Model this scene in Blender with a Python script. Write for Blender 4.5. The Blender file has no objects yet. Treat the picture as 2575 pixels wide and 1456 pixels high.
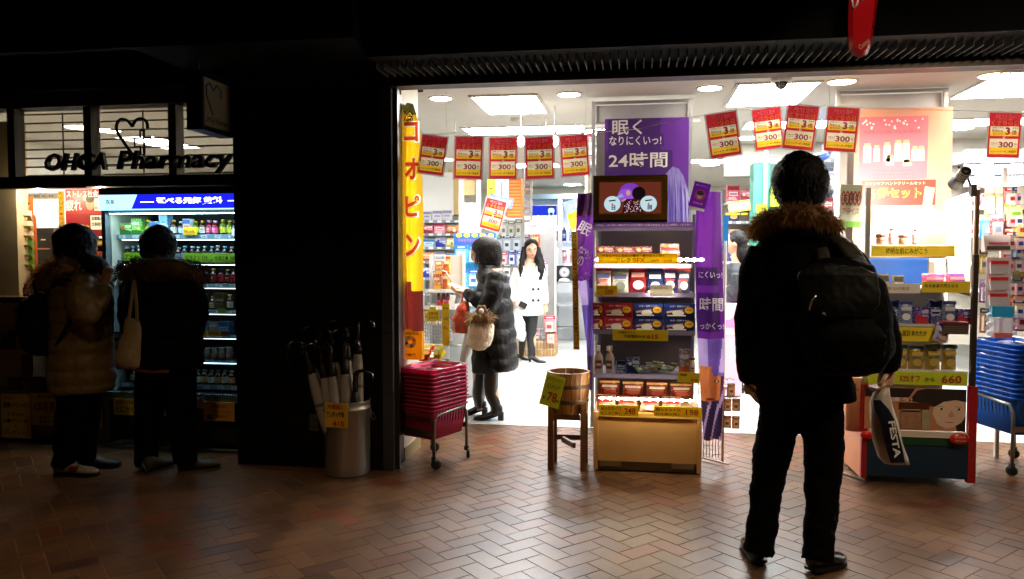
import bpy, math, random
from mathutils import Vector, Matrix, noise
R = random.Random(7)
rad = math.radians
# ------------------------------------------------------------------ camera, world, light, exposure
sc = bpy.context.scene
YAW, PITCH, EYE, FPX = 9.0, 2.7, 1.42, 1954.2          # FPX: focal length in pixels of a 2575 px wide picture
a_, p_ = rad(YAW), rad(PITCH)
FW = Vector((-math.sin(a_) * math.cos(p_), math.cos(a_) * math.cos(p_), -math.sin(p_)))
RT = Vector((math.cos(a_), math.sin(a_), 0))
UP = RT.cross(FW)
cam = bpy.data.objects.new('camera', bpy.data.cameras.new('camera'))
sc.collection.objects.link(cam)
cam.matrix_world = Matrix(((RT.x, UP.x, -FW.x, 0), (RT.y, UP.y, -FW.y, 0), (RT.z, UP.z, -FW.z, EYE), (0, 0, 0, 1)))
cam.data.sensor_width = 36
cam.data.lens = 36 * FPX / 2575
cam.data.clip_start, cam.data.clip_end = 0.05, 200
sc.camera = cam
w = bpy.data.worlds.new('World'); sc.world = w; w.use_nodes = True
bg = w.node_tree.nodes['Background']
sky = w.node_tree.nodes.new('ShaderNodeTexSky')
sky.sky_type = 'NISHITA'; sky.sun_disc = False; sky.sun_elevation = rad(-8); sky.sun_rotation = rad(200)
w.node_tree.links.new(sky.outputs[0], bg.inputs[0])
bg.inputs[1].default_value = 0.05
sc.view_settings.view_transform = 'Standard'; sc.view_settings.look = 'None'
sc.view_settings.exposure = 0.32; sc.view_settings.gamma = 1.0
sc.cycles.max_bounces = 8; sc.cycles.diffuse_bounces = 4; sc.cycles.glossy_bounces = 3
sc.cycles.transparent_max_bounces = 12; sc.cycles.sample_clamp_indirect = 4.0
sc.cycles.caustics_reflective = False; sc.cycles.caustics_refractive = False

def ray(px, py): return RT * ((px - 1287.5) / FPX) - UP * ((py - 728) / FPX) + FW
def at(px, py, Y):
    d = ray(px, py); return d * (Y / d.y) + Vector((0, 0, EYE))
def onz(px, py, z=0.0):
    d = ray(px, py); return d * ((z - EYE) / d.z) + Vector((0, 0, EYE))
def mpp(px, Y):                                          # metres per picture pixel at depth Y
    return (at(px + 1, 700, Y) - at(px, 700, Y)).length

# ------------------------------------------------------------------ materials
def lin(h):
    h = h.lstrip('#')
    return tuple((lambda c: c / 12.92 if c <= .04045 else ((c + .055) / 1.055) ** 2.4)(int(h[i:i + 2], 16) / 255) for i in (0, 2, 4))
MC = {}
def mat(h, rough=.5, metal=0., es=0., bump=0., bs=60., var=.08, vs=9., trans=0., coat=0., stretch=None, spec=.5):
    key = (h, rough, metal, es, bump, bs, var, vs, trans, coat, stretch, spec)
    if key in MC: return MC[key]
    m = bpy.data.materials.new('surface_' + h.lstrip('#')); m.use_nodes = True
    nt = m.node_tree; b = nt.nodes['Principled BSDF']; c = lin(h)
    b.inputs['Roughness'].default_value = rough; b.inputs['Metallic'].default_value = metal
    b.inputs['Coat Weight'].default_value = coat; b.inputs['Transmission Weight'].default_value = trans
    b.inputs['Specular IOR Level'].default_value = spec
    b.inputs['Base Color'].default_value = (*c, 1)
    if es:
        b.inputs['Emission Color'].default_value = (*c, 1); b.inputs['Emission Strength'].default_value = es
    if var or bump:
        tc = nt.nodes.new('ShaderNodeTexCoord'); src = tc.outputs['Object']
        if stretch:
            mp = nt.nodes.new('ShaderNodeMapping'); mp.inputs['Scale'].default_value = stretch
            nt.links.new(src, mp.inputs[0]); src = mp.outputs[0]
    if var and not es:
        n = nt.nodes.new('ShaderNodeTexNoise'); n.inputs['Scale'].default_value = vs; n.inputs['Detail'].default_value = 3
        nt.links.new(src, n.inputs['Vector'])
        mx = nt.nodes.new('ShaderNodeMix'); mx.data_type = 'RGBA'
        mx.inputs[6].default_value = (*[x * (1 - var * 1.6) for x in c], 1); mx.inputs[7].default_value = (*[min(1, x * (1 + var * 1.6)) for x in c], 1)
        nt.links.new(n.outputs[0], mx.inputs[0]); nt.links.new(mx.outputs[2], b.inputs['Base Color'])
    if bump:
        n2 = nt.nodes.new('ShaderNodeTexNoise'); n2.inputs['Scale'].default_value = bs; n2.inputs['Detail'].default_value = 4
        nt.links.new(src, n2.inputs['Vector'])
        bp = nt.nodes.new('ShaderNodeBump'); bp.inputs['Strength'].default_value = bump; bp.inputs['Distance'].default_value = .007
        nt.links.new(n2.outputs[0], bp.inputs['Height']); nt.links.new(bp.outputs[0], b.inputs['Normal'])
    MC[key] = m; return m
def glow(h, s):
    key = ('glow', h, s)
    if key not in MC:
        m = bpy.data.materials.new('glowing_' + h.lstrip('#')); m.use_nodes = True; nt = m.node_tree
        nt.nodes.remove(nt.nodes['Principled BSDF']); e = nt.nodes.new('ShaderNodeEmission')
        e.inputs[0].default_value = (*lin(h), 1); e.inputs[1].default_value = s
        nt.links.new(e.outputs[0], nt.nodes['Material Output'].inputs[0]); MC[key] = m
    return MC[key]
def film(h, op, rough=.15):                              # see-through plastic or glass: part clear, part glossy
    key = ('film', h, op, rough)
    if key not in MC:
        m = bpy.data.materials.new('clear_' + h.lstrip('#')); m.use_nodes = True; nt = m.node_tree
        b = nt.nodes['Principled BSDF']; b.inputs['Base Color'].default_value = (*lin(h), 1); b.inputs['Roughness'].default_value = rough
        t = nt.nodes.new('ShaderNodeBsdfTransparent'); mx = nt.nodes.new('ShaderNodeMixShader'); mx.inputs[0].default_value = op
        nt.links.new(t.outputs[0], mx.inputs[1]); nt.links.new(b.outputs[0], mx.inputs[2])
        nt.links.new(mx.outputs[0], nt.nodes['Material Output'].inputs[0]); MC[key] = m
    return MC[key]
def thin(h, tr=.5, var=.06):                            # cloth or paper that lets light through from behind
    key = ('thin', h, tr)
    if key not in MC:
        m = mat(h, .6, var=var + .001).copy(); nt = m.node_tree; b = nt.nodes['Principled BSDF']; src = b.inputs['Base Color'].links
        t = nt.nodes.new('ShaderNodeBsdfTranslucent'); t.inputs[0].default_value = (*lin(h), 1)
        if src: nt.links.new(src[0].from_socket, t.inputs[0])
        mx = nt.nodes.new('ShaderNodeMixShader'); mx.inputs[0].default_value = tr
        nt.links.new(b.outputs[0], mx.inputs[1]); nt.links.new(t.outputs[0], mx.inputs[2]); nt.links.new(mx.outputs[0], nt.nodes['Material Output'].inputs[0]); MC[key] = m
    return MC[key]
def prn(h, ink, k=.56, gl=.32):                          # packaging card with rows of small printed marks
    key = ('prn', h, ink, k)
    if key not in MC:
        m = mat(h, gl, coat=.21).copy(); nt = m.node_tree; b = nt.nodes['Principled BSDF']; src = b.inputs['Base Color'].links[0].from_socket
        tc = nt.nodes.new('ShaderNodeTexCoord'); mp = nt.nodes.new('ShaderNodeMapping'); mp.inputs['Scale'].default_value = (70, 70, 190)
        n = nt.nodes.new('ShaderNodeTexNoise'); n.inputs['Scale'].default_value = 1.; n.inputs['Detail'].default_value = 2; r = nt.nodes.new('ShaderNodeValToRGB'); r.color_ramp.elements[0].position = k; r.color_ramp.elements[1].position = k + .05
        mx = nt.nodes.new('ShaderNodeMix'); mx.data_type = 'RGBA'; mx.inputs[7].default_value = (*lin(ink), 1)
        for a, c in ((tc.outputs['Object'], mp.inputs[0]), (mp.outputs[0], n.inputs['Vector']), (n.outputs[0], r.inputs[0]), (r.outputs[0], mx.inputs[0]), (src, mx.inputs[6]), (mx.outputs[2], b.inputs['Base Color'])): nt.links.new(a, c)
        MC[key] = m
    return MC[key]
def tint(h):                                             # tinted window glass
    key = ('tint', h)
    if key not in MC:
        m = bpy.data.materials.new('tinted_glass'); m.use_nodes = True; nt = m.node_tree
        nt.nodes.remove(nt.nodes['Principled BSDF'])
        t = nt.nodes.new('ShaderNodeBsdfTransparent'); t.inputs[0].default_value = (*lin(h), 1)
        g = nt.nodes.new('ShaderNodeBsdfGlossy'); g.inputs['Roughness'].default_value = .03
        mx = nt.nodes.new('ShaderNodeMixShader'); mx.inputs[0].default_value = .06
        nt.links.new(t.outputs[0], mx.inputs[1]); nt.links.new(g.outputs[0], mx.inputs[2])
        nt.links.new(mx.outputs[0], nt.nodes['Material Output'].inputs[0]); MC[key] = m
    return MC[key]

# ------------------------------------------------------------------ mesh builder
TC = {}
def text_mesh(s, bold):
    k = (s, bold)
    if k in TC: return TC[k]
    cu = bpy.data.curves.new('t', 'FONT'); cu.body = s; cu.size = 1; cu.resolution_u = 2; cu.offset = bold
    o = bpy.data.objects.new('t', cu); sc.collection.objects.link(o)
    me = bpy.data.meshes.new_from_object(o)
    v = [(q.co.x, q.co.y) for q in me.vertices]; f = [tuple(q.vertices) for q in me.polygons]
    bpy.data.objects.remove(o); bpy.data.curves.remove(cu); bpy.data.meshes.remove(me)
    if v:
        x0, x1 = min(q[0] for q in v), max(q[0] for q in v); y0, y1 = min(q[1] for q in v), max(q[1] for q in v)
    else: x0 = x1 = y0 = y1 = 0
    TC[k] = (v, f, x0, x1, y0, y1); return TC[k]
class MB:
    def __init__(s, M=None): s.v = []; s.f = []; s.m = []; s.sm = []; s.mats = []; s.M = M
    def add(s, vs, fs, m, smooth=False):
        b = len(s.v)
        s.v += [s.M @ Vector(q) for q in vs] if s.M else [Vector(q) for q in vs]
        if m not in s.mats: s.mats.append(m)
        i = s.mats.index(m)
        for f in fs: s.f.append(tuple(b + k for k in f)); s.m.append(i); s.sm.append(smooth)
        return s
    def box(s, c, d, m, rz=0., rx=0., ry=0., taper=1.):
        x, y, z = d[0] / 2, d[1] / 2, d[2] / 2
        vs = [Vector((i * x * (taper if k < 0 else 1), j * y * (taper if k < 0 else 1), k * z)) for k in (-1, 1) for j in (-1, 1) for i in (-1, 1)]
        if rz or rx or ry:
            rm = Matrix.Rotation(rz, 3, 'Z') @ Matrix.Rotation(ry, 3, 'Y') @ Matrix.Rotation(rx, 3, 'X'); vs = [rm @ v for v in vs]
        c = Vector(c)
        return s.add([v + c for v in vs], [(0, 2, 3, 1), (4, 5, 7, 6), (0, 1, 5, 4), (2, 6, 7, 3), (0, 4, 6, 2), (1, 3, 7, 5)], m)
    def b2(s, lo, hi, m): return s.box([(lo[i] + hi[i]) / 2 for i in range(3)], [abs(hi[i] - lo[i]) for i in range(3)], m)
    def poly(s, pts, m): return s.add(pts, [tuple(range(len(pts)))], m)
    def rect(s, x0, z0, x1, z1, y, m): return s.poly([(x0, y, z0), (x1, y, z0), (x1, y, z1), (x0, y, z1)], m)
    def disc(s, x, z, rx, rz, y, m, n=18, a0=0., a1=None):
        a1 = a1 if a1 is not None else math.tau
        return s.poly([(x + rx * math.cos(a0 + (a1 - a0) * i / n), y, z + rz * math.sin(a0 + (a1 - a0) * i / n)) for i in range(n)], m)
    def rings(s, rs, m, smooth=True, cap=True, closed=False):
        n = len(rs[0]); vs = [q for r in rs for q in r]; fs = []
        k = len(rs)
        for i in range(k if closed else k - 1):
            for j in range(n):
                fs.append((i * n + j, i * n + (j + 1) % n, ((i + 1) % k) * n + (j + 1) % n, ((i + 1) % k) * n + j))
        if cap and not closed: fs += [tuple(range(n))[::-1], tuple((k - 1) * n + j for j in range(n))]
        return s.add(vs, fs, m, smooth)
    def tube(s, pts, r, m, n=8, closed=False, cap=True, flat=None):
        pts = [Vector(p) for p in pts]; k = len(pts); rs = []
        rr = r if isinstance(r, (list, tuple)) else [r] * k
        side = None
        for i, p in enumerate(pts):
            if closed: t = pts[(i + 1) % k] - pts[i - 1]
            else: t = pts[min(i + 1, k - 1)] - pts[max(i - 1, 0)]
            t = t.normalized() if t.length > 1e-9 else Vector((0, 0, 1))
            if side is None:
                side = t.cross(Vector((0, 0, 1)) if abs(t.z) < .9 else Vector((0, 1, 0))).normalized()
            else:
                side = (side - t * side.dot(t)).normalized()
            bn = t.cross(side)
            fl = flat if flat else (1, 1)
            rs.append([p + (side * (fl[0] * math.cos(math.tau * j / n)) + bn * (fl[1] * math.sin(math.tau * j / n))) * rr[i] for j in range(n)])
        return s.rings(rs, m, True, cap, closed)
    def lathe(s, prof, m, c=(0, 0, 0), n=16, sy=1., cap=True):
        return s.rings([[(c[0] + r * math.cos(math.tau * j / n), c[1] + sy * r * math.sin(math.tau * j / n), c[2] + z) for j in range(n)] for r, z in prof], m, True, cap)
    def ell(s, c, r, m, n=14, k=9):
        return s.rings([[(c[0] + r[0] * math.sin(math.pi * max(.02, min(.98, i / k))) * math.cos(math.tau * j / n), c[1] + r[1] * math.sin(math.pi * max(.02, min(.98, i / k))) * math.sin(math.tau * j / n), c[2] - r[2] * math.cos(math.pi * i / k)) for j in range(n)] for i in range(k + 1)], m)
    def text(s, t, x, z, h, m, y=-.002, wd=None, al='C', bold=0.012, rot=0., sh=0.):
        v, f, x0, x1, y0, y1 = text_mesh(t, bold)
        if not v: return s
        k = h / max(.001, (y1 - y0)); kx = k if wd is None else min(9, wd / max(.001, x1 - x0))
        W = (x1 - x0) * kx; ox = {'C': -W / 2, 'L': 0, 'R': -W}[al]; cr, sr = math.cos(rot), math.sin(rot); out = []
        for a, b in v:
            u = (a - x0) * kx + ox; q = (b - y0) * k - h / 2; u += q * sh
            out.append((x + u * cr - q * sr, y, z + u * sr + q * cr))
        return s.add(out, f, m)
    def mesh(s, name):
        me = bpy.data.meshes.new(name); me.from_pydata([tuple(q) for q in s.v], [], s.f)
        for m in s.mats: me.materials.append(m)
        me.polygons.foreach_set('material_index', s.m); me.polygons.foreach_set('use_smooth', s.sm); me.update(); return me
    def build(s, name, parent=None, loc=None, rz=0.):
        return link(name, s.mesh(name), parent, loc, rz)
def link(name, data, parent=None, loc=None, rz=0.):
    o = bpy.data.objects.new(name, data); sc.collection.objects.link(o)
    if parent: o.parent = parent
    if loc is not None: o.location = loc
    if rz: o.rotation_euler.z = rz
    return o
def tag(o, label, cat, group=None):
    o['label'] = label; o['category'] = cat
    if group: o['group'] = group
    return o
def thing(name, label, cat, loc=(0, 0, 0), rz=0., group=None): return tag(link(name, None, None, loc, rz), label, cat, group)
def struct(o): o['kind'] = 'structure'; return o
def copy_tree(o, parent=None):
    c = o.copy(); sc.collection.objects.link(c)
    if parent: c.parent = parent
    for ch in [q for q in sc.objects if q.parent == o]: copy_tree(ch, c)
    return c
ORD = 'first second third fourth fifth sixth seventh eighth ninth tenth eleventh twelfth thirteenth fourteenth fifteenth sixteenth seventeenth eighteenth nineteenth twentieth'.split()
def curve(pts, n=5):                                     # smooth path through the points
    P = [Vector(p) for p in pts]; P = [P[0] * 2 - P[1]] + P + [P[-1] * 2 - P[-2]]; out = []
    for i in range(1, len(P) - 2):
        a, b, c, d = P[i - 1:i + 3]
        for j in range(n):
            t = j / n; out.append(.5 * (b * 2 + (c - a) * t + (a * 2 - b * 5 + c * 4 - d) * t * t + (b * 3 - a - c * 3 + d) * t ** 3))
    return out + [P[-2]]
def remesh(mb, vox, it=4, amp=0., ns=9., fine=0., m=None):   # fuse overlapping closed tubes into one continuous skin
    me = mb.mesh('t'); o = bpy.data.objects.new('t', me); tmp = bpy.data.scenes.new('t'); tmp.collection.objects.link(o)
    r = o.modifiers.new('r', 'REMESH'); r.mode = 'VOXEL'; r.voxel_size = vox; r.use_smooth_shade = True
    s = o.modifiers.new('s', 'SMOOTH'); s.factor = .5; s.iterations = it
    with bpy.context.temp_override(scene=tmp, view_layer=tmp.view_layers[0]): dg = bpy.context.evaluated_depsgraph_get()
    out = bpy.data.meshes.new_from_object(o.evaluated_get(dg))
    bpy.data.scenes.remove(tmp); bpy.data.objects.remove(o); bpy.data.meshes.remove(me)
    out.materials.clear(); out.materials.append(m or mb.mats[0])
    if amp or fine:
        nr = [v.normal.copy() for v in out.vertices]
        for v, n_ in zip(out.vertices, nr):
            d = amp * noise.noise(v.co * ns) + (fine * noise.noise(v.co * ns * 3.7) if fine else 0)
            v.co += n_ * d
    out.polygons.foreach_set('use_smooth', [True] * len(out.polygons)); out.update()
    return out
WHITE = mat('#e8e6e0'); BLACK = mat('#0b0b0c', .5); STEEL = mat('#9a9a98', .3, 1.); GREY = mat('#6d6f70', .45); DKGREY = mat('#2b2b2c', .5)
INK = mat('#181414', .6, var=0); RED = mat('#b3202a', .5, var=.04); YEL = mat('#f0d420', .5, var=.04); PAPER = mat('#f2f0ea', .6, var=.03)
LIME = mat('#cfe02a', .5, var=.04); CREAM = mat('#e4d6b4', .5); MAG = mat('#c2185b', .5, var=.03)
# ------------------------------------------------------------------ paving
def brick_floor():
    L, W, G = .2, .1, .004
    vs, fs, cols = [], [], []
    c45 = math.cos(rad(45))
    def put(u, v, du, dv):
        cx, cy = u + du / 2, v + dv / 2
        X, Y = (cx - cy) * c45, (cx + cy) * c45 + 3.3
        if not (-6.2 < X < 5.4 and 0.9 < Y < 6.33): return
        if Y > 6.15 + .02 * R.random() and X > -1.6: pass
        b = len(vs); t1, t2 = R.uniform(-.002, .002), R.uniform(-.002, .002); zz = R.uniform(-.0004, .0006)
        for (i, j, q) in ((0, 0, 0), (1, 0, 0), (1, 1, 0), (0, 1, 0), (0, 0, 1), (1, 0, 1), (1, 1, 1), (0, 1, 1)):
            e = G / 2 + .0008 * q
            uu = u + e + i * (du - 2 * e); vv = v + e + j * (dv - 2 * e)
            vs.append(((uu - vv) * c45, (uu + vv) * c45 + 3.3, (-.003 if not q else 0) + zz + (t1 * (i - .5) * du + t2 * (j - .5) * dv) * 2))
        fs.extend([(b + 4, b + 5, b + 6, b + 7)] + [(b + i, b + (i + 1) % 4, b + 4 + (i + 1) % 4, b + 4 + i) for i in range(4)])
        k = R.random()
        c = (.155, .072, .031) if k < .8 else ((.12, .058, .028) if k < .92 else (.17, .05, .02) if k < .965 else (.095, .042, .022))
        s = R.uniform(.86, 1.12); cols.extend([(c[0] * s, c[1] * s * R.uniform(.95, 1.06), c[2] * s * R.uniform(.9, 1.1), 1)] * 8)
    # one herringbone unit: a brick along u and a brick along v, stepped
    for i in range(-60, 61):
        for j in range(-40, 41):
            u = i * W + j * 2 * L * 0; 
            # diagonal lattice: (W, W) and (2L, 0) style basis
            u0, v0 = i * W + j * 2 * L, i * W
            put(u0, v0, L, W)
            put(u0 + L, v0 - W * 0, W, L) if False else put(u0 - W * 0 + L, v0 - W, W, L)
    me = bpy.data.meshes.new('brick_pavement'); me.from_pydata(vs, [], fs)
    at_ = me.color_attributes.new('brick', 'FLOAT_COLOR', 'POINT')
    for i, c in enumerate(cols): at_.data[i].color = c
    m = bpy.data.materials.new('fired_brick'); m.use_nodes = True; nt = m.node_tree; b = nt.nodes['Principled BSDF']
    vc = nt.nodes.new('ShaderNodeVertexColor'); vc.layer_name = 'brick'
    tc = nt.nodes.new('ShaderNodeTexCoord'); n = nt.nodes.new('ShaderNodeTexNoise'); n.inputs['Scale'].default_value = 3.5; n.inputs['Detail'].default_value = 6
    n2 = nt.nodes.new('ShaderNodeTexNoise'); n2.inputs['Scale'].default_value = 90; n2.inputs['Detail'].default_value = 3
    nt.links.new(tc.outputs['Object'], n.inputs['Vector']); nt.links.new(tc.outputs['Object'], n2.inputs['Vector'])
    mx = nt.nodes.new('ShaderNodeMix'); mx.data_type = 'RGBA'; mx.blend_type = 'MULTIPLY'; mx.inputs[0].default_value = .85
    rp = nt.nodes.new('ShaderNodeValToRGB'); rp.color_ramp.elements[0].position = .3; rp.color_ramp.elements[0].color = (.42, .4, .38, 1); rp.color_ramp.elements[1].position = .7; rp.color_ramp.elements[1].color = (1, 1, 1, 1)
    nt.links.new(n.outputs[0], rp.inputs[0]); nt.links.new(vc.outputs[0], mx.inputs[6]); nt.links.new(rp.outputs[0], mx.inputs[7]); nt.links.new(mx.outputs[2], b.inputs['Base Color'])
    mr = nt.nodes.new('ShaderNodeMapRange'); mr.inputs['To Min'].default_value = .24; mr.inputs['To Max'].default_value = .48; b.inputs['Specular IOR Level'].default_value = .34
    nt.links.new(n.outputs[0], mr.inputs[0]); nt.links.new(mr.outputs[0], b.inputs['Roughness'])
    bp = nt.nodes.new('ShaderNodeBump'); bp.inputs['Strength'].default_value = .12; bp.inputs['Distance'].default_value = .004
    nt.links.new(n2.outputs[0], bp.inputs['Height']); nt.links.new(bp.outputs[0], b.inputs['Normal'])
    me.materials.append(m); me.update()
    struct(link('brick_pavement', me))
brick_floor()
struct(MB().poly([(-9, -6, -.0016), (9, -6, -.0016), (9, 15.2, -.0016), (-9, 15.2, -.0016)], mat('#7c6048', .8, bump=.3, bs=120, var=.3)).build('ground'))
sf = MB()
sf.poly([(-1.52, 6.26, .004), (5.4, 6.26, .004), (5.4, 14.9, .004), (-6.5, 14.9, .004), (-6.5, 5.8, .004), (-1.52, 5.8, .004)], mat('#c9c8c2', .28, var=.16, vs=1.6, bump=.05, bs=8))
fm_ = sf.mats[0]; nt_ = fm_.node_tree; b_ = nt_.nodes['Principled BSDF']; src_ = b_.inputs['Base Color'].links[0].from_socket
bt_ = nt_.nodes.new('ShaderNodeTexBrick'); bt_.offset = 0; bt_.inputs['Scale'].default_value = 1; bt_.inputs['Brick Width'].default_value = .45; bt_.inputs['Row Height'].default_value = .45; bt_.inputs['Mortar Size'].default_value = .005
bt_.inputs['Color1'].default_value = (1, 1, 1, 1); bt_.inputs['Color2'].default_value = (.86, .87, .88, 1); bt_.inputs['Mortar'].default_value = (.35, .35, .35, 1)
tc_ = nt_.nodes.new('ShaderNodeTexCoord'); nt_.links.new(tc_.outputs['Object'], bt_.inputs['Vector']); mx_ = nt_.nodes.new('ShaderNodeMix'); mx_.data_type = 'RGBA'; mx_.blend_type = 'MULTIPLY'; mx_.inputs[0].default_value = 1
nt_.links.new(src_, mx_.inputs[6]); nt_.links.new(bt_.outputs[0], mx_.inputs[7]); nt_.links.new(mx_.outputs[2], b_.inputs['Base Color'])
struct(sf.build('shop_floor'))
# ------------------------------------------------------------------ the building
CZ = 2.66                                                # shop ceiling
FY = 4.82                                                # front of the black pillar
bld = thing('shop_building', 'dark arcade shop building with black tiled pillar and brightly lit open front', 'building')
PX0, PX1 = -2.63, -1.545
granite = mat('#15161a', .42, var=.5, vs=160, spec=.3)
granite_in = mat('#3a3c40', .5, var=.35, vs=120)
pl = MB(); zs = [0, .9, 1.62, 2.47]
for i in range(3):
    pl.b2((PX0, FY, zs[i] + .002), (PX1 - .07, 5.46, zs[i + 1] - .002), mat('#08080a', .5, var=.3, vs=120, spec=.25))
    pl.b2((PX1 - .069, FY + .001, zs[i] + .002), (PX1, 5.06, zs[i + 1] - .002), granite_in)
pl.b2((PX0 + .01, FY + .01, 0), (PX1 - .01, 5.05, 2.7), mat('#1c1c18', .7))
pil = pl.build('pillar', bld)
rt = MB(); rt.b2((PX1 - .06, 5.061, 0.09), (PX1 - .005, 5.46, CZ), mat('#d8cfbb', .6)); rt.b2((PX1 - .06, 5.061, 0), (PX1 + .004, 5.46, .09), mat('#8a7d58', .5))
rt.build('return_wall', bld)
ol = MB(); ol.b2((PX1 + .001, 5.12, .28), (PX1 + .012, 5.2, .42), mat('#d9d4c4', .4)); ol.b2((PX1 + .012, 5.145, .31), (PX1 + .015, 5.175, .39), mat('#a8a290', .5)); ol.build('switch_plate', bld)
os_ = MB(); q = at(791, 1062, FY); os_.box((q.x, FY - .006, q.z), (.06, .012, .11), mat('#4a4634', .5))
for dz in (-.022, .022):
    os_.box((q.x - .01, FY - .013, q.z + dz), (.005, .004, .016), INK); os_.box((q.x + .01, FY - .013, q.z + dz), (.005, .004, .016), INK)
os_.build('power_outlet', bld)
# fascia, soffit with its ribs and edge trim
fa = MB(); blk = mat('#060607', .75, var=.2, spec=.12)
fa.b2((PX1 - .02, 4.4, 2.56), (6, 4.46, 4.6), blk); fa.b2((-7, 4.2, 2.62), (PX1 - .02, 4.26, 4.6), blk)
fa.b2((-7, 4.262, 4.5), (6, 6, 4.6), blk)
fa.b2((PX0 - .3, 4.261, 2.62), (PX1 - .03, 5.7, 4.49), blk); fa.b2((-7, 5.1, 2.6), (PX0 - .001, 5.16, 4.49), blk)
fa.build('fascia', bld)
so = MB(); so.b2((PX1 - .02, 4.463, 2.565), (6, 4.82, 2.575), blk)
x = PX1
while x < 5.6:
    so.b2((x, 4.52, 2.52), (x + .006, 4.77, 2.5645), mat('#0f0f0e', .6)); x += .048
so.build('soffit_grille', bld)
bm_ = MB(); bm_.b2((PX1 - .02, 4.83, 2.475), (6, 4.93, 2.66), mat('#2c2825', .5)); bm_.b2((PX1 - .02, 4.80, 2.475), (6, 4.829, 2.505), mat('#4a423c', .4, .4)); bm_.b2((PX1 + .001, 4.86, 0.0), (PX1 + .03, 4.9, 2.474), mat('#3c3a36', .4, .5)); bm_.build('head_frame', bld)
ce = MB(); ceil_m = mat('#e2dcd0', .7, var=.04)
ce.b2((PX1 - .06, 4.931, CZ), (6, 15, CZ + .05), ceil_m); ce.b2((-6.6, 5.73, CZ + .001), (PX1 - .061, 15, CZ + .05), ceil_m)
ce.b2((-6.6, 5.2, CZ + .002), (PX0 - .001, 5.729, CZ + .05), ceil_m)
ce.build('ceiling', bld)
dr = MB(); dr.b2((1.0, 9.2, 2.3), (4.5, 9.26, CZ - .001), mat('#cfc9bd', .6)); dr.b2((1.0, 9.19, 2.285), (4.5, 9.27, 2.299), mat('#5a554c', .5))
dr.build('ceiling_drop', bld)
wl = MB(); wm = mat('#e6e2d8', .6)
wl.b2((-6.6, 14.9, 0), (6, 15, CZ), wm); wl.b2((5.4, 5.2, 0), (5.5, 14.899, CZ), wm); wl.b2((-6.6, 5.43, 0), (-6.5, 14.899, CZ), wm)
wl.build('interior_wall', bld)
wl = MB(); wl.b2((-6.5, 5.3, 0), (at(47, 700, 5.3).x, 5.42, 2.42), mat('#cbbd9c', .6, var=.1)); wl.build('side_wall', bld)
pw = MB(); pw.b2((PX0, 5.73, 0), (PX0 + .06, 6.6, CZ), wm); pw.build('partition', bld)
# clerestory window over the kiosk
WY = 5.16
def win():
    m = mat('#4b4132', .5); fr = MB()
    x0, x1 = at(-40, 300, WY).x, PX0; zt, zb = at(300, 250, WY).z, at(300, 470, WY).z
    fr.b2((x0 - 1, WY - .06, zt - .05), (x1, WY + .1, zt + .06), m); fr.b2((x0 - 1, WY - .06, zb), (x1, WY + .1, zb + .075), mat('#2e2a22', .5))
    for px in (38, 229, 441): 
        X = at(px, 350, WY).x; fr.b2((X - .03, WY - .04, zb + .076), (X + .03, WY + .06, zt - .051), m)
    f = fr.build('window', bld)
    g = MB(); g.b2((x0, WY + .02, zb + .077), (x1, WY + .026, zt - .052), tint('#eae6de')); g.build('pane', f)
    b = MB()
    for k in range(8):
        z = zb + .1 + k * (zt - zb - .16) / 7.2
        for a, c in ((25, 222), (236, 434), (448, 596)):
            b.box(((at(a, 350, WY).x + at(c, 350, WY).x) / 2, WY + .09, z), (at(c, 350, WY).x - at(a, 350, WY).x, .035, .006), mat('#6a6152', .5), rx=.35)
    for px in (132, 337): b.b2((at(px, 350, WY).x - .004, WY + .105, zb + .08), (at(px, 350, WY).x + .004, WY + .112, zt - .06), mat('#3a3428', .5))
    b.build('blind', f)
win()
# ------------------------------------------------------------------ ceiling lights
def round_light(px, py, r, h='#ffe2b8', s=14., z=CZ, lab='', hood=True):
    p = onz(px, py, z)
    t = thing('ceiling_downlight', lab, 'ceiling light', (p.x, p.y, z), group='round lights recessed in the shop ceiling')
    MB().lathe([(r * 1.22, -.001), (r * 1.22, -.008), (r * 1.03, -.012), (r * 1.0, -.004)], mat('#d8d2c6', .5), n=24, cap=False).build('trim_ring', t)
    MB().lathe([(r * .99, -.004), (r * .97, -.0125)], glow(h, s), n=24).build('lamp', t)
for i, (px, py, lab) in enumerate(((1109, 245, 'round downlight above the yellow banner beside the black pillar'), (1431, 235, 'round downlight between the square ceiling panel and the purple banner'),
        (1785, 219, 'round downlight above the single tilted red flyer'), (2117, 203, 'warm round downlight above the pink cosmetics poster'), (2500, 187, 'warm round downlight above the lone red flyer at the picture edge'))):
    round_light(px, py, .085 if i < 3 else .095, '#fff0d8' if i < 3 else '#ffd9a0', 26, lab=lab)
for px, py, r, lab in ((1440, 463, .16, 'large round light above the blue illuminated cabinet poster'), (1380, 487, .07, 'small round light near the far blue cabinet'), (1785, 412, .13, 'round light just under the single tilted red flyer'),
        (1880, 345, .11, 'round light showing between the tilted red flyer and its neighbour'), (1990, 405, .09, 'round light above the head of the man in the parka'), (1660, 340, .1, 'round light hidden behind the purple hanging banner'),
        (1885, 470, .08, 'small far round light over the yellow bordered shelf sign'), (2420, 320, .1, 'round light beside the top of the pink poster'), (1120, 400, .1, 'round light hidden behind the first red flyer'),
        (200, 318, .13, 'round light seen through the tinted window above the kiosk'), (268, 326, .13, 'round light behind the heart emblem in the tinted window')):
    round_light(px, py, r, '#fffaf0', 55, lab=lab)
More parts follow.
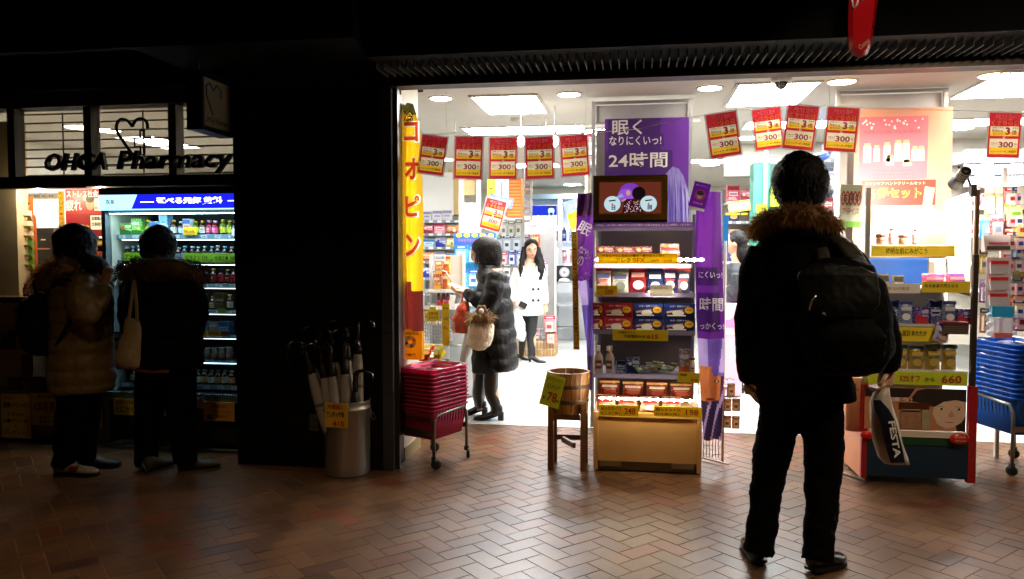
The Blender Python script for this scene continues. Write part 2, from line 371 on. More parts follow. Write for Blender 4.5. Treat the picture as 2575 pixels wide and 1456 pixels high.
def panel(px, py0, py1, wpx, s, lab, h='#fff8ec', name='ceiling_panel_light'):
    a = onz(px, py0, CZ); b = onz(px, py1, CZ); W = wpx * (a - Vector((0, 0, EYE))).length / FPX
    t = thing(name, lab, 'ceiling light', ((a.x + b.x) / 2, (a.y + b.y) / 2, CZ), group='rectangular light panels in the shop ceiling')
    d = abs(b.y - a.y)
    fr = MB()
    for sx in (-1, 1): fr.box((sx * (W / 2 + .012), 0, -.008), (.024, d + .05, .014), mat('#d6d2c8', .5)); fr.box((0, sx * (d / 2 + .0125), -.0075), (W - .002, .024, .013), mat('#d6d2c8', .5))
    fr.build('frame', t)
    MB().box((0, 0, -.006), (W - .004, d - .004, .008), glow(h, s)).build('diffuser', t)
panel(1285, 238, 283, 158, 55, 'square light panel above the five red flyers near the yellow banner')
panel(1935, 207, 262, 178, 44, 'square light panel behind the small dome camera')
panel(2560, 178, 240, 178, 55, 'square light panel near the lone red flyer, cut by the picture edge')
for px, y0, y1, wp, lab in ((1320, 316, 334, 300, 'long strip light behind the row of five red flyers'), (1600, 320, 333, 260, 'long strip light behind the top of the purple banner'), (2050, 300, 318, 320, 'long strip light behind the three close red flyers'),
        (2480, 296, 312, 240, 'long strip light beyond the pink cosmetics poster'), (1330, 410, 419, 150, 'far strip light hidden by the lower edges of the red flyers'), (1760, 400, 408, 160, 'far strip light beyond the purple banner'), (1480, 478, 483, 130, 'very distant strip light in front of the blue cabinets')):
    panel(px, y0, y1, wp, 75, lab, '#f6faff', 'strip_light')
# kiosk side of the shop: a long lamp seen through the tinted window
panel(402, 340, 372, 95, 30, 'long lamp behind the cross emblem in the tinted window', '#e8f2ff', 'strip_light')
panel(200, 398, 410, 120, 8, 'far lamp low in the tinted window above the kiosk', '#ffeccf', 'strip_light')
for px in (1310, 1395):
    p = at(px, 355, 6.6); t = thing('pendant_bulb', 'glowing pendant bulb between two red flyers, ' + ('the one close to the green arrow sign' if px == 1310 else 'the one close to the purple banner'), 'lamp', (p.x, p.y, p.z), group='pendant bulbs behind the flyers')
    MB().ell((0, 0, 0), (.032, .032, .045), glow('#fffaf0', 40)).build('bulb', t)
    MB().tube([(0, 0, .05), (0, 0, CZ - p.z)], .004, GREY, 6).build('cord', t)
    MB().lathe([(.018, .042), (.018, .075), (.006, .085)], GREY, n=12).build('socket', t)
# dome camera and smoke detector
p = onz(1965, 196, CZ); t = thing('dome_camera', 'grey dome security camera hanging from the ceiling by the light panel', 'camera', (p.x, p.y, CZ))
MB().lathe([(.07, -.001), (.07, -.025), (.055, -.032)], mat('#b9b4ab', .4), n=20).build('base', t)
MB().lathe([(.045, -.033), (.04, -.06), (.02, -.078), (.004, -.082)], mat('#3b3b40', .15), n=20).build('dome', t)
p = onz(1300, 298, CZ); tag(MB().lathe([(.055, -.001), (.055, -.014), (.03, -.026)], mat('#b9b3a6', .5), n=20).build('smoke_detector', None, (p.x, p.y, CZ)), 'flat round smoke detector on the ceiling beyond the square panel', 'smoke detector')
# arcade lamps over the paving, behind and beside the viewpoint
for k, (X, Y, e, col, lab) in enumerate(((-1.7, 1.7, 150, (1, .72, .42), 'arcade ceiling lamp over the dim paving near the kiosk'), (2.3, 2.3, 150, (1, .8, .54), 'arcade ceiling lamp over the paving behind the man'))):
    t = thing('arcade_lamp', lab, 'lamp', (X, Y, 2.88 if k else 3.6), group='arcade lamps over the walkway')
    MB().lathe([(.02, 1.2), (.02, .06), (.14, .05), (.16, -.04), (.15, -.04)], DKGREY, n=20).build('shade', t)
    MB().lathe([(.12, -.02), (.12, -.03)], glow('#ffd090', 3), n=20).build('diffuser', t)
    li = bpy.data.lights.new('arcade_lamp_light', 'SPOT'); li.energy = e; li.color = col; li.spot_size = rad(120); li.spot_blend = .8; li.shadow_soft_size = .12
    link('lamp_light', li, t, (0, 0, -.06)).rotation_euler.x = rad(38 * k)
# ------------------------------------------------------------------ signs and flyers
def sign(name, lab, rect, Y, bgm, lines=(), cat='sign', group=None, rot=0., th=.004, extra=None, rz=0., parent=None, bord=None):
    """A flat card: rect in picture pixels at depth Y; lines = (text, u, v, height, material[, width]) in fractions of the card."""
    x0, y0, x1, y1 = rect; c = at((x0 + x1) / 2, (y0 + y1) / 2, Y); k = mpp((x0 + x1) / 2, Y); W, H = (x1 - x0) * k, (y1 - y0) * k
    b = MB(); b.box((0, 0, 0), (W, th, H), bgm); yy = -th / 2 - .0012
    if bord:
        for a in ((-W / 2, -H / 2, W / 2, -H / 2 + .06 * H), (-W / 2, H / 2 - .06 * H, W / 2, H / 2), (-W / 2, -H / 2, -W / 2 + .04 * W, H / 2), (W / 2 - .04 * W, -H / 2, W / 2, H / 2)): b.rect(*a, yy, bord)
    if extra: extra(b, W, H, yy)
    for ln in lines:
        t, u, v, h, m = ln[:5]
        b.text(t, (u - .5) * W, (.5 - v) * H, h * H, m, yy - .004, wd=ln[5] * W if len(ln) > 5 else None)
    o = b.build(name, parent, (c.x, c.y, c.z)); o.rotation_euler = (0, rad(rot), rz)
    if not parent: tag(o, lab, cat, group)
    return o
def flyer_mesh(W, H, variant=0):
    b = MB(); red = thin('#c8303c', .42); y1 = -.0015
    b.box((0, 0, 0), (W, .001, H), film('#eceef0', .45, .1))
    for q in ((-.455, .185, .455, .47), (-.455, -.075, .455, -.02), (-.455, -.47, .455, -.40), (-.455, -.4, -.4, -.075), (.4, -.4, .455, -.075), (-.455, -.02, -.4, .185), (.4, -.02, .455, .185)): b.rect(W * q[0], H * q[1], W * q[2], H * q[3], -.0012, red)
    b.text('9のつく日は', 0, H * .395, H * .075, thin('#f6f2ea', .5), -.0024, wd=W * .55)
    b.text('9日・19日・29日', 0, H * .34, H * .02, PAPER, -.0024, wd=W * .36)
    b.text('くすりの日', 0, H * .255, H * .105, thin('#f4dc4a', .5), -.0024, wd=W * .76, bold=.022)
    cr, yl = thin('#efe4c6', .5), thin('#ecc034', .5)
    for z0, z1 in ((-.02, .185), (-.40, -.075)):
        zm = z0 + (z1 - z0) * .42; b.rect(-W * .4, H * zm, W * .4, H * z1, -.0012, cr); b.rect(-W * .4, H * z0, W * .4, H * zm, -.0012, yl)
    b.text('お買上げで', -W * .2, H * .155, H * .03, RED, -.0034, wd=W * .3)
    b.text('Bibica', -W * .2, H * .09, H * .055, MAG, -.0034, wd=W * .3)
    b.text('ポイント', -W * .2, H * .025, H * .04, INK, -.0034, wd=W * .28)
    b.text('3', W * .09, H * .085, H * .165, MAG, -.0034, bold=.04); b.text('倍', W * .275, H * .06, H * .1, MAG, -.0034, bold=.02)
    for i, c in enumerate(('#3f9a5a', '#3b7fc0', '#4aa88c')): b.disc(W * (.24 + .055 * i), H * .152, W * .022, H * .013, -.0034, mat(c, .5), 8)
    b.disc(0, -H * .048, W * .04, W * .04, -.0024, PAPER, 12); b.text('+', 0, -H * .048, H * .03, RED, -.0034)
    b.text('お買上げ', -W * .27, -H * .17, H * .03, RED, -.0034, wd=W * .2); b.text('1,000円ごとに', -W * .27, -H * .21, H * .022, RED, -.0034, wd=W * .2)
    b.text('300', W * .06, -H * .2, H * .125, MAG, -.0034, wd=W * .42, bold=.03); b.text('円分', W * .335, -H * .2, H * .08, MAG, -.0034, wd=W * .07)
    b.text('レシートクーポン券進呈!', 0, -H * .345, H * .055, INK, -.0034, wd=W * .72)
    if variant: b.rect(-W * .02, -H * .6, W * .02, -H * .5, -.001, RED)
    return b.mesh('sale_flyer')
FL = ((1088, 390, 72, 8, 5.75, 'red flyer hanging beside the yellow banner, tilted clockwise'), (1178, 397, 76, 2.5, 5.75, 'red flyer between the tilted one and the one over the green arrow sign'),
      (1265, 398, 75, 1, 5.75, 'red flyer hanging straight above the green arrow sign'), (1357, 397, 77, -1, 5.75, 'red flyer between the two glowing pendant bulbs'),
      (1445, 391, 75, -3.5, 5.75, 'red flyer hanging beside the gold frame and the purple banner'), (1819, 339, 84, -8, 5.4, 'red flyer hanging alone beside the purple banner, tilted counterclockwise'),
      (1931, 324, 78, -7, 5.3, 'red flyer partly covered by the one overlapping it above the man'), (2013, 321, 84, 7, 5.25, 'red flyer overlapping its neighbour above the head of the man'),
      (2116, 326, 86, 5, 5.2, 'red flyer hanging in front of the pink cosmetics poster'), (2525, 340, 90, 2, 5.0, 'lone red flyer near the picture edge above the blue baskets'))
fm = flyer_mesh(.213, .302)
tops = []
for i, (px, py, wp, tilt, Y, lab) in enumerate(FL):
    Y = .21 / (wp * mpp(px, 1.)) if i else 5.06; p = at(px, py, Y - (.012 if i == 7 else 0)); s = .21 / .213 if i else .19 / .213
    o = link('sale_flyer', fm, None, p); o.rotation_euler = (rad(R.uniform(-2, 2)), rad(tilt), rad(R.uniform(-3, 3))); o.scale = (s, 1, s)
    tag(o, lab, 'flyer', 'red sale flyers hanging on the string')
    a = rad(tilt)
    for sx in (-.09, .09):
        tops.append((p.x + sx * s * math.cos(a) + .149 * s * math.sin(a), p.y - .002, p.z + .149 * s * math.cos(a) - sx * s * math.sin(a)))
p = at(1240, 540, 7.6); o = link('sale_flyer', fm, None, p); k = 56 * mpp(1240, 7.6) / .213; o.rotation_euler = (0, rad(15), 0); o.scale = (k, 1, k)
tag(o, 'smaller red flyer inside the shop, tilted under the blue category sign', 'flyer')
st = MB(); e0 = at(1005, 262, 5.06); pts = [e0] + [Vector(q) for q in tops[:10]] + [at(1600, 325, 5.2)] + [Vector(q) for q in tops[10:]] + [at(2600, 284, 4.95)]
st.tube(pts, .0018, mat('#e8e6e2', .4), 5)
tag(st.build('string_line'), 'thin white string along which the red sale flyers hang', 'string')
for i, (px, Y) in enumerate(((1127, 5.75), (1478, 5.75), (1828, 5.4), (1985, 5.28), (2103, 5.2))):
    q = at(px, 330, 5.2); j = min(range(len(tops)), key=lambda k: abs(tops[k][0] - q.x)); q = Vector(tops[j])
    tag(MB().tube([q, (q.x, q.y, CZ)], .0012, mat('#d8d6d0', .4), 5).build('hanging_thread'), 'thin thread from the ceiling to ' + ('the clockwise tilted flyer', 'the flyer beside the gold frame', 'the flyer tilted counterclockwise', 'the two overlapping flyers', 'the flyer over the pink poster')[i], 'thread', 'threads holding the flyer string')
r0, r1 = at(1080, 338, 7.1), at(1760, 303, 7.1)
rl = MB(); rl.tube([r0, r1], .008, WHITE, 8)
for px in (1145, 1372): q = at(px, 330, 7.1); rl.tube([(q.x, q.y, q.z - .02), (q.x, q.y, CZ)], .005, WHITE, 6)
tag(rl.build('hanging_rail'), 'thin white ceiling rail crossing behind the red flyers', 'rail')
# interior hanging category signs
bl = mat('#6f86c6', .5); 
sign('category_sign', 'blue category sign tilted above the small red flyer inside the shop', (1228, 494, 1290, 518), 7.7, bl, [('かぜ薬・鼻炎薬', .5, .42, .5, PAPER, .85)], rot=14)
sign('category_sign', 'grey blue category sign beside the purple cloth, tilted upward', (1418, 500, 1480, 530), 7.7, mat('#7c8fb4', .5), [('シップ', .5, .45, .5, PAPER, .6)], rot=-17)
sign('price_card', 'yellow price card under the grey blue category sign', (1430, 530, 1462, 575), 7.75, YEL, [('アンメル', .5, .3, .18, RED, .7)], rot=-14)
def arrow(b, W, H, y):
    g = mat('#2f9a46', .5); b.rect(W * .12, -H * .3, W * .24, H * .4, y - .001, g); b.poly([(W * .02, y - .001, -H * .28), (W * .18, y - .001, -H * .48), (W * .34, y - .001, -H * .28)], g)
    b.rect(-W * .5, -H * .5, -W * .1, H * .5, y - .0005, YEL)
    b.text('SHE', -W * .32, 0, W * .26, INK, y - .0015, wd=H * .86, rot=-math.pi / 2)
sign('arrow_sign', 'white and yellow sign with a green arrow pointing down', (1226, 452, 1278, 510), 7.9, PAPER, extra=arrow)
sign('mask_sign', 'white mask sign with green tab over the peg shelf', (1320, 560, 1372, 588), 9.6, mat('#eef2ef', .5), [('マスクは', .42, .3, .26, MAG, .6), ('こちらです', .5, .7, .26, INK, .62)])
sign('green_tag', 'pale green tag tilted beside the lattice post', (1332, 548, 1360, 560), 9.5, mat('#bfe0b4', .5), rot=-38)
def frames(b, W, H, y):
    for i in range(4): b.rect(W * (-.44 + .23 * i), -H * .28, W * (-.26 + .23 * i), H * .28, y, mat('#e8e4da', .6))
sign('shelf_sign', 'yellow bordered shelf sign with four pale squares', (1832, 505, 1886, 532), 8.2, mat('#e2b13c', .5), extra=frames, rot=-8)
sign('price_card', 'lime handwritten price card near the ear of the man', (1902, 513, 1930, 545), 6.6, LIME, [('お買得', .5, .3, .22, INK, .7), ('398', .5, .7, .26, RED, .6)], rot=-6)
sign('display_card', 'plain blue board edge behind the purple cloth', (1818, 540, 1832, 640), 6.0, mat('#1a74c4', .4))
# ------------------------------------------------------------------ purple banner and gondola end frames
def end_frame(px0, px1, ptop, Y, lab):
    a, b_ = at(px0, ptop, Y), at(px1, ptop, Y); t = thing('gondola_end', lab, 'shelf end', (a.x, Y, 0)); W = b_.x - a.x; m = mat('#a9abb0', .4, .6)
    H = min(a.z, CZ - .01)
    for x in (0, W): MB().box((x, 0, H / 2), (.03, .03, H), m).build('post', t)
    MB().box((W / 2, 0, H - .012), (W - .032, .026, .022), m).build('top_rail', t)
    MB().box((W / 2, 0, H - .17), (W - .032, .02, .014), m).build('top_rail', t)
    MB().box((W / 2, .02, H - .1), (W - .04, .004, .14), mat('#c4c6c8', .5)).build('panel', t)
    MB().box((W / 2, .03, H / 2 - .1), (W - .04, .006, H - .24), mat('#8e8a86', .6)).build('back_panel', t)
    return t
end_frame(1493, 1736, 256, 6.3, 'grey steel end frame holding the purple hanging banner')
end_frame(2108, 2378, 228, 6.3, 'grey steel end frame standing behind the pink cosmetics poster')
PUR = mat('#5b1f8c', .5, var=.06); DPUR = mat('#3f1168', .5); HAIR1 = mat('#8a7fd0', .45, var=.5, vs=14, stretch=(9, 1, .8)); HAIR2 = mat('#5a48b8', .45, var=.5, vs=16, stretch=(9, 1, .8))
def banner(b, W, H, y):
    X = lambda px: (px - 1625) / 210 * W; Z = lambda py: (437 - py) / 280 * H
    b.rect(X(1528), Z(395), X(1660), Z(297), y, DPUR); b.rect(X(1528), Z(368), X(1668), Z(336), y - .0006, DPUR); b.rect(X(1522), Z(452), X(1690), Z(378), y - .0012, DPUR)
    pts = [(1655, 577), (1655, 480), (1672, 440), (1690, 420), (1705, 425), (1718, 445), (1729.5, 480), (1729.5, 577)]
    b.poly([(X(a), y - .002, Z(c)) for a, c in pts], HAIR1)
    for i in range(46):
        u = R.random(); x0 = 1668 + 58 * u; b.poly([(X(x0), y - .003 - i * 2e-5, Z(430 + 60 * abs(u - .45) + R.uniform(0, 30))), (X(x0 + 8 * (u - .3) + 1.6), y - .003 - i * 2e-5, Z(500 + R.uniform(-10, 30))), (X(min(1729, x0 + 14 * (u - .4) + 2)), y - .003 - i * 2e-5, Z(576)), (X(min(1728, x0 + 14 * (u - .4)) - 1), y - .003 - i * 2e-5, Z(570))], R.choice([HAIR2, mat('#b9b2ea', .4), mat('#4a3aa0', .4), HAIR1]))
sign('hanging_banner', 'large purple banner with white lettering and violet hair picture', (1520, 297, 1730, 577), 6.26, PUR,
     [('眠く', .27, .08, .135, PAPER, .36), ('なりにくいっ!', .365, .2, .085, PAPER, .62), ('24時間', .4, .375, .14, PAPER, .7)], cat='banner', extra=banner)
# a hanging strip banner drawn as a folded cloth: edges per row in pixels, colour by function
def cloth(name, lab, cat, rows, Y, fold, colf, nu=26, nv=70, th=None, prints=None, group=None):
    b = MB(); pts = {}; n = len(rows)
    def edge(v):
        f = v * (n - 1); i = min(int(f), n - 2); t = f - i; A, B = rows[i], rows[i + 1]; return [A[k] + (B[k] - A[k]) * t for k in range(3)]
    for j in range(nv + 1):
        v = j / nv; xl, xr, py = edge(v)
        for i in range(nu + 1):
            u = i / nu; q = at(xl + (xr - xl) * u, py, Y); pts[i, j] = (q.x, Y + fold(u, v), q.z)
    for j in range(nv):
        for i in range(nu):
            b.add([pts[i, j], pts[i + 1, j], pts[i + 1, j + 1], pts[i, j + 1]], [(0, 1, 2, 3)], colf((i + .5) / nu, (j + .5) / nv), True)
    if prints: prints(b, lambda u, v: Vector(pts[round(u * nu), round(v * nv)]))
    o = b.build(name); return tag(o, lab, cat, group)
def cut(cond): return cond
P2 = thin('#6a2492', .3, .1); PD = thin('#3c1260', .3); WH = thin('#e9e4ee', .4); SKIN1 = thin('#c0703f', .45, .12); HR = thin('#6f54b0', .35, .4); HRL = thin('#b6a0dc', .45, .3); DK2 = thin('#3a2c52', .3, .3)
def rc(u, v):
    if .30 < v < .365 and u < .8 or .40 < v < .56 and u < .85: return PD if u > .05 else P2
    if v < .585: return P2
    if v < .73 and (u > .75 - (v - .585) * 2.2): return HR if u < .93 - (v - .6) else HRL
    if v < .70: return HRL if u < .35 else HR
    if v < .75 and u > .55: return HR
    if v < .955 - .25 * max(0, u - .55) and u > .0:
        if .5 < v < .83 and u < .82: return SKIN1
    if v < .84 and u < .88: return SKIN1
    return DK2 if (u + v * 3) % .5 < .38 else HRL
def rp(b, P):
    a = P(0, .3)
    for t, v, h in (('にくいっ!', .333, .05), ('時間', .44, .1), ('っかくっ!', .53, .05)):
        c = P(.5, v); b.text(t, c.x, c.z, h * .9, WH, c.y - .045, wd=.15)
    c = P(.45, .76)   # the eye, nose and mouth of the printed face
    b.disc(c.x + .03, c.z, .018, .008, c.y - .04, mat('#2a1a16', .5), 10); b.disc(c.x + .03, c.z, .006, .006, c.y - .041, WHITE, 8)
    c = P(.4, .83); b.disc(c.x, c.z, .03, .008, c.y - .04, mat('#8a3a30', .5), 10)
cloth('draped_banner', 'purple draped cloth banner on the side of the stand facing the man', 'banner', [(1752, 1812, 483), (1748, 1816, 640), (1752, 1822, 800), (1760, 1820, 950), (1768, 1812, 1105)], 5.28, lambda u, v: .03 * math.sin(u * 7 + v * 3) - .02 * u, rc, prints=rp)
def lc(u, v):
    if v < .1: return mat('#7a2aa6', .5)
    if v < .45: return P2
    if v < .5 and u > .7: return PD
    return HRL if (v < .62 and u < .6) else (HR if v < .86 else DK2)
def lp(b, P):
    for t, u, v, h, r in (('眠', .6, .16, .085, -.5), ('なW', .55, .27, .05, -.4), ('のて', .5, .33, .07, -.2), ('っか', .5, .41, .055, .3)):
        c = P(u, v); b.text(t, c.x, c.z, h, WH, c.y - .04, wd=.085, rot=r)
cloth('draped_banner', 'twisted purple cloth banner hanging beside the wooden bucket', 'banner', [(1452, 1490, 486), (1446, 1492, 600), (1450, 1490, 690), (1462, 1492, 760), (1474, 1491, 860), (1478, 1490, 980)], 5.22, lambda u, v: .035 * math.sin(u * 5 + v * 9) * (1 - v * .5), lc, nu=14, prints=lp)
BRN = thin('#7a2a24', .4, .1); OR = thin('#e8562c', .88); YB = thin('#f0b81a', .6, .1); OLV = thin('#5c5a2a'); YB2 = thin('#f4cc24', .6); PW = thin('#f6f4ee', .9)
def yc(u, v):
    if v < .07 + .03 * u: return OLV
    if v < .72 - .03 * (u < .5): return YB if u < .45 + .1 * math.sin(v * 6) else YB2
    return BRN
def yp(b, P):
    for t, u, v, h, c, w in (('冷', .72, .13, .075, INK, .07), ('料', .72, .19, .06, INK, .06)):
        q = P(u, v); b.text(t, q.x, q.z, h, c, q.y - .05, wd=w)
    for t, v, h in (('コ', .26, .13), ('オ', .36, .14), ('ピ', .46, .14), ('ン', .565, .15)):
        q = P(.7, v); b.text(t, q.x, q.z, h * 1.12, PW, q.y - .052, wd=.118, bold=.075); b.text(t, q.x, q.z, h, OR, q.y - .056, wd=.098, bold=.03)
cloth('vertical_banner', 'tall yellow cloth banner with orange letters and brown foot by the pillar', 'banner', [(1003, 1040, 262), (1004, 1058, 330), (1005, 1068, 560), (1006, 1064, 760), (1008, 1066, 832)], 5.12, lambda u, v: .05 * math.sin(u * 5.5 + .6) + .015 * math.sin(v * 9), yc, nu=18, prints=yp)
def wheel(b, W, H, y):
    for i in range(8):
        a0 = math.tau * i / 8; c = ('#d8542a', '#c9c4b0', '#8d8a78', '#a8a290', '#2a2620', '#d8c89a', '#5a6a86', '#b8a060')[i]
        b.poly([(.045 * math.cos(a0), y - .001, .02 + .045 * math.sin(a0)), (.045 * math.cos(a0 + .7), y - .001, .02 + .045 * math.sin(a0 + .7)), (.016 * math.cos(a0 + .7), y - .001, .02 + .016 * math.sin(a0 + .7)), (.016 * math.cos(a0), y - .001, .02 + .016 * math.sin(a0))], mat(c, .5))
sign('medicine_box_sign', 'yellow box sign with a coloured wheel under the brown banner foot', (1005, 829, 1064, 902), 5.15, YB, [('第2類医薬品', .5, .12, .1, INK, .75), ('日専門', .5, .84, .1, INK, .45)], extra=wheel, th=.06)
# ヘパリーゼ strips
def strip(lab, px, y0, y1, wpx, Y, n, rz=0., dx=0):
    b = MB(); c = at(px, (y0 + y1) / 2, Y); k = mpp(px, Y); W, H = wpx * k, (y1 - y0) * k
    b.box((0, 0, 0), (W, .003, H), mat('#d2a422', .5))
    for i in range(n):
        for j, ch in enumerate('ヘパリゼ'):
            z = H / 2 - H / n * (i + .1 + j * .19); b.text(ch, 0, z, H / n * .14, INK, -.003, wd=W * .6)
        b.disc(0, H / 2 - H / n * (i + .9), W * .3, W * .18, -.003, mat('#9c3a3a', .5), 12)
    o = b.build('strip_banner', None, (c.x, c.y, c.z)); o.rotation_euler.y = rad(dx); tag(o, lab, 'banner', 'narrow yellow lettered strips')
strip('narrow yellow lettered strip hanging beside the twisted purple cloth', 1447, 582, 880, 15, 5.2, 6, dx=-1.3)
strip('narrow yellow lettered strip beside the red poster in the kiosk', 155, 488, 600, 14, 5.6, 2)
strip('narrow yellow lettered strip inside the glass edge of the drinks cooler', 286, 545, 640, 13, 5.3, 2)
# ------------------------------------------------------------------ goods: one mesh per kind, one object per item
PM = {}
def pk_box(w_, h_, d_, c1, c2, c3, pic='#f0c040', v=0, gl=.35):
    k = ('box', w_, h_, d_, c1, c2, c3, pic, v)
    if k in PM: return PM[k]
    b = MB(); y = -d_ / 2 - .0008; A, B, C3, P = prn(c1, c3), mat(c2, gl), mat(c3, gl), mat(pic, gl)
    b.box((0, 0, h_ / 2), (w_, d_, h_), A)
    if v == 0:
        b.rect(-w_ * .47, h_ * .04, w_ * .47, h_ * .3, y, B); b.rect(-w_ * .4, h_ * .62, w_ * .3, h_ * .78, y, C3); b.disc(w_ * .22, h_ * .42, w_ * .16, min(w_ * .16, h_ * .2), y - .0006, P, 12)
        for i in range(3): b.rect(-w_ * .4, h_ * (.36 + .07 * i), w_ * (.0 + .04 * i), h_ * (.385 + .07 * i), y, C3)
    elif v == 1:
        b.rect(-w_ * .47, h_ * .7, w_ * .47, h_ * .95, y, B); b.rect(-w_ * .36, h_ * .34, w_ * .36, h_ * .6, y, C3); b.rect(-w_ * .3, h_ * .42, w_ * .3, h_ * .5, y - .0006, B)
        for i in range(3): b.rect(-w_ * .4, h_ * (.08 + .07 * i), w_ * (.3 - .06 * i), h_ * (.11 + .07 * i), y, P)
    else:
        b.poly([(-w_ * .47, y, h_ * .05), (w_ * .47, y, h_ * .05), (w_ * .47, y, h_ * .3), (-w_ * .47, y, h_ * .62)], B); b.disc(-w_ * .22, h_ * .62, w_ * .13, min(w_ * .13, h_ * .2), y - .0006, P, 12)
        b.rect(-w_ * .05, h_ * .62, w_ * .42, h_ * .82, y, C3); b.rect(-w_ * .02, h_ * .45, w_ * .4, h_ * .52, y, C3)
    PM[k] = b.mesh('packet'); return PM[k]
def pk_pouch(w_, h_, d_, c1, c2, c3, pic='#f4f4f4', tear=False):
    k = ('pouch', w_, h_, d_, c1, c2, c3, pic)
    if k in PM: return PM[k]
    b = MB(); n = 7; A = prn(c1, c2, .6, .25); vs = []; fs = []
    for s in (-1, 1):
        for j in range(n):
            for i in range(n):
                u, v = i / (n - 1), j / (n - 1); bul = (1 - (2 * u - 1) ** 2) ** .6 * (1 - (2 * v - 1) ** 4) ** .8
                vs.append(((u - .5) * w_ * (1 - .05 * math.sin(v * math.pi)), s * bul * d_ / 2, v * h_))
        o = 0 if s < 0 else n * n
        for j in range(n - 1):
            for i in range(n - 1):
                q = (o + j * n + i, o + j * n + i + 1, o + (j + 1) * n + i + 1, o + (j + 1) * n + i); fs.append(q if s < 0 else q[::-1])
    b.add(vs, fs, A, True); y = -d_ / 2 - .0015
    b.rect(-w_ * .48, h_ * .84, w_ * .48, h_ * .98, -d_ * .32 - .001, mat(c2, .3)); b.rect(-w_ * .36, h_ * .58, w_ * .36, h_ * .74, y, mat(c3, .3))
    b.disc(w_ * .02, h_ * .3, w_ * .3, h_ * .16, y, mat(pic, .3), 14)
    for i in range(2): b.rect(-w_ * .3, h_ * (.5 - .05 * i), w_ * .3, h_ * (.525 - .05 * i), y, mat(c2, .3))
    PM[k] = b.mesh('pouch'); return PM[k]
def pk_bottle(r, h_, c1, c2, c3, neck=.45, cap=.14, v=0):
    k = ('bot', r, h_, c1, c2, c3, neck, cap)
    if k in PM: return PM[k]
    b = MB(); G = mat(c1, .12, coat=.5)
    b.lathe([(r * .9, 0), (r, .01 * h_), (r, h_ * .62), (r * .9, h_ * .7), (r * neck, h_ * .8), (r * neck, h_ * (1 - cap))], G, n=12)
    b.lathe([(r * neck * 1.25, h_ * (1 - cap)), (r * neck * 1.25, h_ * .985), (r * neck * 1.1, h_)], mat(c2, .3, .3), n=12)
    b.lathe([(r * 1.012, h_ * .16), (r * 1.012, h_ * .55)], mat(c3, .4), n=12, cap=False)
    b.rect(-r * .5, h_ * .36, r * .5, h_ * .46, -r * 1.02, mat(c2, .4)); b.rect(-r * .4, h_ * .24, r * .4, h_ * .29, -r * 1.02, mat(c2, .4))
    PM[k] = b.mesh('bottle'); return PM[k]
def pk_hang(w_, h_, c1, c2, c3, d_=.02):                   # card with a clear blister and a header
    k = ('hang', w_, h_, c1, c2, c3)
    if k in PM: return PM[k]
    b = MB(); b.box((0, 0, h_ / 2), (w_, .003, h_), prn(c1, c3)); b.rect(-w_ * .49, h_ * .8, w_ * .49, h_ * .99, -.003, mat(c2, .35)); b.rect(-w_ * .3, h_ * .86, w_ * .3, h_ * .93, -.004, mat(c3, .4))
    b.box((0, -.003 - d_ / 2, h_ * .38), (w_ * .62, d_, h_ * .58), mat(c3, .2, coat=.6), taper=1.05); b.rect(-w_ * .2, h_ * .3, w_ * .2, h_ * .5, -.006 - d_, mat(c2, .4))
    PM[k] = b.mesh('hanging_pack'); return PM[k]
# kinds: object name, category, words, width, mesh
def K(name, cat, words, w_, me): return (name, cat, words, w_, me)
def row(px0, px1, py, Y, kinds, where, group, gap=1.06, dy=0., zoff=None, jit=.008, start=0, rot=7, cap=20):
    """Stand goods in a line between two picture columns at depth Y, on a shelf whose top shows at row py."""
    a, b = at(px0, py, Y), at(px1, py, Y); x = a.x; z = a.z if zoff is None else zoff; i = 0; n = len(kinds); out = []
    while i < cap:
        nm, cat, words, w_, me = kinds[(i + start) % n]
        if x + w_ > b.x + .004: break
        o = link(nm, me, None, (x + w_ / 2, Y + dy + R.uniform(-jit, jit), z), rad(R.uniform(-rot, rot)))
        o.scale = [R.uniform(.95, 1.03)] * 2 + [R.uniform(.92, 1.06)]; tag(o, f'{words}, {ORD[i]} from the {where}', cat, group); out.append(o)
        x += w_ * gap; i += 1
    return out
def shelf_board(px0, px1, py, Y, d_, th, m, lab=None, parent=None, name='shelf_board', lip=None, over=0.0):
    a, b = at(px0, py, Y), at(px1, py, Y); q = MB(); q.b2((a.x, Y - .01, a.z - th), (b.x, Y + d_, a.z), m)
    if lip: q.b2((a.x, Y - .014, a.z - lip[0]), (b.x, Y - .0105, a.z + lip[1]), lip[2])
    if parent:
        o = q.build(name, parent); o.location = -Vector(parent.location); return o
    return q.build(name)
# ------------------------------------------------------------------ the promotion stand
SY = 5.02
sa, sb = at(1492, 1165, SY), at(1764, 1165, SY)
SX0, SX1 = sa.x, sb.x
stand = thing('promotion_stand', 'promotion stand with yellowish plywood base, clear shelves and glowing lamp strips', 'display stand', ((SX0 + SX1) / 2, SY, 0))
def loc(b): return b
def sb_build(mb, name, par=stand):
    o = mb.build(name, par); o.location = -Vector(stand.location) if par == stand else (0, 0, 0); return o
zb = at(1620, 1040, SY).z
ply = mat('#b98a50', .5, bump=.08, bs=30, var=.12, vs=5)
q = MB(); q.b2((SX0 + .03, SY + .012, .07), (SX1 - .03, SY + .5, zb - .03), ply); q.b2((SX0, SY, .012), (SX0 + .029, SY + .52, zb), ply); q.b2((SX1 - .029, SY, .012), (SX1, SY + .52, zb), ply)
q.b2((SX0 + .0295, SY + .002, zb - .028), (SX1 - .0295, SY + .52, zb), mat('#a8833f', .5)); q.b2((SX0 + .0295, SY + .02, .012), (SX1 - .0295, SY + .5, .069), mat('#4a3a20', .7))
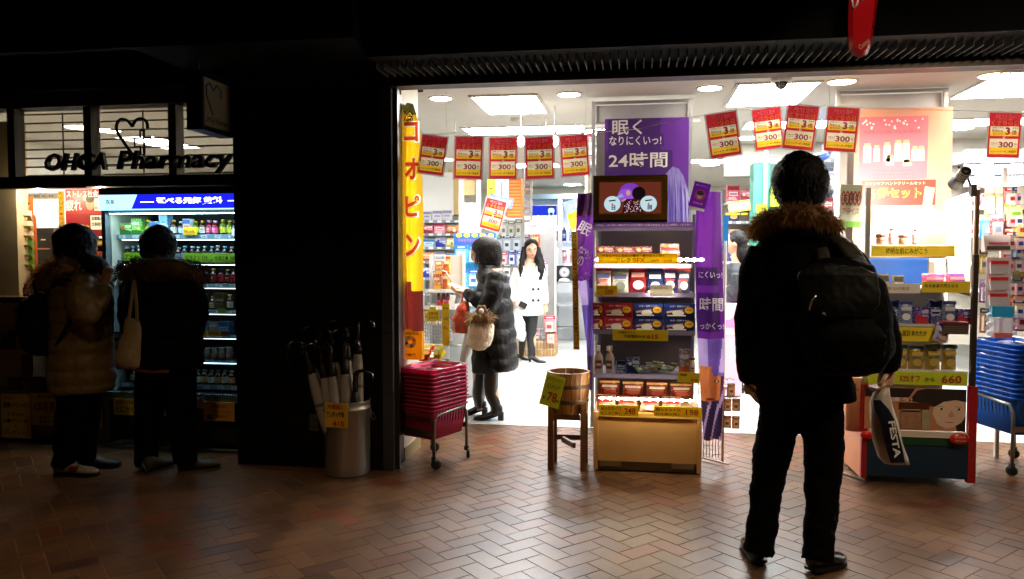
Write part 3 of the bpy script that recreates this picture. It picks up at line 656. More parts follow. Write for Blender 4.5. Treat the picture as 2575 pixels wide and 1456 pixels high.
for s in (.04, .5): q.b2((SX0 + s, SY + .006, .035), (SX0 + s + .14, SY + .011, .068), mat('#6a5230', .6))
sb_build(q, 'base_cabinet')
clear = film('#cfd2da', .35, .1)
stand_sh = {}
for nm, py, x0, x1, dd in (('top', 572, 1490, 1746, .4), ('tablet', 666, 1494, 1738, .4), ('pouch', 738, 1496, 1748, .42), ('mask', 832, 1492, 1748, .44), ('spray', 941, 1492, 1752, .46)):
    a, b = at(x0, py, SY), at(x1, py, SY); stand_sh[nm] = a.z
    q = MB(); q.b2((a.x, SY, a.z - .012), (b.x, SY + dd, a.z), mat('#b9b4c6', .25)); q.b2((a.x, SY - .006, a.z - .02), (b.x, SY - .0005, a.z + .008), mat('#8f86a8', .15, .3))
    sb_build(q, 'shelf_board')
top = stand_sh['top']
q = MB()
for x in (SX0 + .012, SX1 - .03): q.b2((x - .01, SY + .45, zb + .002), (x + .01, SY + .47, top + .1), mat('#77767a', .35, .6))
q.b2((SX0 + .02, SY + .475, zb + .002), (SX1 - .03, SY + .483, top + .02), mat('#5a544e', .6))
sb_build(q, 'back_frame')
q = MB()
for zz in (.3, .7): q.b2((SX0 + .002, SY + .05, zz * (top - zb) + zb), (SX0 + .007, SY + .44, zz * (top - zb) + zb + .3), clear)
sb_build(q, 'side_panel')
# lettered purple edge strip under the screen
a, b = at(1490, 560, SY), at(1748, 560, SY)
q = MB(); q.b2((a.x, SY - .012, top - .004), (b.x, SY - .008, top + .03), mat('#7a4fb0', .3)); q.text('24時間しっかり効く! 飲みやすい小さな錠剤 OD錠も新登場 1日1回 24時間しっかり効く!', (a.x + b.x) / 2, top + .014, .014, PAPER, SY - .0135, wd=(b.x - a.x) * .94)
sb_build(q, 'edge_strip')
# lamp strips on the stand
def lamp_strip(px0, px1, py, n, s, lab, Y=SY - .035, r=.011):
    a, b = at(px0, py, Y), at(px1, py, Y); t = thing('lamp_strip', lab, 'lamp', ((a.x + b.x) / 2, Y, (a.z + b.z) / 2), group='bulb strips on the promotion stand'); L = (b - a).length
    MB().box((0, .006, 0), (L, .006, .012), mat('#d0c8b8', .4)).build('rail', t)
    for i in range(n): MB().ell(((i + .5) / n * L - L / 2, -.008, 0), (r, r, r), glow('#fff0d0', s), 8, 6).build('bulb', t)
lamp_strip(1496, 1772, 653, 16, 150, 'strip of glowing bulbs behind the yellow sign on the stand')
lamp_strip(1630, 1694, 734, 4, 160, 'short strip of glowing bulbs behind the white card of the pouch shelf', Y=SY - .022, r=.008)
lamp_strip(1505, 1745, 1004, 12, 170, 'strip of glowing bulbs in front of the heat packs', Y=SY - .03, r=.009)
# gold framed screen
def screen():
    x0, y0, x1, y1 = 1491, 424, 1677, 556; Y = 5.1; c = at((x0 + x1) / 2, y1, Y); k = mpp(1580, Y); W, H = (x1 - x0) * k, (y1 - y0) * k
    t = thing('framed_screen', 'gold framed video screen showing a purple haired doll with two round fans', 'screen', (c.x, Y, top + .001)); gold = mat('#d8a030', .25, .7, bump=.5, bs=45, var=.25, coat=.3); f = .085 * W
    q = MB()
    for lo, hi in (((-W / 2, 0, .05), (W / 2, .05, f + .05)), ((-W / 2, 0, H - f), (W / 2, .05, H)), ((-W / 2, 0, f + .0502), (-W / 2 + f, .05, H - f - .0002)), ((W / 2 - f, 0, f + .0502), (W / 2, .05, H - f - .0002))): q.b2(lo, hi, gold)
    for s in (-1, 1): q.box((s * (W / 2 - f * .9), -.004, H / 2 + .03), (.006, .01, H - f * 1.6 - .05), mat('#e8c860', .15, .6)); 
    for zz in (f + .046, H - f * .9): q.box((0, -.004, zz), (W - f * 1.8, .01, .006), mat('#e8c860', .15, .6))
    q.build('gold_frame', t)
    MB().b2((-W / 2, .002, 0), (W / 2, .06, .049), mat('#3a3412', .25, .4)).build('foot', t)
    MB().b2((-W / 2 + .004, .051, .051), (W / 2 - .004, .08, H - .004), mat('#1c1a14', .5)).build('back', t)
    sx, z0, z1 = W / 2 - f, f + .052, H - f - .002
    s = MB(); E = lambda h, v=1.: glow(h, v); y = .02
    s.rect(-sx, z0, sx, z1, y, E('#6a3020', .7)); zc = (z0 + z1) / 2; U = sx / 100
    s.disc(0, zc + 22 * U, 34 * U, 26 * U, y - .001, E('#7a3bb8', .8)); s.disc(-14 * U, zc + 8 * U, 26 * U, 22 * U, y - .0012, E('#9a50cc', .8)); s.disc(28 * U, zc + 14 * U, 22 * U, 22 * U, y - .0014, E('#1a1014', .6))
    s.disc(-6 * U, zc + 16 * U, 7 * U, 9 * U, y - .002, E('#c89a8a', .8)); s.poly([(-70 * U, y - .0016, zc - 12 * U), (-20 * U, y - .0016, zc + 4 * U), (-28 * U, y - .0016, zc + 14 * U)], E('#8aa0d0', .8))
    s.poly([(-26 * U, y - .0018, z0), (46 * U, y - .0018, z0), (30 * U, y - .0018, zc - 4 * U), (-18 * U, y - .0018, zc - 4 * U)], E('#3a1418', .7))
    for i in range(60):
        u, v = R.random(), R.random(); s.disc((-18 + 56 * u) * U, z0 + v * (zc - z0) * .8 + 2 * U, 1.7 * U, 1.7 * U, y - .0024, E(R.choice(['#d8a0c8', '#e0c080', '#b070b0', '#e8d8d0']), .8), 6)
    for cx, t1, t2 in ((-58, '一', '日'), (60, '一', '回')):
        s.disc(cx * U, zc - 20 * U, 27 * U, 26 * U, y - .003, E('#b8d0d8', .9), 24); s.text(t1, cx * U, zc - 9 * U, 4 * U, E('#101014', .3), y - .004, wd=22 * U, rot=.12); s.text(t2, cx * U + 4 * U, zc - 32 * U, 15 * U, E('#101014', .3), y - .004, bold=.04)
        s.poly([(cx * U - 4 * U, y - .004, zc - 21 * U), (cx * U, y - .004, zc - 24 * U), (cx * U + 4 * U, y - .004, zc - 21 * U), (cx * U, y - .004, zc - 17 * U)], E('#c04040', .8))
    s.poly([(-30 * U, y - .0035, zc - 10 * U), (-12 * U, y - .0035, zc - 2 * U), (-14 * U, y - .0035, zc - 8 * U), (-34 * U, y - .0035, zc - 14 * U)], E('#c8a090', .7))
    s.build('display', t)
screen()
# goods on the stand
m1 = pk_box(.118, .058, .07, '#a83a55', '#7c2038', '#e9d8d8', '#f2c14a', 2); m2 = pk_box(.118, .058, .07, '#8e2f4a', '#6a1a30', '#e0c8c8', '#f0d080', 2)
kt = [K('medicine_box', 'medicine box', 'rose red medicine box with a flower', .118, m1)]
g = 'rose red medicine boxes on the stand'
row(1497, 1700, 668, SY + .1, kt, 'bucket side, lower layer', g, 1.02, zoff=stand_sh['tablet'] + .001, cap=3)
row(1500, 1700, 612, SY + .16, [K('medicine_box', 'medicine box', 'rose red medicine box with a flower', .118, m2)], 'bucket side, upper layer', g, 1.04, zoff=stand_sh['tablet'] + .0602, cap=3)
km = [K('medicine_box', 'medicine box', 'pale rose medicine box at the cloth end', .12, pk_box(.12, .045, .07, '#c98a94', '#a04a5a', '#f0e4e4', '#e8b050', 2))]
for i in range(3): row(1660, 1740, 660, SY + .12, km, f'shelf board, {("lowest", "middle", "topmost")[i]} layer', g, zoff=stand_sh['tablet'] + .001 + .0462 * i, cap=1)
sp = [K('mask_pouch', 'mask pack', 'pink and white face mask pouch', .105, pk_pouch(.105, .165, .03, '#e9d8dc', '#b23a50', '#4a4f8c', '#e0a8a0')), K('mask_pouch', 'mask pack', 'grey and white face mask pouch', .105, pk_pouch(.105, .165, .03, '#dcdcd8', '#7a8078', '#4a4f8c', '#7f8a86')),
      K('mask_pouch', 'mask pack', 'crimson face mask pouch with white mask picture', .112, pk_pouch(.112, .175, .035, '#9c1e30', '#5a1018', '#d8a0a0', '#f4f0f0')), K('mask_pouch', 'mask pack', 'navy face mask pouch with white mask picture', .1, pk_pouch(.1, .175, .035, '#22306a', '#10183a', '#a8b4d8', '#f2f4f8')),
      K('mask_pouch', 'mask pack', 'navy and red face mask pouch', .085, pk_pouch(.085, .17, .035, '#26336e', '#c8402a', '#d0d8e8', '#eef0f4')), K('mask_pouch', 'mask pack', 'grey blue face mask pouch', .08, pk_pouch(.08, .165, .035, '#4a567c', '#d04a2c', '#c8d0e0', '#e4e8ee'))]
row(1497, 1750, 739, SY + .05, sp, 'bucket side', 'mask pouches on the stand', 1.03, zoff=stand_sh['pouch'] + .001, cap=6)
def mask_box(c1, c2, w_):
    k = ('mask', c1, w_)
    if k not in PM:
        b = MB(); h = .088; y = -.061; b.box((0, 0, h / 2), (w_, .12, h), mat(c1, .3, coat=.3)); b.rect(-w_ * .48, .004, w_ * .48, h * .3, y, mat(c2, .3)); b.disc(-.01, h * .34, w_ * .2, h * .2, y - .001, PAPER, 14); b.poly([(-w_ * .44, y - .0005, h * .3), (w_ * .1, y - .0005, h * .5), (w_ * .1, y - .0005, h * .62), (-w_ * .44, y - .0005, h * .46)], mat('#c8a0a8', .4))
        b.text('かぜ・花粉マスク', -w_ * .02, h * .82, h * .13, PAPER, y - .001, wd=w_ * .62); b.disc(w_ * .3, h * .55, w_ * .15, h * .24, y - .0015, mat('#e8b428', .4), 16); b.text('60枚', w_ * .3, h * .57, h * .14, RED, y - .003, wd=w_ * .2)
        b.rect(-w_ * .42, .01, w_ * .2, .018, y - .001, PAPER); PM[k] = b.mesh('mask_carton')
    return PM[k]
for lay, nm in ((0, 'lower'), (1, 'upper')):
    for i, (px0, px1, c1, c2, wd) in enumerate(((1490, 1516, '#a01f30', '#701420', 'narrow end red'), (1519, 1590, '#a8243a', '#701828', 'red'), (1595, 1666, '#26357c', '#141f50', 'middle navy'), (1672, 1748, '#1c2c70', '#101a48', 'end navy'))):
        a, b_ = at(px0, 830, SY), at(px1, 830, SY); w_ = b_.x - a.x
        o = link('mask_carton', mask_box(c1, c2, round(w_, 3)), None, ((a.x + b_.x) / 2, SY + .075 + R.uniform(-.004, .006), stand_sh['mask'] + .001 + lay * .0895), rad(R.uniform(-1.5, 1.5)))
        tag(o, f'{wd} carton of face masks in the {nm} layer on the stand', 'mask box', 'cartons of face masks on the stand')
# spray shelf
def spray():
    b = MB(); b.lathe([(.026, 0), (.03, .01), (.03, .1), (.018, .13), (.012, .135), (.012, .15)], mat('#d9d4cf', .25, coat=.4), n=12, sy=.7); b.box((0, -.012, .165), (.022, .06, .03), mat('#e8e4de', .3)); b.box((0, -.03, .145), (.008, .012, .03), mat('#d04a3a', .4), rx=.4); b.rect(-.02, .03, .02, .085, -.0215, mat('#8a4a5a', .4)); b.rect(-.015, .05, .015, .065, -.0222, PAPER); return b.mesh('spray_bottle')
sm = spray()
for px, lab in ((1505, 'white trigger spray bottle at the bucket end of the lower shelf'), (1534, 'white trigger spray bottle next to the small blue boxes')):
    a = at(px, 930, SY + .06); tag(link('spray_bottle', sm, None, (a.x, SY + .06, stand_sh['spray'] + .001), R.uniform(-.4, .4)), lab, 'spray bottle')
row(1549, 1610, 930, SY + .08, [K('medicine_box', 'box', 'small deep blue box', .062, pk_box(.062, .08, .04, '#1c3c94', '#0c1c50', '#c8d4f0', '#f0f0f0', 1)), K('medicine_box', 'box', 'bigger deep blue box with white mark', .09, pk_box(.09, .11, .05, '#2448a0', '#102868', '#d8e0f4', '#f0f0f0', 2))], 'spray bottles', 'blue boxes on the lower stand shelf', 1.05, zoff=stand_sh['spray'] + .001, cap=2, rot=10)
sc_ = [pk_pouch(.06, .07, .02, c, '#e8e8e0', '#507060', '#f0f0e8') for c in ('#5a7a4a', '#8a9a86', '#a8b0a0', '#9a8a50', '#606a70')]
for i in range(9):
    a = at(1612 + 9 * i, 930, SY + .06 + .03 * (i % 3)); o = link('sachet', sc_[i % 5], None, (a.x, SY + .05 + .035 * (i % 3), stand_sh['spray'] + .012 + .006 * (i % 4)), R.uniform(-1, 1)); o.rotation_euler.x = rad(-62 + R.uniform(-20, 20))
    tag(o, f'grey green sachet in the loose stand heap, {ORD[i]} from the blue boxes', 'sachet', 'loose sachets on the lower stand shelf')
a = at(1722, 930, SY + .1); tag(link('medicine_box', pk_box(.075, .16, .04, '#8a6a70', '#d86a3a', '#c8d0e8', '#f0a060', 0), None, (a.x, SY + .12, stand_sh['spray'] + .001)), 'upright orange and grey box at the cloth end of the lower shelf', 'box')
a = at(1741, 935, SY + .05); tag(link('bottle', pk_bottle(.018, .115, '#e8e6e2', '#5a3a3a', '#d8c8c0', .7), None, (a.x, SY + .05, stand_sh['spray'] + .001)), 'small white bottle standing in front of the upright orange box', 'bottle')
hp = [K('heat_pack', 'heat pack', 'red and white heat pack in clear wrap', .125, pk_pouch(.125, .1, .06, '#e3b9a4', '#c83a2a', '#c8281e', '#f6ece0'))]
row(1500, 1760, 1030, SY + .06, hp, 'bucket side, front row', 'heat packs on the stand base', 1.12, zoff=zb + .004, cap=5)
hq = [K('heat_pack', 'heat pack', 'dark red pocket heat pack standing behind', .14, pk_pouch(.14, .1, .06, '#a03a30', '#d8a050', '#e4c8b0', '#c84a3a'))]
row(1506, 1750, 985, SY + .2, hq, 'bucket side, back row', 'heat packs on the stand base', 1.12, zoff=zb + .075, cap=4)
# yellow price cards on the stand
YS = SY - .06
sign('price_card', 'long yellow handwritten card in front of the bulb strip on the stand', (1502, 637, 1702, 663), YS, thin('#f0d828', .45), [('今年もつらい花粉に! 鼻水・鼻づまりに効く', .45, .24, .26, INK, .78), ('アレクラ', .36, .68, .44, INK, .26), ('FX', .55, .68, .42, RED, .1), ('1480円', .72, .72, .24, RED, .1), ('2036円', .88, .72, .24, RED, .1)])
sign('price_card', 'yellow card at the bucket end of the mask pouch shelf', (1499, 718, 1552, 744), YS + .02, thin('#f0d828', .45), [('広告の品', .3, .2, .24, INK, .5), ('298', .6, .6, .4, RED, .4)])
sign('price_card', 'white card glowing in the light of the mask pouch shelf', (1634, 716, 1692, 745), YS + .01, thin('#f4f0e4', .6), [('お買得', .5, .3, .22, mat('#d8c8a0', .5), .6)])
sign('price_card', 'yellow card hanging below the stacked mask cartons', (1540, 829, 1680, 857), YS + .02, YEL, [('お徳用マスク', .26, .24, .22, INK, .3), ('千枚葉粉かぜ', .4, .6, .3, INK, .4), ('615', .72, .6, .4, RED, .2)])
sign('price_card', 'small yellow card clipped at the cloth end of the lower shelf', (1704, 936, 1760, 963), YS + .02, YEL, [('乳酸菌', .25, .25, .22, INK, .3), ('¥198', .75, .7, .28, RED, .3)], rot=3)
sign('price_card', 'yellow card under the heat packs on the bucket side', (1506, 1018, 1606, 1047), YS, thin('#f0d828', .45), [('貼ったカイロ', .3, .3, .3, INK, .5), ('10コ 熱く続く', .3, .72, .2, INK, .5), ('248', .78, .5, .55, RED, .28)])
sign('price_card', 'yellow card under the heat packs on the cloth side', (1643, 1022, 1765, 1049), YS, thin('#f0d828', .45), [('貼ったカイロ', .3, .3, .3, INK, .5), ('10コ 熱く続く', .3, .72, .2, INK, .5), ('198', .8, .5, .55, RED, .26)])
sign('leaflet_card', 'small purple card with a haired face clipped above the draped cloth', (1738, 458, 1780, 530), 5.15, thin('#8a2ab0', .5), [('眠くなりにくい', .5, .12, .05, PAPER, .7), ('花粉症', .5, .75, .08, mat('#f4b8d8', .5), .6)], rot=14,
     extra=lambda b, W, H, y: (b.disc(0, H * .06, W * .34, H * .2, y, mat('#c04a9a', .5), 18), b.disc(0, H * .03, W * .17, H * .12, y - .001, mat('#e8b088', .5), 14), b.disc(0, H * .12, W * .22, H * .09, y - .0015, mat('#4a2a5a', .5), 14), b.rect(-W * .5, -H * .5, W * .5, -H * .4, y, PAPER)))
# wire side rack with hanging orange packs behind the draped cloth
rk = MB(); X = at(1815, 1000, 5.45).x
for i in range(9): rk.tube([(X - .16 + .02 * i, 5.42, .02), (X - .16 + .02 * i, 5.42, 1.45)], .0022, STEEL, 5)
for i in range(24): rk.tube([(X - .16, 5.424, .04 + .06 * i), (X, 5.424, .04 + .06 * i)], .0022, STEEL, 5)
rk.tube([(X + .005, 5.4, 0), (X + .005, 5.4, 1.5)], .009, WHITE, 8); rk.box((X + .02, 5.36, at(1840, 972, 5.4).z), (.06, .06, .018), WHITE)
for z in (at(1840, 950, 5.4).z, at(1840, 1000, 5.4).z, at(1840, 1045, 5.4).z): rk.tube([(X + .01, 5.4, z), (X + .02, 5.3, z), (X + .02, 5.28, z + .015)], .003, STEEL, 5); rk.tube([(X + .04, 5.4, z), (X + .06, 5.3, z), (X + .06, 5.28, z + .015)], .003, STEEL, 5)
rk.tube([(X - .16, 5.42, .02), (X + .03, 5.25, .02)], .006, WHITE, 6)
tag(rk.build('wire_rack'), 'white wire grid rack with hooks behind the draped cloth', 'wire rack')
om = pk_hang(.052, .085, '#c8814a', '#8a4a20', '#e8d0a8', .006)
for i, (px, py) in enumerate(((1838, 996), (1830, 1036), (1851, 1034), (1829, 1078), (1850, 1078))):
    a = at(px, py, 5.27); tag(link('hanging_pack', om, None, (a.x, 5.27 + .02 * (i % 2), a.z), R.uniform(-.2, .2)), 'small orange card pack hanging on the wire rack, ' + ('alone on the top hook', 'middle pair, stand side', 'middle pair, side of the man', 'bottom pair, stand side', 'bottom pair, side of the man')[i], 'hanging pack', 'orange packs on the wire rack')
# ------------------------------------------------------------------ wooden bucket on its stool
wood = mat('#8a5a2c', .45, bump=.3, bs=14, var=.3, vs=10, stretch=(6, 6, .5), coat=.2); wood2 = mat('#6b431f', .45, bump=.3, bs=14, var=.3, vs=8, stretch=(6, 6, .5), coat=.25)
BY = 5.12
c = onz(1429, 1152, 0); c.y = BY; c.x = at(1429, 1152, BY).x
t = thing('bucket_stool', 'brown wooden stool with four legs carrying the round bucket', 'stool', (c.x, BY, 0)); zt = at(1429, 1022, BY).z; r = .125
for sx in (-1, 1):
    for sy in (-1, 1): MB().box((sx * .105, sy * .105, zt * .5 + .02), (.036, .036, zt + .04), wood2, rz=.1 * sx).build('leg', t)
for sy in (-1, 1): MB().box((0, sy * .105, zt - .05), (.17, .02, .035), wood2).build('rail', t); 
for sx in (-1, 1): MB().box((sx * .105, 0, zt - .052), (.02, .17, .035), wood2).build('rail', t)
MB().box((0, .105, .17), (.17, .02, .035), wood2).build('stretcher', t); MB().box((.0, 0, .16), (.02, .19, .035), wood2, rz=.5).build('stretcher', t)
bz = zt - .03; hb = at(1429, 940, BY - .13).z - bz
t = thing('wooden_bucket', 'round wooden tub with dark hoops on the brown stool', 'bucket', (c.x, BY, bz)); R0 = 55 * mpp(1429, BY)
for i in range(14):
    a0, a1 = math.tau * i / 14 + .012, math.tau * (i + 1) / 14 - .012; q = MB(); vs = []
    for z, ro in ((0, .9), (hb, 1.)):
        for a in (a0, (a0 + a1) / 2, a1): vs += [(R0 * ro * math.cos(a), R0 * ro * math.sin(a), z), (R0 * (ro - .12) * math.cos(a), R0 * (ro - .12) * math.sin(a), z)]
    q.add(vs, [(0, 2, 8, 6), (2, 4, 10, 8), (1, 7, 9, 3), (3, 9, 11, 5), (6, 8, 9, 7), (8, 10, 11, 9), (0, 6, 7, 1), (4, 5, 11, 10), (0, 1, 3, 2), (2, 3, 5, 4)], mat(R.choice(['#9a6632', '#a3703a', '#8c5a2a']), .45, bump=.25, bs=14, var=.3, vs=10, stretch=(6, 6, .5)))
    q.build('stave', t)
MB().lathe([(R0 * .88, .02), (R0 * .88, .025)], wood2, n=24).build('bottom', t)
for z in (.25, .62): MB().lathe([(R0 * (.9 + .1 * z) + .002, hb * z), (R0 * (.9 + .1 * z) + .005, hb * z + .012), (R0 * (.9 + .1 * z) + .002, hb * z + .024)], mat('#4a3420', .5), n=28, cap=False).build('hoop', t)
MB().lathe([(R0 * .86, hb * .55), (R0 * .8, hb * .7), (.02, hb * .78)], mat('#a9b0a4', .4, bump=1, bs=40, var=.5, vs=40), n=24).build('contents', t)
sign('price_card', 'lime price card leaning on the rim of the wooden tub', (1364, 944, 1414, 1024), BY - .16, LIME, [('ちくちくスッキリ', .5, .12, .09, RED, .7), ('ミンティア', .5, .36, .13, INK, .62), ('78', .56, .68, .3, RED, .5), ('¥', .16, .74, .1, INK), ('円', .88, .78, .1, INK)], rot=14)
# ------------------------------------------------------------------ basket stacks on castor frames
def basket_mesh(h, W, D, H):
    b = MB(); m = thin(h, .4, .05); n = 9; tp = .84
    def ringp(z, s, inset=0.):
        out = []; hw, hd = W / 2 * s - inset, D / 2 * s - inset; r_ = .03
        for cx, cy, a0 in ((hw - r_, hd - r_, 0), (-hw + r_, hd - r_, 1), (-hw + r_, -hd + r_, 2), (hw - r_, -hd + r_, 3)):
            for i in range(4): a = math.pi / 2 * (a0 + i / 3); out.append((cx + r_ * math.cos(a), cy + r_ * math.sin(a), z))
        return out
    b.rings([ringp(0, tp), ringp(H * .72, .95), ringp(H * .96, .985), ringp(H * .962, 1.03), ringp(H, 1.03), ringp(H, .97), ringp(H * .72, .94, .002), ringp(.006, tp, .004)], m, True, True)
    dk = mat('#%02x%02x%02x' % tuple(int(int(h[i:i + 2], 16) * .45) for i in (1, 3, 5)), .5)
    for i in range(15):
        x = (-.43 + .86 * i / 14) * W
        for s in (-1, 1): b.box((x * .93, s * (D / 2 * .945), H * .6), (.006, .004, H * .3), dk, rx=-s * .13)
    for i in range(11):
        y = (-.42 + .84 * i / 10) * D
        for s in (-1, 1): b.box((s * W / 2 * .945, y * .93, H * .6), (.004, .006, H * .3), dk, ry=s * .13)
    return b.mesh('shopping_basket')
def basket_handle(W, D, H):
    b = MB()
    for s in (-1, 1): b.tube([(-W * .5, s * D * .06, H * .99), (-W * .44, s * D * .47, H * 1.015), (W * .44, s * D * .47, H * 1.015), (W * .5, s * D * .06, H * .99)], .004, mat('#c9c7c6', .25, .7), 6)
    return b.mesh('handle')
def cart(px, pyb, Y, W, D, H, col, n, step, z0, lab, blab, grp, rz):
    p = at(px, pyb, Y); k = thing('basket_cart', lab, 'basket cart', (p.x, Y, 0), rz)
    ch = mat('#8a8580', .3, .9)
    w2, d2 = W / 2 * .95, D / 2 * .9; zt = z0 + H * .8
    for sx in (-1, 1):
        q = MB(); q.tube([(sx * w2, -d2, .075), (sx * w2, -d2, zt - .05), (sx * w2, -d2 + .03, zt), (sx * w2, d2 - .03, zt + .02), (sx * w2, d2, zt - .04), (sx * w2, d2, .075)], .011, ch, 8); q.build('side_frame', k)
    for sy in (-1, 1): MB().box((0, sy * d2, z0 + .04), (2 * w2 - .02, .006, .035), ch).build('cross_bar', k)
    for sx in (-1, 1):
        for sy in (-1, 1):
            c_ = MB().box((sx * w2, sy * d2, .068), (.03, .02, .03), DKGREY).build('castor', k); q = MB(); q.M = Matrix.Translation((sx * w2 + .008, sy * d2 + .01, .034)) @ Matrix.Rotation(rad(90 + 30 * sx * sy), 4, 'Z') @ Matrix.Rotation(rad(90), 4, 'X'); q.lathe([(.015, -.011), (.034, -.01), (.034, .01), (.015, .011)], BLACK, n=14); q.build('wheel', c_)
    bm, hm = basket_mesh(col, W, D, H), basket_handle(W, D, H)
    for i in range(n):
        z = z0 + step * i
        o = link('shopping_basket', bm, None, (p.x + R.uniform(-.004, .004), Y + R.uniform(-.004, .004), z), rz + rad(R.uniform(-1.2, 1.2))); link('handle', hm, o)
        tag(o, f'{blab}, ' + ('lowest of its stack' if i == 0 else 'topmost of its stack' if i == n - 1 else f'{ORD[i]} up from the bottom of its stack'), 'shopping basket', grp)
cart(1090, 1172, 5.12, .315, .40, .2, '#e24a7e', 11, .0265, .19, 'low steel castor frame carrying the pink shopping baskets by the yellow banner', 'pink plastic shopping basket', 'stack of pink shopping baskets', rad(-24))
cart(2548, 1130, 5.55, .34, .44, .24, '#1a70dc', 12, .031, .26, 'steel castor frame carrying the blue shopping baskets at the picture edge', 'blue plastic shopping basket', 'stack of blue shopping baskets', rad(14))
# ------------------------------------------------------------------ metal bin with umbrellas
p = onz(874, 1205); BYY = p.y + .15; BX = at(874, 1100, BYY).x
t = thing('umbrella_bin', 'brushed metal bin full of folded umbrellas in front of the black pillar', 'bin', (BX, BYY, 0)); br = 57 * mpp(877, BYY); bh = at(870, 1014, BYY - br * .9).z
steel = mat('#b4b0a6', .36, .85, var=.25, vs=4, bump=.06, bs=18, stretch=(1, 1, .25))
MB().lathe([(br * .93, 0), (br * .95, .012), (br * .955, bh * .88), (br * .985, bh * .885), (br * .985, bh * .905), (br * .965, bh * .91), (br * .975, bh * .985), (br * 1.01, bh * .992), (br * 1.01, bh), (br * .96, bh), (br * .94, bh * .98), (br * .93, .02)], steel, n=40).build('body', t)
for s in (1, -1):
    q = MB(); q.box((s * br * .99, 0, bh * .82), (.012, .05, .05), steel); q.tube([(s * (br + .006), -.03, bh * .82), (s * (br + .03), -.028, bh * .74), (s * (br + .03), .028, bh * .74), (s * (br + .006), .03, bh * .82)], .005, STEEL, 6); q.build('handle', t)
sign('price_card', 'yellow handwritten card taped to the metal umbrella bin', (817, 1014, 874, 1074), BYY - br - .012, mat('#d8a828', .5), [('大感謝!!', .45, .14, .2, RED, .7), ('ワンタッチ傘', .48, .46, .26, INK, .8), ('410', .62, .83, .24, RED, .5)], rot=1)
um_s = []
def umb(col, clear_):
    b = MB(); L = .86; cl = film('#dcd8d4', .45, .2) if clear_ else mat(col, .4, coat=.3)
    rr = [[((.027 + .005 * math.sin(7 * a) * (1 - z / .62)) * (.25 + .75 * min(1, z / .16)) * (1 - .45 * max(0, z - .45) / .2) * math.cos(a), (.027 + .005 * math.sin(7 * a) * (1 - z / .62)) * (.25 + .75 * min(1, z / .16)) * (1 - .45 * max(0, z - .45) / .2) * math.sin(a), z) for a in [math.tau * j / 14 for j in range(14)]] for z in [.02 + .6 * i / 9 for i in range(10)]]
    b.rings(rr, cl); c1 = b.mesh('canopy')
    b = MB(); b.tube([(0, 0, 0), (0, 0, .7)], .005, mat('#c8c4bc', .3, .8), 6); b.lathe([(.02, .56), (.022, .61), (.014, .68), (.01, .7)], mat('#141212', .5), n=10); b.lathe([(.03, .3), (.0305, .325)], mat('#6a5a48', .5), n=12, cap=False); s1 = b.mesh('shaft')
    b = MB(); pts = [(0, 0, .62), (0, 0, .78)] + [(.042 - .042 * math.cos(a), 0, .8 + .05 * math.sin(a)) for a in [math.pi * i / 8 for i in range(9)]] + [(.084, 0, .78)]
    b.tube(pts, .014, mat('#0c0b0b', .2, coat=.5), 8); return c1, s1, b.mesh('handle')
u1, u2 = umb('#a39c98', False), umb('#2f5a2c', False)
for i, (dx, dy, tx, ty, rz_, gz) in enumerate(((-.11, .03, -.42, .1, 185, .02), (-.09, -.06, -.30, -.05, 175, -.05), (-.065, .02, -.22, .0, 210, .05), (-.02, -.03, -.15, .02, 150, .03), (.0, .06, -.10, .04, -160, .08), (.04, -.02, -.05, .0, 120, .05), (-.1, -.03, -.34, .02, 190, -.1), (-.075, .05, -.27, .06, 160, -.06), (-.055, -.06, -.17, -.03, 200, -.1), (-.03, .0, -.13, .03, 30, .0), (-.01, -.07, -.10, -.02, 170, -.09), (.015, .05, -.06, .06, 10, .06), (.03, -.05, -.03, -.02, -20, -.07), (.05, .06, -.02, .05, 40, .07), (.06, .0, -.0, .02, -10, .1), (.075, -.05, .03, .0, 0, -.03))):
    kind = u2 if i == 15 else u1
    if i == 15: tx, gz = .02, -.36
    o = thing('umbrella', f'folded pale umbrella with black hook handle in the metal bin, {ORD[i]} in the bunch' if i < 15 else 'short green umbrella low in the metal bin', 'umbrella', (BX + dx * 1.05 + .012 * math.sin(i * 2.4), BYY + dy * 1.2, .19 + gz * .7 + bh * .12), 0, 'umbrellas standing in the metal bin')
    o.rotation_euler = (-ty * .6, tx * .85, rad(rz_)); o.rotation_mode = 'ZXY'; o.scale = (1.3, 1.3, .8)
    for nm, me in zip(('canopy', 'shaft', 'handle'), kind): link(nm, me, o)
# ------------------------------------------------------------------ the cosmetics stand at the picture's edge
CY = 5.02
def cx(px, py=900, Y=CY): return at(px, py, Y).x
def cz(py, px=2300, Y=CY): return at(px, py, Y).z
X0, X1 = cx(2168, 1170), cx(2452, 1170)
cs = thing('cosmetics_stand', 'tall cosmetics stand with red post and picture of a smiling woman', 'display stand', (X0, CY, 0))
def cb(mb, name): o = mb.build(name, cs); o.location = (-X0, -CY, 0); return o
redm = mat('#a81c24', .35, coat=.2); q = MB(); q.b2((X1 - .045, CY - .01, .03), (X1, CY + .03, cz(968)), redm); q.b2((X1 - .04, CY - .005, cz(968) + .001), (X1 - .012, CY + .025, cz(640)), mat('#4a4038', .3, .5)); q.b2((X1 - .035, CY, cz(640) + .001), (X1 - .015, CY + .02, cz(478)), mat('#7a5a30', .3, .6)); cb(q, 'post')
q = MB(); q.b2((X0 - .01, CY - .01, .03), (X0 + .022, CY + .02, cz(970)), redm); q.b2((X0 - .008, CY, cz(970) + .001), (X0 + .018, CY + .02, cz(470)), mat('#b9b6b0', .3, .4)); cb(q, 'post')
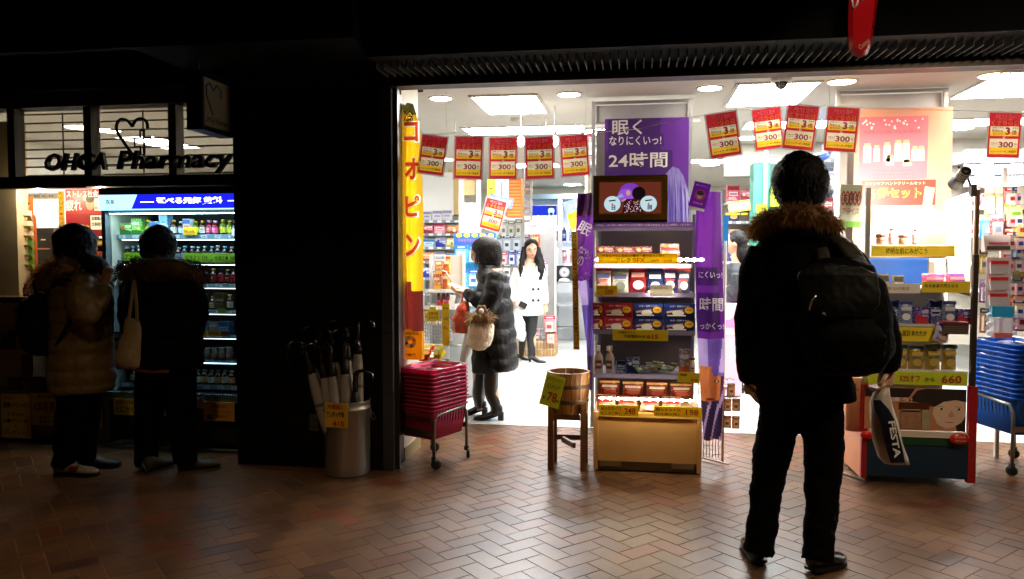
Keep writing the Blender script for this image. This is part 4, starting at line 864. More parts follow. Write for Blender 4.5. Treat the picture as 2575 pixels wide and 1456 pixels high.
q = MB(); q.b2((X0 + .03, CY + .45, .03), (X1 - .03, CY + .47, cz(700)), mat('#a8a4a0', .5)); q.b2((X0 - .005, CY + .03, .03), (X0 + .01, CY + .45, cz(980)), mat('#d08a66', .5)); cb(q, 'back_panel')
q = MB(); q.b2((X0 + .023, CY - .004, .05), (X1 - .046, CY + .45, cz(1118)), mat('#16324a', .4)); q.b2((X0 + .023, CY - .012, cz(1118) + .001), (X1 - .046, CY + .3, cz(1098)), mat('#1a4a2c', .4)); q.b2((X0 + .023, CY - .02, cz(1098) + .001), (X1 - .06, CY + .3, cz(1082)), mat('#e8dccb', .4)); cb(q, 'plinth')
q = MB(); q.add([(cx(2392, 600, CY + .3), CY + .3, cz(735)), (X1 - .05, CY + .02, cz(745)), (X1 - .05, CY + .02, cz(482)), (cx(2372, 600, CY + .3), CY + .3, cz(500))] + [(cx(2392, 600, CY + .3), CY + .306, cz(735)), (X1 - .045, CY + .024, cz(745)), (X1 - .045, CY + .024, cz(482)), (cx(2372, 600, CY + .3), CY + .306, cz(500))], [(0, 1, 2, 3), (7, 6, 5, 4), (0, 4, 5, 1), (1, 5, 6, 2), (2, 6, 7, 3), (3, 7, 4, 0)], mat('#ece6da', .4)); cb(q, 'side_panel')
for i, py in enumerate((724, 816, 932)):
    q = MB(); q.b2((X0 + .02, CY + .01, cz(py) - .012), (X1 - .05, CY + .44, cz(py)), mat('#d8d4cc', .35)); cb(q, 'shelf_board')
# the picture panel with face and jars
def facepic(b, W, H, y):
    sk, sk2, hair = mat('#ecc8ae', .5, var=.06), mat('#d49c80', .5, var=.05), mat('#2c211f', .5, var=.2, vs=20)
    P = lambda u, v: ((u - .5) * W, (.5 - v) * H); 
    def pg(pts, m, dy): b.poly([(P(u, v)[0], y - dy, P(u, v)[1]) for u, v in pts], m)
    pg([(0, 0), (.5, 0), (.44, .22), (0, .22)], mat('#241810', .5), .0005)
    pg([(.44, .3), (.52, .05), (.6, 0), (1, 0), (1, 1), (.9, 1), (.78, .4), (.62, .36)], hair, .001)
    pg([(.7, .34), (.78, .22), (.93, .2), (1, .3), (1, .62), (.96, .78), (.88, .9), (.8, .93), (.72, .84), (.67, .6)], sk, .002)
    pg([(.78, .93), (.9, .86), (.92, 1), (.74, 1)], sk2, .0018)
    pg([(.6, .06), (.9, .04), (1, .1), (1, .3), (.9, .25), (.78, .3), (.7, .42), (.62, .4)], hair, .003)
    for u, w2 in ((.755, .035), (.925, .03)):
        x, z = P(u, .47); b.disc(x, z, W * w2, H * .026, y - .0035, WHITE, 14); b.disc(x + .003, z, W * .014, H * .026, y - .0042, mat('#2a1810', .4), 12); b.rect(x - W * w2, z + H * .052, x + W * w2, z + H * .06, y - .0035, mat('#6a4a3a', .5))
    pg([(.86, .5), (.89, .64), (.85, .67), (.82, .64)], sk2, .0035)
    x, z = P(.845, .76); b.disc(x, z, W * .05, H * .032, y - .0035, mat('#b8524a', .4), 16, math.pi, math.tau); b.rect(x - W * .04, z - .002, x + W * .04, z + .002, y - .0045, mat('#f0e4dc', .4))
    pg([(.34, .34), (.64, .34), (.64, .5), (.34, .5)], mat('#5a2c1a', .4), .0045)
    for u0, u1, v0, v1, c in ((.36, .56, .52, .96, '#b08468'), (.37, .55, .5, .56, '#d8b890'), (.57, .65, .5, .98, '#b0a888'), (.26, .34, .6, .96, '#c0a080')):
        pg([(u0, v0), (u1, v0), (u1, v1), (u0, v1)], mat(c, .25, coat=.4, var=.2, vs=25), .005)
    b.text('切感違う!', *P(.27, .27), H * .1, PAPER, y - .006, wd=W * .4)
sign('woman_poster', 'poster of a smiling woman with brown jars on the cosmetics stand', (2172, 972, 2428, 1086), CY - .02, mat('#d08c62', .5), extra=facepic, cat='poster')
b = MB(); a = at(2413, 1103, CY - .05); b.M = Matrix.Translation(a) @ Matrix.Rotation(rad(90), 4, 'X'); b.lathe([(.001, .006), (.052, .006), (.055, .0), (.052, -.004)], mat('#d82018', .3, coat=.3), n=28, sy=.62); b.M = None
b.text('新発売', a.x, a.z + .01, .016, mat('#f0b8a8', .4), a.y - .012, wd=.06); b.text('送料300円', a.x, a.z - .012, .012, mat('#f0b8a8', .4), a.y - .012, wd=.06)
tag(b.build('round_sticker'), 'red oval sticker on the lower corner of the woman poster', 'sticker')
b = MB(); a = at(2180, 1094, CY - .04); b.M = Matrix.Translation(a) @ Matrix.Rotation(rad(90), 4, 'X'); b.lathe([(.001, .005), (.04, .005), (.04, -.004)], mat('#d82018', .3), n=20, sy=.6); tag(b.build('round_sticker'), 'red oval sticker partly hidden behind the plastic bag', 'sticker')
# pink poster
def cosm(b, W, H, y):
    P = lambda px, py: ((px - 2268) / 245 * W, (460 - py) / 400 * H); pk = mat('#d8707c', .5, var=.05)
    def pg(pts, m, dy): b.poly([(P(*p)[0], y - dy, P(*p)[1]) for p in pts], m)
    pg([(2158, 282), (2330, 282), (2330, 450), (2158, 450)], pk, .0005)
    for i in range(26):
        x, z = P(2162 + 164 * R.random(), 290 + R.random() ** 1.6 * 26); b.disc(x, z, .008, .008, y - .001 - i * 1e-5, mat('#f6dcdc', .5), 8)
    b.text('そのやさしさは、つよさに変わる。', *P(2243, 323), H * .022, mat('#a84a50', .5), y - .002, wd=W * .6)
    for px, w_, y0, y1 in ((2178, 20, 352, 405), (2202, 16, 358, 402), (2228, 17, 350, 403), (2256, 18, 345, 402), (2276, 18, 345, 405), (2298, 16, 362, 402), (2314, 16, 362, 402), (2236, 20, 385, 412), (2280, 22, 398, 415)):
        pg([(px - w_ / 2, y0 + 8), (px + w_ / 2, y0 + 8), (px + w_ / 2, y1), (px - w_ / 2, y1)], mat('#f6d4b8', .4), .002); pg([(px - w_ / 2.4, y0), (px + w_ / 2.4, y0), (px + w_ / 2.4, y0 + 7.5), (px - w_ / 2.4, y0 + 7.5)], mat('#e8a880', .4), .002)
    for t, py in (('キウイは、飲み水ゆたかに', 427), ('お肌のうるおいを高める', 437), ('自然のスキンケアシリーズ', 447)): b.text(t, *P(2246, py), H * .014, mat('#b86068', .5), y - .002, wd=W * .42)
    pg([(2166, 452), (2352, 452), (2352, 520), (2166, 520)], mat('#d83a2c', .4), .003)
    b.text('スキンケアハンドクリームセット', *P(2250, 461), H * .022, mat('#f8d8b0', .4), y - .005, wd=W * .62); b.text('お得セット', *P(2248, 487), H * .075, mat('#f6e24a', .4), y - .0045, wd=W * .56, bold=.04); b.text('お得セット', *P(2248, 487), H * .07, mat('#8a1a14', .4), y - .0055, wd=W * .54, bold=.005)
    pg([(2325, 470), (2350, 474), (2340, 540), (2318, 536)], mat('#f0b890', .4), .006); pg([(2166, 521), (2352, 521), (2352, 533), (2166, 533)], mat('#f0b0b0', .4), .003); b.text('今だけ ハンドクリームつき', *P(2256, 527), H * .02, PAPER, y - .005, wd=W * .5)
    pg([(2166, 534), (2390, 534), (2390, 655), (2166, 655)], mat('#e8c8a0', .5), .0025)
sign('cosmetics_poster', 'tall pink cosmetics poster with drawn bottles on the stand', (2146, 262, 2390, 658), 6.22, mat('#dc9c80', .5, var=.05), extra=cosm, cat='poster')
sign('price_card', 'yellow handwritten strip below the pink cosmetics poster', (2190, 617, 2400, 646), CY, thin('#f0e060', .4), [('透明な肌にみがこう', .42, .5, .55, INK, .5)])
sign('price_card', 'lime handwritten strip above the poster of the smiling woman', (2182, 934, 2432, 969), CY - .05, LIME, [('52%オフ', .42, .5, .5, RED, .2), ('から', .62, .55, .3, INK, .1), ('660', .84, .5, .6, RED, .2)])
sign('price_card', 'yellow card on the shelf of red packs in the cosmetics stand', (2318, 706, 2438, 737), CY - .01, YEL, [('ぬるま湯で落とせる', .4, .4, .3, INK, .7)])
sign('price_card', 'white card at the dark compact shelf of the cosmetics stand', (2205, 712, 2314, 738), CY - .008, PAPER, [('まつげ美容', .5, .5, .35, mat('#c89a60', .5), .5)])
sign('price_card', 'yellow card below the navy packs in the cosmetics stand', (2230, 822, 2384, 860), CY - .02, YEL, [('薬用入浴剤 あたたか', .35, .4, .4, INK, .6), ('特価', .85, .45, .45, INK, .22)])
sign('backing_card', 'plain blue back panel below the yellow strip in the cosmetics stand', (2180, 648, 2332, 716), CY + .4, mat('#0f5ac0', .4))
sign('backing_card', 'white panel with a looping black cable drawn beside the blue panel', (2336, 648, 2430, 716), CY + .41, mat('#d8cfc4', .5), extra=lambda b, W, H, y: b.tube(curve([(.0, y, H * .4), (-.03, y, 0), (.01, y, -H * .35), (.05, y, H * .1), (.06, y, H * .45)]), .0022, INK, 6))
def jag(b, W, H, y):
    for i in range(5): b.disc((-.36 + .18 * i) * W, H * .18, W * .1, H * .18, y - .001, mat('#c85a3a', .5), 10); b.disc((-.36 + .18 * i) * W, H * .18, W * .05, H * .12, y - .002, PAPER, 10)
    b.rect(-W * .5, -H * .5, W * .5, -H * .36, y, mat('#8ad05a', .5))
sign('curved_sign', 'white and green card with red letter shapes beside the pink poster', (2112, 462, 2166, 574), CY + .2, mat('#e8eed8', .5), [('お得の', .5, .3, .2, mat('#7a2018', .5), .8), ('プライス', .5, .62, .16, mat('#c84a20', .5), .8)], extra=jag, rot=2)
# clip lamp that burns out the poster
a = at(2412, 452, CY - .05); t = thing('clip_lamp', 'dark clip on spot lamp pointing at the pink cosmetics poster', 'lamp', a)
aim = (at(2300, 600, 5.5) - a).normalized(); rot = aim.to_track_quat('-Z', 'Y')
q = MB(); q.M = rot.to_matrix().to_4x4(); q.lathe([(.02, .1), (.03, .09), (.032, .02), (.045, -.05), (.042, -.05), (.03, .0)], mat('#1c1a18', .35), n=18); h_ = q.build('lamp_head', t)
for i in range(4):
    q = MB(); q.M = rot.to_matrix().to_4x4(); q.lathe([(.034, .03 + .016 * i), (.036, .034 + .016 * i), (.034, .038 + .016 * i)], mat('#8a8478', .3, .6), n=16, cap=False); q.build('cooling_ring', h_)
q = MB(); q.M = rot.to_matrix().to_4x4(); q.lathe([(.03, -.03), (.028, -.035)], glow('#ffe6b4', 60), n=16); q.build('bulb', t)
q = MB(); q.tube([(.0, .02, .08), (.06, .05, .03), (.09, .06, -.04)], .007, mat('#1c1a18', .4), 8); q.box((.1, .06, -.06), (.03, .04, .07), mat('#1c1a18', .4)); q.build('clip_arm', t)
li = bpy.data.lights.new('clip_light', 'SPOT'); li.energy = 160; li.color = (1, .92, .8); li.spot_size = rad(130); li.spot_blend = .7; li.shadow_soft_size = .03
lo = link('lamp_light', li, t, aim * .07); lo.rotation_euler = rot.to_euler()
t = thing('added_shelf_lamp', 'slim added lamp tucked behind the yellow strip of the cosmetics stand', 'lamp', (cx(2300), CY + .06, cz(636)))  # unseen lamp added to brighten the goods on this stand
MB().box((0, 0, 0), (.3, .03, .018), mat('#c8c4bc', .4)).build('housing', t); MB().box((0, 0, -.0115), (.28, .02, .004), glow('#fff0d0', 110)).build('tube', t)
# goods
ZS = {k: cz(k) for k in (724, 816, 932)}
kc = [K('compact', 'compact', 'open dark cosmetic compact', .085, None)]
b = MB(); b.box((0, 0, .007), (.08, .05, .014), mat('#2a2626', .25, coat=.5)); b.box((0, .03, .045), (.08, .008, .07), mat('#3a3636', .25, coat=.5), rx=-.3); b.rect(-.03, .025, .03, .07, .012, mat('#b8b4b0', .1, .9)); b.poly([(-.03, -.02, .0146), (.03, -.02, .0146), (.03, .018, .0146), (-.03, .018, .0146)], mat('#d8a090', .5)); cm = b.mesh('compact')
row(2200, 2332, 616, CY + .2, [K('cosmetic_bottle', 'bottle', 'small brown topped jar on the poster ledge', .06, pk_bottle(.026, .07, '#d8b898', '#6a4030', '#b07a60', .9, .3)), K('cosmetic_bottle', 'bottle', 'little rose bottle on the poster ledge', .05, pk_bottle(.02, .1, '#d89a94', '#8a4a48', '#e8c8c0', .5))], 'curved card', 'bottles on the poster ledge', 1.25, cap=6)
q = MB(); q.b2((cx(2190, 616, CY + .2), CY + .14, at(2260, 616, CY + .2).z - .012), (cx(2380, 616, CY + .2), CY + .32, at(2260, 616, CY + .2).z - .001), mat('#e4dcd0', .4)); cb(q, 'shelf_board')
row(2205, 2312, 741, CY + .08, [K('compact', 'compact', 'open dark cosmetic compact with mirror', .085, cm)], 'man, upper shelf', 'compacts in the cosmetics stand', 1.05, zoff=ZS[724] + .001, cap=4)
row(2318, 2440, 741, CY + .1, [K('soap_pack', 'pack', 'glossy red and violet wrapped pack', .13, pk_pouch(.13, .08, .05, '#b03a48', '#7a4ab8', '#e0a0b0', '#d87080'))], 'compacts', 'red packs in the cosmetics stand', 1.03, zoff=ZS[724] + .001, cap=3)
nv = [K('bath_pack', 'pack', 'tall navy pack in clear wrap', .075, pk_box(.075, .15, .04, '#1d2a66', '#10183e', '#b8c0dc', '#6a7ac0', 1, .2)), K('bath_pack', 'pack', 'silver and blue wrapped pack', .08, pk_pouch(.08, .14, .04, '#8a98c0', '#3a4a90', '#d8dce8', '#f0f0f4')), K('bath_pack', 'pack', 'violet and red edged pack', .08, pk_box(.08, .1, .05, '#4a3498', '#c03a40', '#c8c0e0', '#8a70c8', 2, .2))]
row(2225, 2440, 815, CY + .08, nv, 'man, middle shelf', 'blue packs in the cosmetics stand', 1.04, zoff=ZS[816] + .001, cap=9)
gd = [K('refill_pouch', 'pouch', 'golden refill pouch with blue top', .092, pk_pouch(.092, .15, .05, '#b8923a', '#2a7aa8', '#d8b860', '#c8a850'))]
row(2240, 2425, 931, CY + .07, gd, 'man, lower shelf', 'golden refill pouches in the cosmetics stand', 1.03, zoff=ZS[932] + .001, cap=7)
a = at(2395, 826, CY - .04); b = MB(); b.box((0, 0, 0), (.14, .1, .06), mat('#4a3c38', .5)); b.box((0, 0, .036), (.15, .11, .012), mat('#7a1c24', .4)); 
for i in range(4): b.rect(-.07, -.022 + .012 * i, .07, -.018 + .012 * i, -.0508, mat('#6a5a52', .5))
b.rect(-.07, -.03, .07, -.0295, -.051, RED)
tag(b.build('clip_holder', None, a), 'dark slotted card holder with red lid at the edge post', 'holder')
a = at(2360, 838, CY - .05); o = link('hanging_pack', pk_pouch(.09, .11, .03, '#b8b4d8', '#5a4ac0', '#e8e4f0', '#d8b8a8'), None, (a.x, CY - .06, a.z - .05)); o.rotation_euler = (.0, .3, .2); tag(o, 'small violet clear bag dangling beside the dark slotted holder', 'pack')
a = at(2150, 1040, CY + .12); b = MB(); b.lathe([(.075, 0), (.075, .33), (.07, .335)], mat('#cf8a66', .35, coat=.3), n=24, sy=.5); b.text('L', -.02, .28, .04, mat('#8a4a30', .5), -.0385); b.rect(-.05, .1, .05, .15, -.0385, mat('#b8704a', .5)); a.z = cz(1092); tag(b.build('paper_roll', None, (a.x, CY + .05, a.z)), 'orange brown curved card panel beside the cosmetics stand, behind the man', 'display panel')
q = MB(); q.tube([(X0 - .2, 4.97 + .3, .03), (X0 - .0, 4.97, .03)], .01, GREY, 6); q.tube([(X0 - .2, 5.27, .03), (X0 - .2, 5.27, cz(1092))], .008, GREY, 6); tag(q.build('support_bar'), 'grey steel foot bar beside the cosmetics stand', 'bar')
# ------------------------------------------------------------------ the drinks cooler beside the pillar
KY = 5.08
def kx(px, py=800, Y=KY): return at(px, py, Y).x
def kz(py, px=440, Y=KY): return at(px, py, Y).z
fx0, fx1 = kx(267, 1130), PX0 - .006
fr = thing('drinks_cooler', 'open front drinks cooler with lit blue header next to the black pillar', 'cooler', (fx0, KY, 0))
def fb(mb, name): o = mb.build(name, fr); o.location = (-fx0, -KY, 0); return o
dk = mat('#1b1d20', .45); lt = mat('#9ab0b8', .35)
q = MB(); q.b2((fx0, KY + .01, .05), (fx0 + .03, KY + .62, kz(470)), mat('#6a7478', .4)); q.b2((fx1 - .03, KY + .01, .05), (fx1, KY + .62, kz(470)), dk); q.b2((fx0 + .031, KY + .57, .05), (fx1 - .031, KY + .6, kz(470)), mat('#23282b', .5)); q.b2((fx0, KY - .01, kz(487)), (fx1, KY + .6, kz(470)), mat('#3a3530', .5)); fb(q, 'cabinet')
q = MB(); q.b2((fx0 + .031, KY + .03, .06), (fx1 - .031, KY + .56, kz(992)), dk); q.b2((fx0 + .002, KY - .004, kz(1010)), (fx1 - .002, KY + .029, kz(990)), mat('#7f9aa2', .25, .3)); q.b2((fx0, KY + .005, .012), (fx1, KY + .02, .024), mat('#8fb4b4', .3, .4))
for i in range(60): q.b2((fx0 + .02 + i * (fx1 - fx0 - .04) / 60, KY - .007, kz(1001)), (fx0 + .026 + i * (fx1 - fx0 - .04) / 60, KY - .0045, kz(986)), mat('#3c4448', .4))
fb(q, 'base')
z0, z1 = kz(526), kz(488)
q = MB(); y = KY - .03; q.b2((fx0 + .01, y + .003, z0), (fx1 - .004, KY - .011, z1), mat('#c8c8c8', .4)); W = fx1 - fx0
q.rect(fx0 + .012, z0 + .004, fx1 - .006, z1 - .003, y, glow('#1a20e8', 1.1)); q.poly([(fx0 + .012, y - .001, z0 + .004), (fx0 + W * .23, y - .001, z0 + .004), (fx0 + W * .27, y - .001, z1 - .003), (fx0 + .012, y - .001, z1 - .003)], glow('#a8e8ff', 1.5))
wg = glow('#ffffff', 2.4); zm = (z0 + z1) / 2; q.text('選べる元気 飲料', fx0 + W * .61, zm, (z1 - z0) * .55, wg, y - .002, wd=W * .43, bold=.05); q.rect(fx0 + W * .29, zm - .006, fx0 + W * .38, zm, y - .002, wg); q.rect(fx0 + W * .86, zm - .003, fx1 - .01, zm + .003, y - .002, wg)
q.text('医薬', fx0 + W * .09, zm, (z1 - z0) * .3, glow('#102048', .3), y - .003)
q.rect(fx0 + .012, z0 - .006, fx1 - .006, z0 + .002, y - .002, glow('#9fe4ff', 2.0)); fb(q, 'lit_header')
t = thing('cooler_lamp', 'bluish tube lamp inside the top of the drinks cooler', 'lamp', ((fx0 + fx1) / 2, KY + .02, kz(532))); MB().box((0, 0, 0), (W * .9, .03, .02), mat('#c8d0d0', .4)).build('housing', t); MB().box((0, 0, -.012), (W * .88, .022, .004), glow('#c8f0ff', 45)).build('tube', t)
for i, py in enumerate((600, 664, 724, 790, 852, 914)):  # unseen lamps added so the drinks on the lower shelves show
    t = thing('cooler_lamp', f'slim bluish lamp added under the {ORD[i]} shelf of the drinks cooler', 'lamp', ((fx0 + fx1) / 2, KY + .11, kz(py)), group='added lamps in the drinks cooler'); MB().box((0, 0, 0), (W * .86, .016, .01), mat('#8a9094', .4)).build('housing', t); MB().box((0, 0, -.0065), (W * .84, .012, .003), glow('#c8f0ff', (14, 10, 7, 6, 5, 5)[i])).build('tube', t)
SH = (592, 657, 715, 780, 842, 905, 968); Yd = KY + .13
for i, py in enumerate(SH):
    q = MB(); z = kz(py, Y=Yd); q.b2((fx0 + .035, Yd, z - .012), (fx1 - .034, KY + .55, z), mat('#4a5256', .4)); q.b2((fx0 + .035, Yd - .012, z - .024), (fx1 - .034, Yd - .001, z + .008), mat('#88a8b4', .25, .2))
    for k in range(9): q.b2((fx0 + .06 + k * .108, Yd - .0145, z - .02), (fx0 + .11 + k * .108, Yd - .0125, z + .002), mat('#c4ccd0', .4)); q.text('%d' % (108 + 19 * k), fx0 + .085 + k * .108, z - .009, .009, INK, Yd - .016)
    fb(q, 'shelf_board')
q = MB(); q.b2((fx0 + .0302, KY + .06, kz(720)), (fx0 + .04, KY + .5, kz(535)), mat('#c8c6b4', .5)); fb(q, 'side_liner')
bt = lambda c1, c2, c3, r=.024, h=.11, nk=.5: pk_bottle(r, h, c1, c2, c3, nk)
br1, br2, bg, bb, bp = bt('#4a2410', '#c8a83c', '#d8d8d0'), bt('#3a1a0c', '#d8d8d8', '#b8c4d4'), bt('#5a6a18', '#d8b820', '#c8d048'), bt('#2a2a34', '#88c0d8', '#e0e0e8'), bt('#7a1020', '#e8b0c8', '#d84a7a')
KB = lambda words, me, w_=.05: K('drink_bottle', 'bottle', words, w_, me)
r1 = [K('drink_box', 'box', 'bright green drink carton', .1, pk_box(.1, .1, .08, '#3a9a2c', '#2a6a1c', '#d8e8b0', '#e84a30', 2)), K('drink_box', 'box', 'green drink carton', .08, pk_box(.08, .13, .08, '#4aa838', '#2a701c', '#d8e8b0', '#f0e050', 0)), KB('small green bottle', bg), K('drink_box', 'box', 'pale blue drink carton', .07, pk_box(.07, .11, .06, '#7ab4d8', '#3a70a8', '#e8f0f8', '#4a8ac0', 1)), K('drink_box', 'box', 'tall sky blue drink carton', .075, pk_box(.075, .16, .06, '#5aa0dc', '#8ac8f0', '#e0eef8', '#2a5a9a', 1)), KB('brown bottle with gold cap', br1), KB('brown bottle with silver cap', br2), K('drink_box', 'box', 'white and blue drink carton', .065, pk_box(.065, .12, .05, '#d8e4f0', '#3a64b0', '#e87060', '#3a64b0', 1)), KB('green bottle with yellow cap', bg), KB('brown bottle with pale label', br1), KB('pink bottle', bp), KB('pink bottle', bp), KB('yellow green bottle', bg), KB('yellow green bottle', bg), KB('dark bottle', br2)]
g = 'drinks on the cooler shelves'
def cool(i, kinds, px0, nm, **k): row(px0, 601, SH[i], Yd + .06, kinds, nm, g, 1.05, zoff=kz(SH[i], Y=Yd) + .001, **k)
cool(0, r1, 308, 'glass edge on the top cooler shelf')
cool(1, [KB('brown bottle with pale blue label', br2), KB('white capped dark bottle', bb)], 312, 'glass edge on the second cooler shelf')
cool(2, [KB('crimson labelled bottle', bt('#4a0c14', '#1a1a1a', '#c02838')), KB('dark bottle with red label', bt('#2a0c0c', '#b08a3a', '#8a1a20'))], 318, 'glass edge on the third cooler shelf')
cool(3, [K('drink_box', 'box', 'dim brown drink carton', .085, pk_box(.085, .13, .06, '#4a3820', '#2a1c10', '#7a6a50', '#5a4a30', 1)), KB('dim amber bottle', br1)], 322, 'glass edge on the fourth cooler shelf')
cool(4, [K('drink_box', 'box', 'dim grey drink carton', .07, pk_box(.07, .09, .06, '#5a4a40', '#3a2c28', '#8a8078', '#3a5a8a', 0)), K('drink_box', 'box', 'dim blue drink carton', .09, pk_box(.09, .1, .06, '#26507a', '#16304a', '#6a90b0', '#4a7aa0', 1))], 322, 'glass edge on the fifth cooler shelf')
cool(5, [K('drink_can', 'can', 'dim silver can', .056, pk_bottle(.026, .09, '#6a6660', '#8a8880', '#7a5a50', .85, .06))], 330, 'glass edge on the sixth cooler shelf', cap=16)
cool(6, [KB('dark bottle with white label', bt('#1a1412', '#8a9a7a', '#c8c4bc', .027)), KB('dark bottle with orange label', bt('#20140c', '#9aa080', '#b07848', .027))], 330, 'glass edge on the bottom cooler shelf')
for (x0, x1, y0, y1, ln, lab) in ((312, 352, 636, 656, 'アミノ', 'lime card at the glass edge of the second cooler shelf'), (462, 530, 637, 658, 'ビタミン 598', 'lime card in the middle of the second cooler shelf'), (533, 602, 638, 659, '元気3本 980', 'lime card with faces at the pillar end of the second cooler shelf')):
    sign('price_card', lab, (x0, y0, x1, y1), Yd - .03, mat('#a8e030', .5), [(ln, .5, .5, .5, INK, .8)])
sign('price_card', 'yellow card under the first pink bottles in the drinks cooler', (461, 572, 494, 590), Yd - .03, YEL, [('特価686', .5, .5, .5, RED, .8)])
sign('price_card', 'white card at the pillar end of the top cooler shelf', (583, 577, 604, 592), Yd - .03, PAPER, [('172', .6, .6, .5, INK, .5)])
for i, (x0, x1, c) in enumerate(((497, 522, '#e8b820'), (525, 555, '#e8a820'), (556, 576, '#a85a2a'))): sign('price_card', ('yellow card below the fifth cooler shelf, next to the dark parka', 'broad orange yellow card below the fifth cooler shelf', 'brown card below the fifth cooler shelf, pillar side')[i], (x0, 832, x1, 845), Yd - .03, mat(c, .5), [('新発売', .5, .45, .5, INK, .7)])
sign('price_card', 'lime card on the fourth cooler shelf edge', (548, 776, 568, 786), Yd - .03, mat('#7ab838', .5))
sign('hand_sign', 'yellow handwritten sign on the cooler base beside the tote bag', (286, 1004, 346, 1042), KY - .02, mat('#f0e438', .6), [('話題の元気', .5, .2, .24, RED, .8), ('とにかく', .5, .66, .42, INK, .8)])
sign('hand_sign', 'yellow handwritten sign on the cooler base between the trouser legs', (398, 1006, 458, 1044), KY - .02, mat('#f0e438', .6), [('活者', .5, .52, .7, INK, .85)])
sign('hand_sign', 'orange printed leaflet on the cooler base near the pillar', (512, 1012, 590, 1057), KY - .02, mat('#e8b04a', .6), [('CONDITION', .5, .22, .16, RED, .5), ('からだすっきり', .6, .52, .14, RED, .6), ('野菜の力', .6, .76, .14, RED, .4)], extra=lambda b, W, H, y: (b.disc(-W * .34, H * .05, W * .07, H * .14, y, mat('#d8a888', .5), 12), b.disc(-W * .3, -H * .3, W * .1, H * .14, y, mat('#6a4a30', .5), 12)))
sign('hand_sign', 'small white and pink leaflet on the cooler edge', (486, 1002, 512, 1026), KY - .025, mat('#b8a8a8', .6), [('お得', .5, .5, .4, RED, .6)])
sign('leaflet_card', 'blue printed magazine sheet behind the tote bag', (276, 838, 306, 925), KY - .03, mat('#1c56a8', .5), [('NOICE', .5, .1, .08, PAPER, .7), ('お得な', .5, .3, .1, mat('#e84a6a', .5), .8), ('ドリンク', .5, .5, .09, PAPER, .8), ('まとめ買い', .5, .7, .08, mat('#f0d040', .5), .8)])
# ------------------------------------------------------------------ kiosk counter, added shelf wall and goods by the side wall
ct = thing('kiosk_counter', 'low kiosk counter with beige base below dark goods shelves', 'counter', (kx(-60), KY + .05, 0)); CX0, CX1, CYY = kx(-60), fx0 - .012, KY + .05
def kb(mb, name): o = mb.build(name, ct); o.location = (-CX0, -CYY, 0); return o
q = MB(); q.b2((CX0, CYY + .02, .02), (CX1, CYY + .5, kz(1000)), mat('#8f836a', .6, var=.15)); kb(q, 'base')
q = MB(); q.b2((CX0, CYY - .02, kz(768)), (CX1, CYY + .5, kz(752)), mat('#5a4c38', .5)); kb(q, 'counter_top')
q = MB(); q.b2((CX0, CYY + .4, kz(998)), (CX1, CYY + .42, kz(769)), mat('#2a2620', .6)); kb(q, 'back_panel')
q = MB(); q.b2((CX0, CYY, kz(890)), (CX1, CYY + .39, kz(882)), mat('#4a4236', .5)); kb(q, 'shelf_board')
sw = MB(); sw.b2((-4.46, 6.3, 0), (PX0 - .005, 6.36, 2.0), mat('#8a8478', .6)); 
for z in (1.1, 1.35, 1.6, 1.85): sw.b2((-3.75, 6.05, z), (PX0 - .01, 6.299, z + .012), mat('#7a7468', .5))
tag(sw.build('added_shelf_wall'), 'grey shelf wall added behind the kiosk machine to block shop light', 'shelf wall')  # wall added to keep bright shop light out of the kiosk
row(60, 150, 751, CYY + .1, [KB('reddish bottle', bt('#5a1c18', '#8a3a30', '#a86a60', .022, .1)), KB('pale pink bottle', bt('#7a4a50', '#b88a90', '#c8a0a0', .022, .1))], 'side wall on the kiosk counter', 'bottles on the kiosk counter', 1.2, cap=4, zoff=kz(752) + .001)
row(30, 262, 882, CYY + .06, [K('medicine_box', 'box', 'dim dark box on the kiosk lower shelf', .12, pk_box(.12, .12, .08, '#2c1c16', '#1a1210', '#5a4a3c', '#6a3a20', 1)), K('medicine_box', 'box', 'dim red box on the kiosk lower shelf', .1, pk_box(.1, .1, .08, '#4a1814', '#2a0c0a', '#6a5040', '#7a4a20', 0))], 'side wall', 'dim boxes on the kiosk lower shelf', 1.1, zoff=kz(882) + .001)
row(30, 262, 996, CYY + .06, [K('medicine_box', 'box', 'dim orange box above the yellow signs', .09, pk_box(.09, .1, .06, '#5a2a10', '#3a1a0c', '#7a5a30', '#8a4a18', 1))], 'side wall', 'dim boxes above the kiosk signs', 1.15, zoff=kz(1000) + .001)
sign('price_card', 'small green card under the kiosk counter bottles', (38, 772, 66, 795), CYY - .03, mat('#6a7a28', .6), [('特価', .5, .5, .4, INK, .6)])
sign('leaflet_card', 'white printed notice with two faces below the kiosk counter', (40, 850, 136, 888), CYY - .03, mat('#a89c8c', .6), [('お買得セール実施中', .5, .62, .2, INK, .9), ('店内商品', .7, .88, .14, RED, .5)], extra=lambda b, W, H, y: [b.disc(W * (-.38 + .14 * i), H * .22, W * .05, H * .2, y, mat('#5a3a2a', .6), 12) for i in (0, 1)])
sign('hand_sign', 'tall yellow notice with red words on the kiosk base corner', (4, 996, 78, 1096), CYY - .012, mat('#ecd050', .6), [('特価', .25, .08, .07, RED, .3), ('健康ドリンク!', .5, .25, .13, INK, .85), ('毎日元気', .5, .46, .08, RED, .6), ('3本パック', .5, .6, .1, INK, .85), ('+', .5, .73, .06, INK), ('プレゼント!?', .5, .86, .12, RED, .85)])
sign('hand_sign', 'wide yellow handwritten sign with large red characters on the kiosk base', (78, 994, 256, 1068), CYY - .01, mat('#f4e040', .6), [('疲れた身体に高麗人参', .35, .1, .12, INK, .5), ('6年根高麗人参よく効く', .5, .42, .36, RED, .92), ('本日だけの', .22, .74, .1, INK, .2), ('お得なプライス', .3, .88, .1, INK, .35), ('1本 198円', .85, .82, .1, RED, .2)])
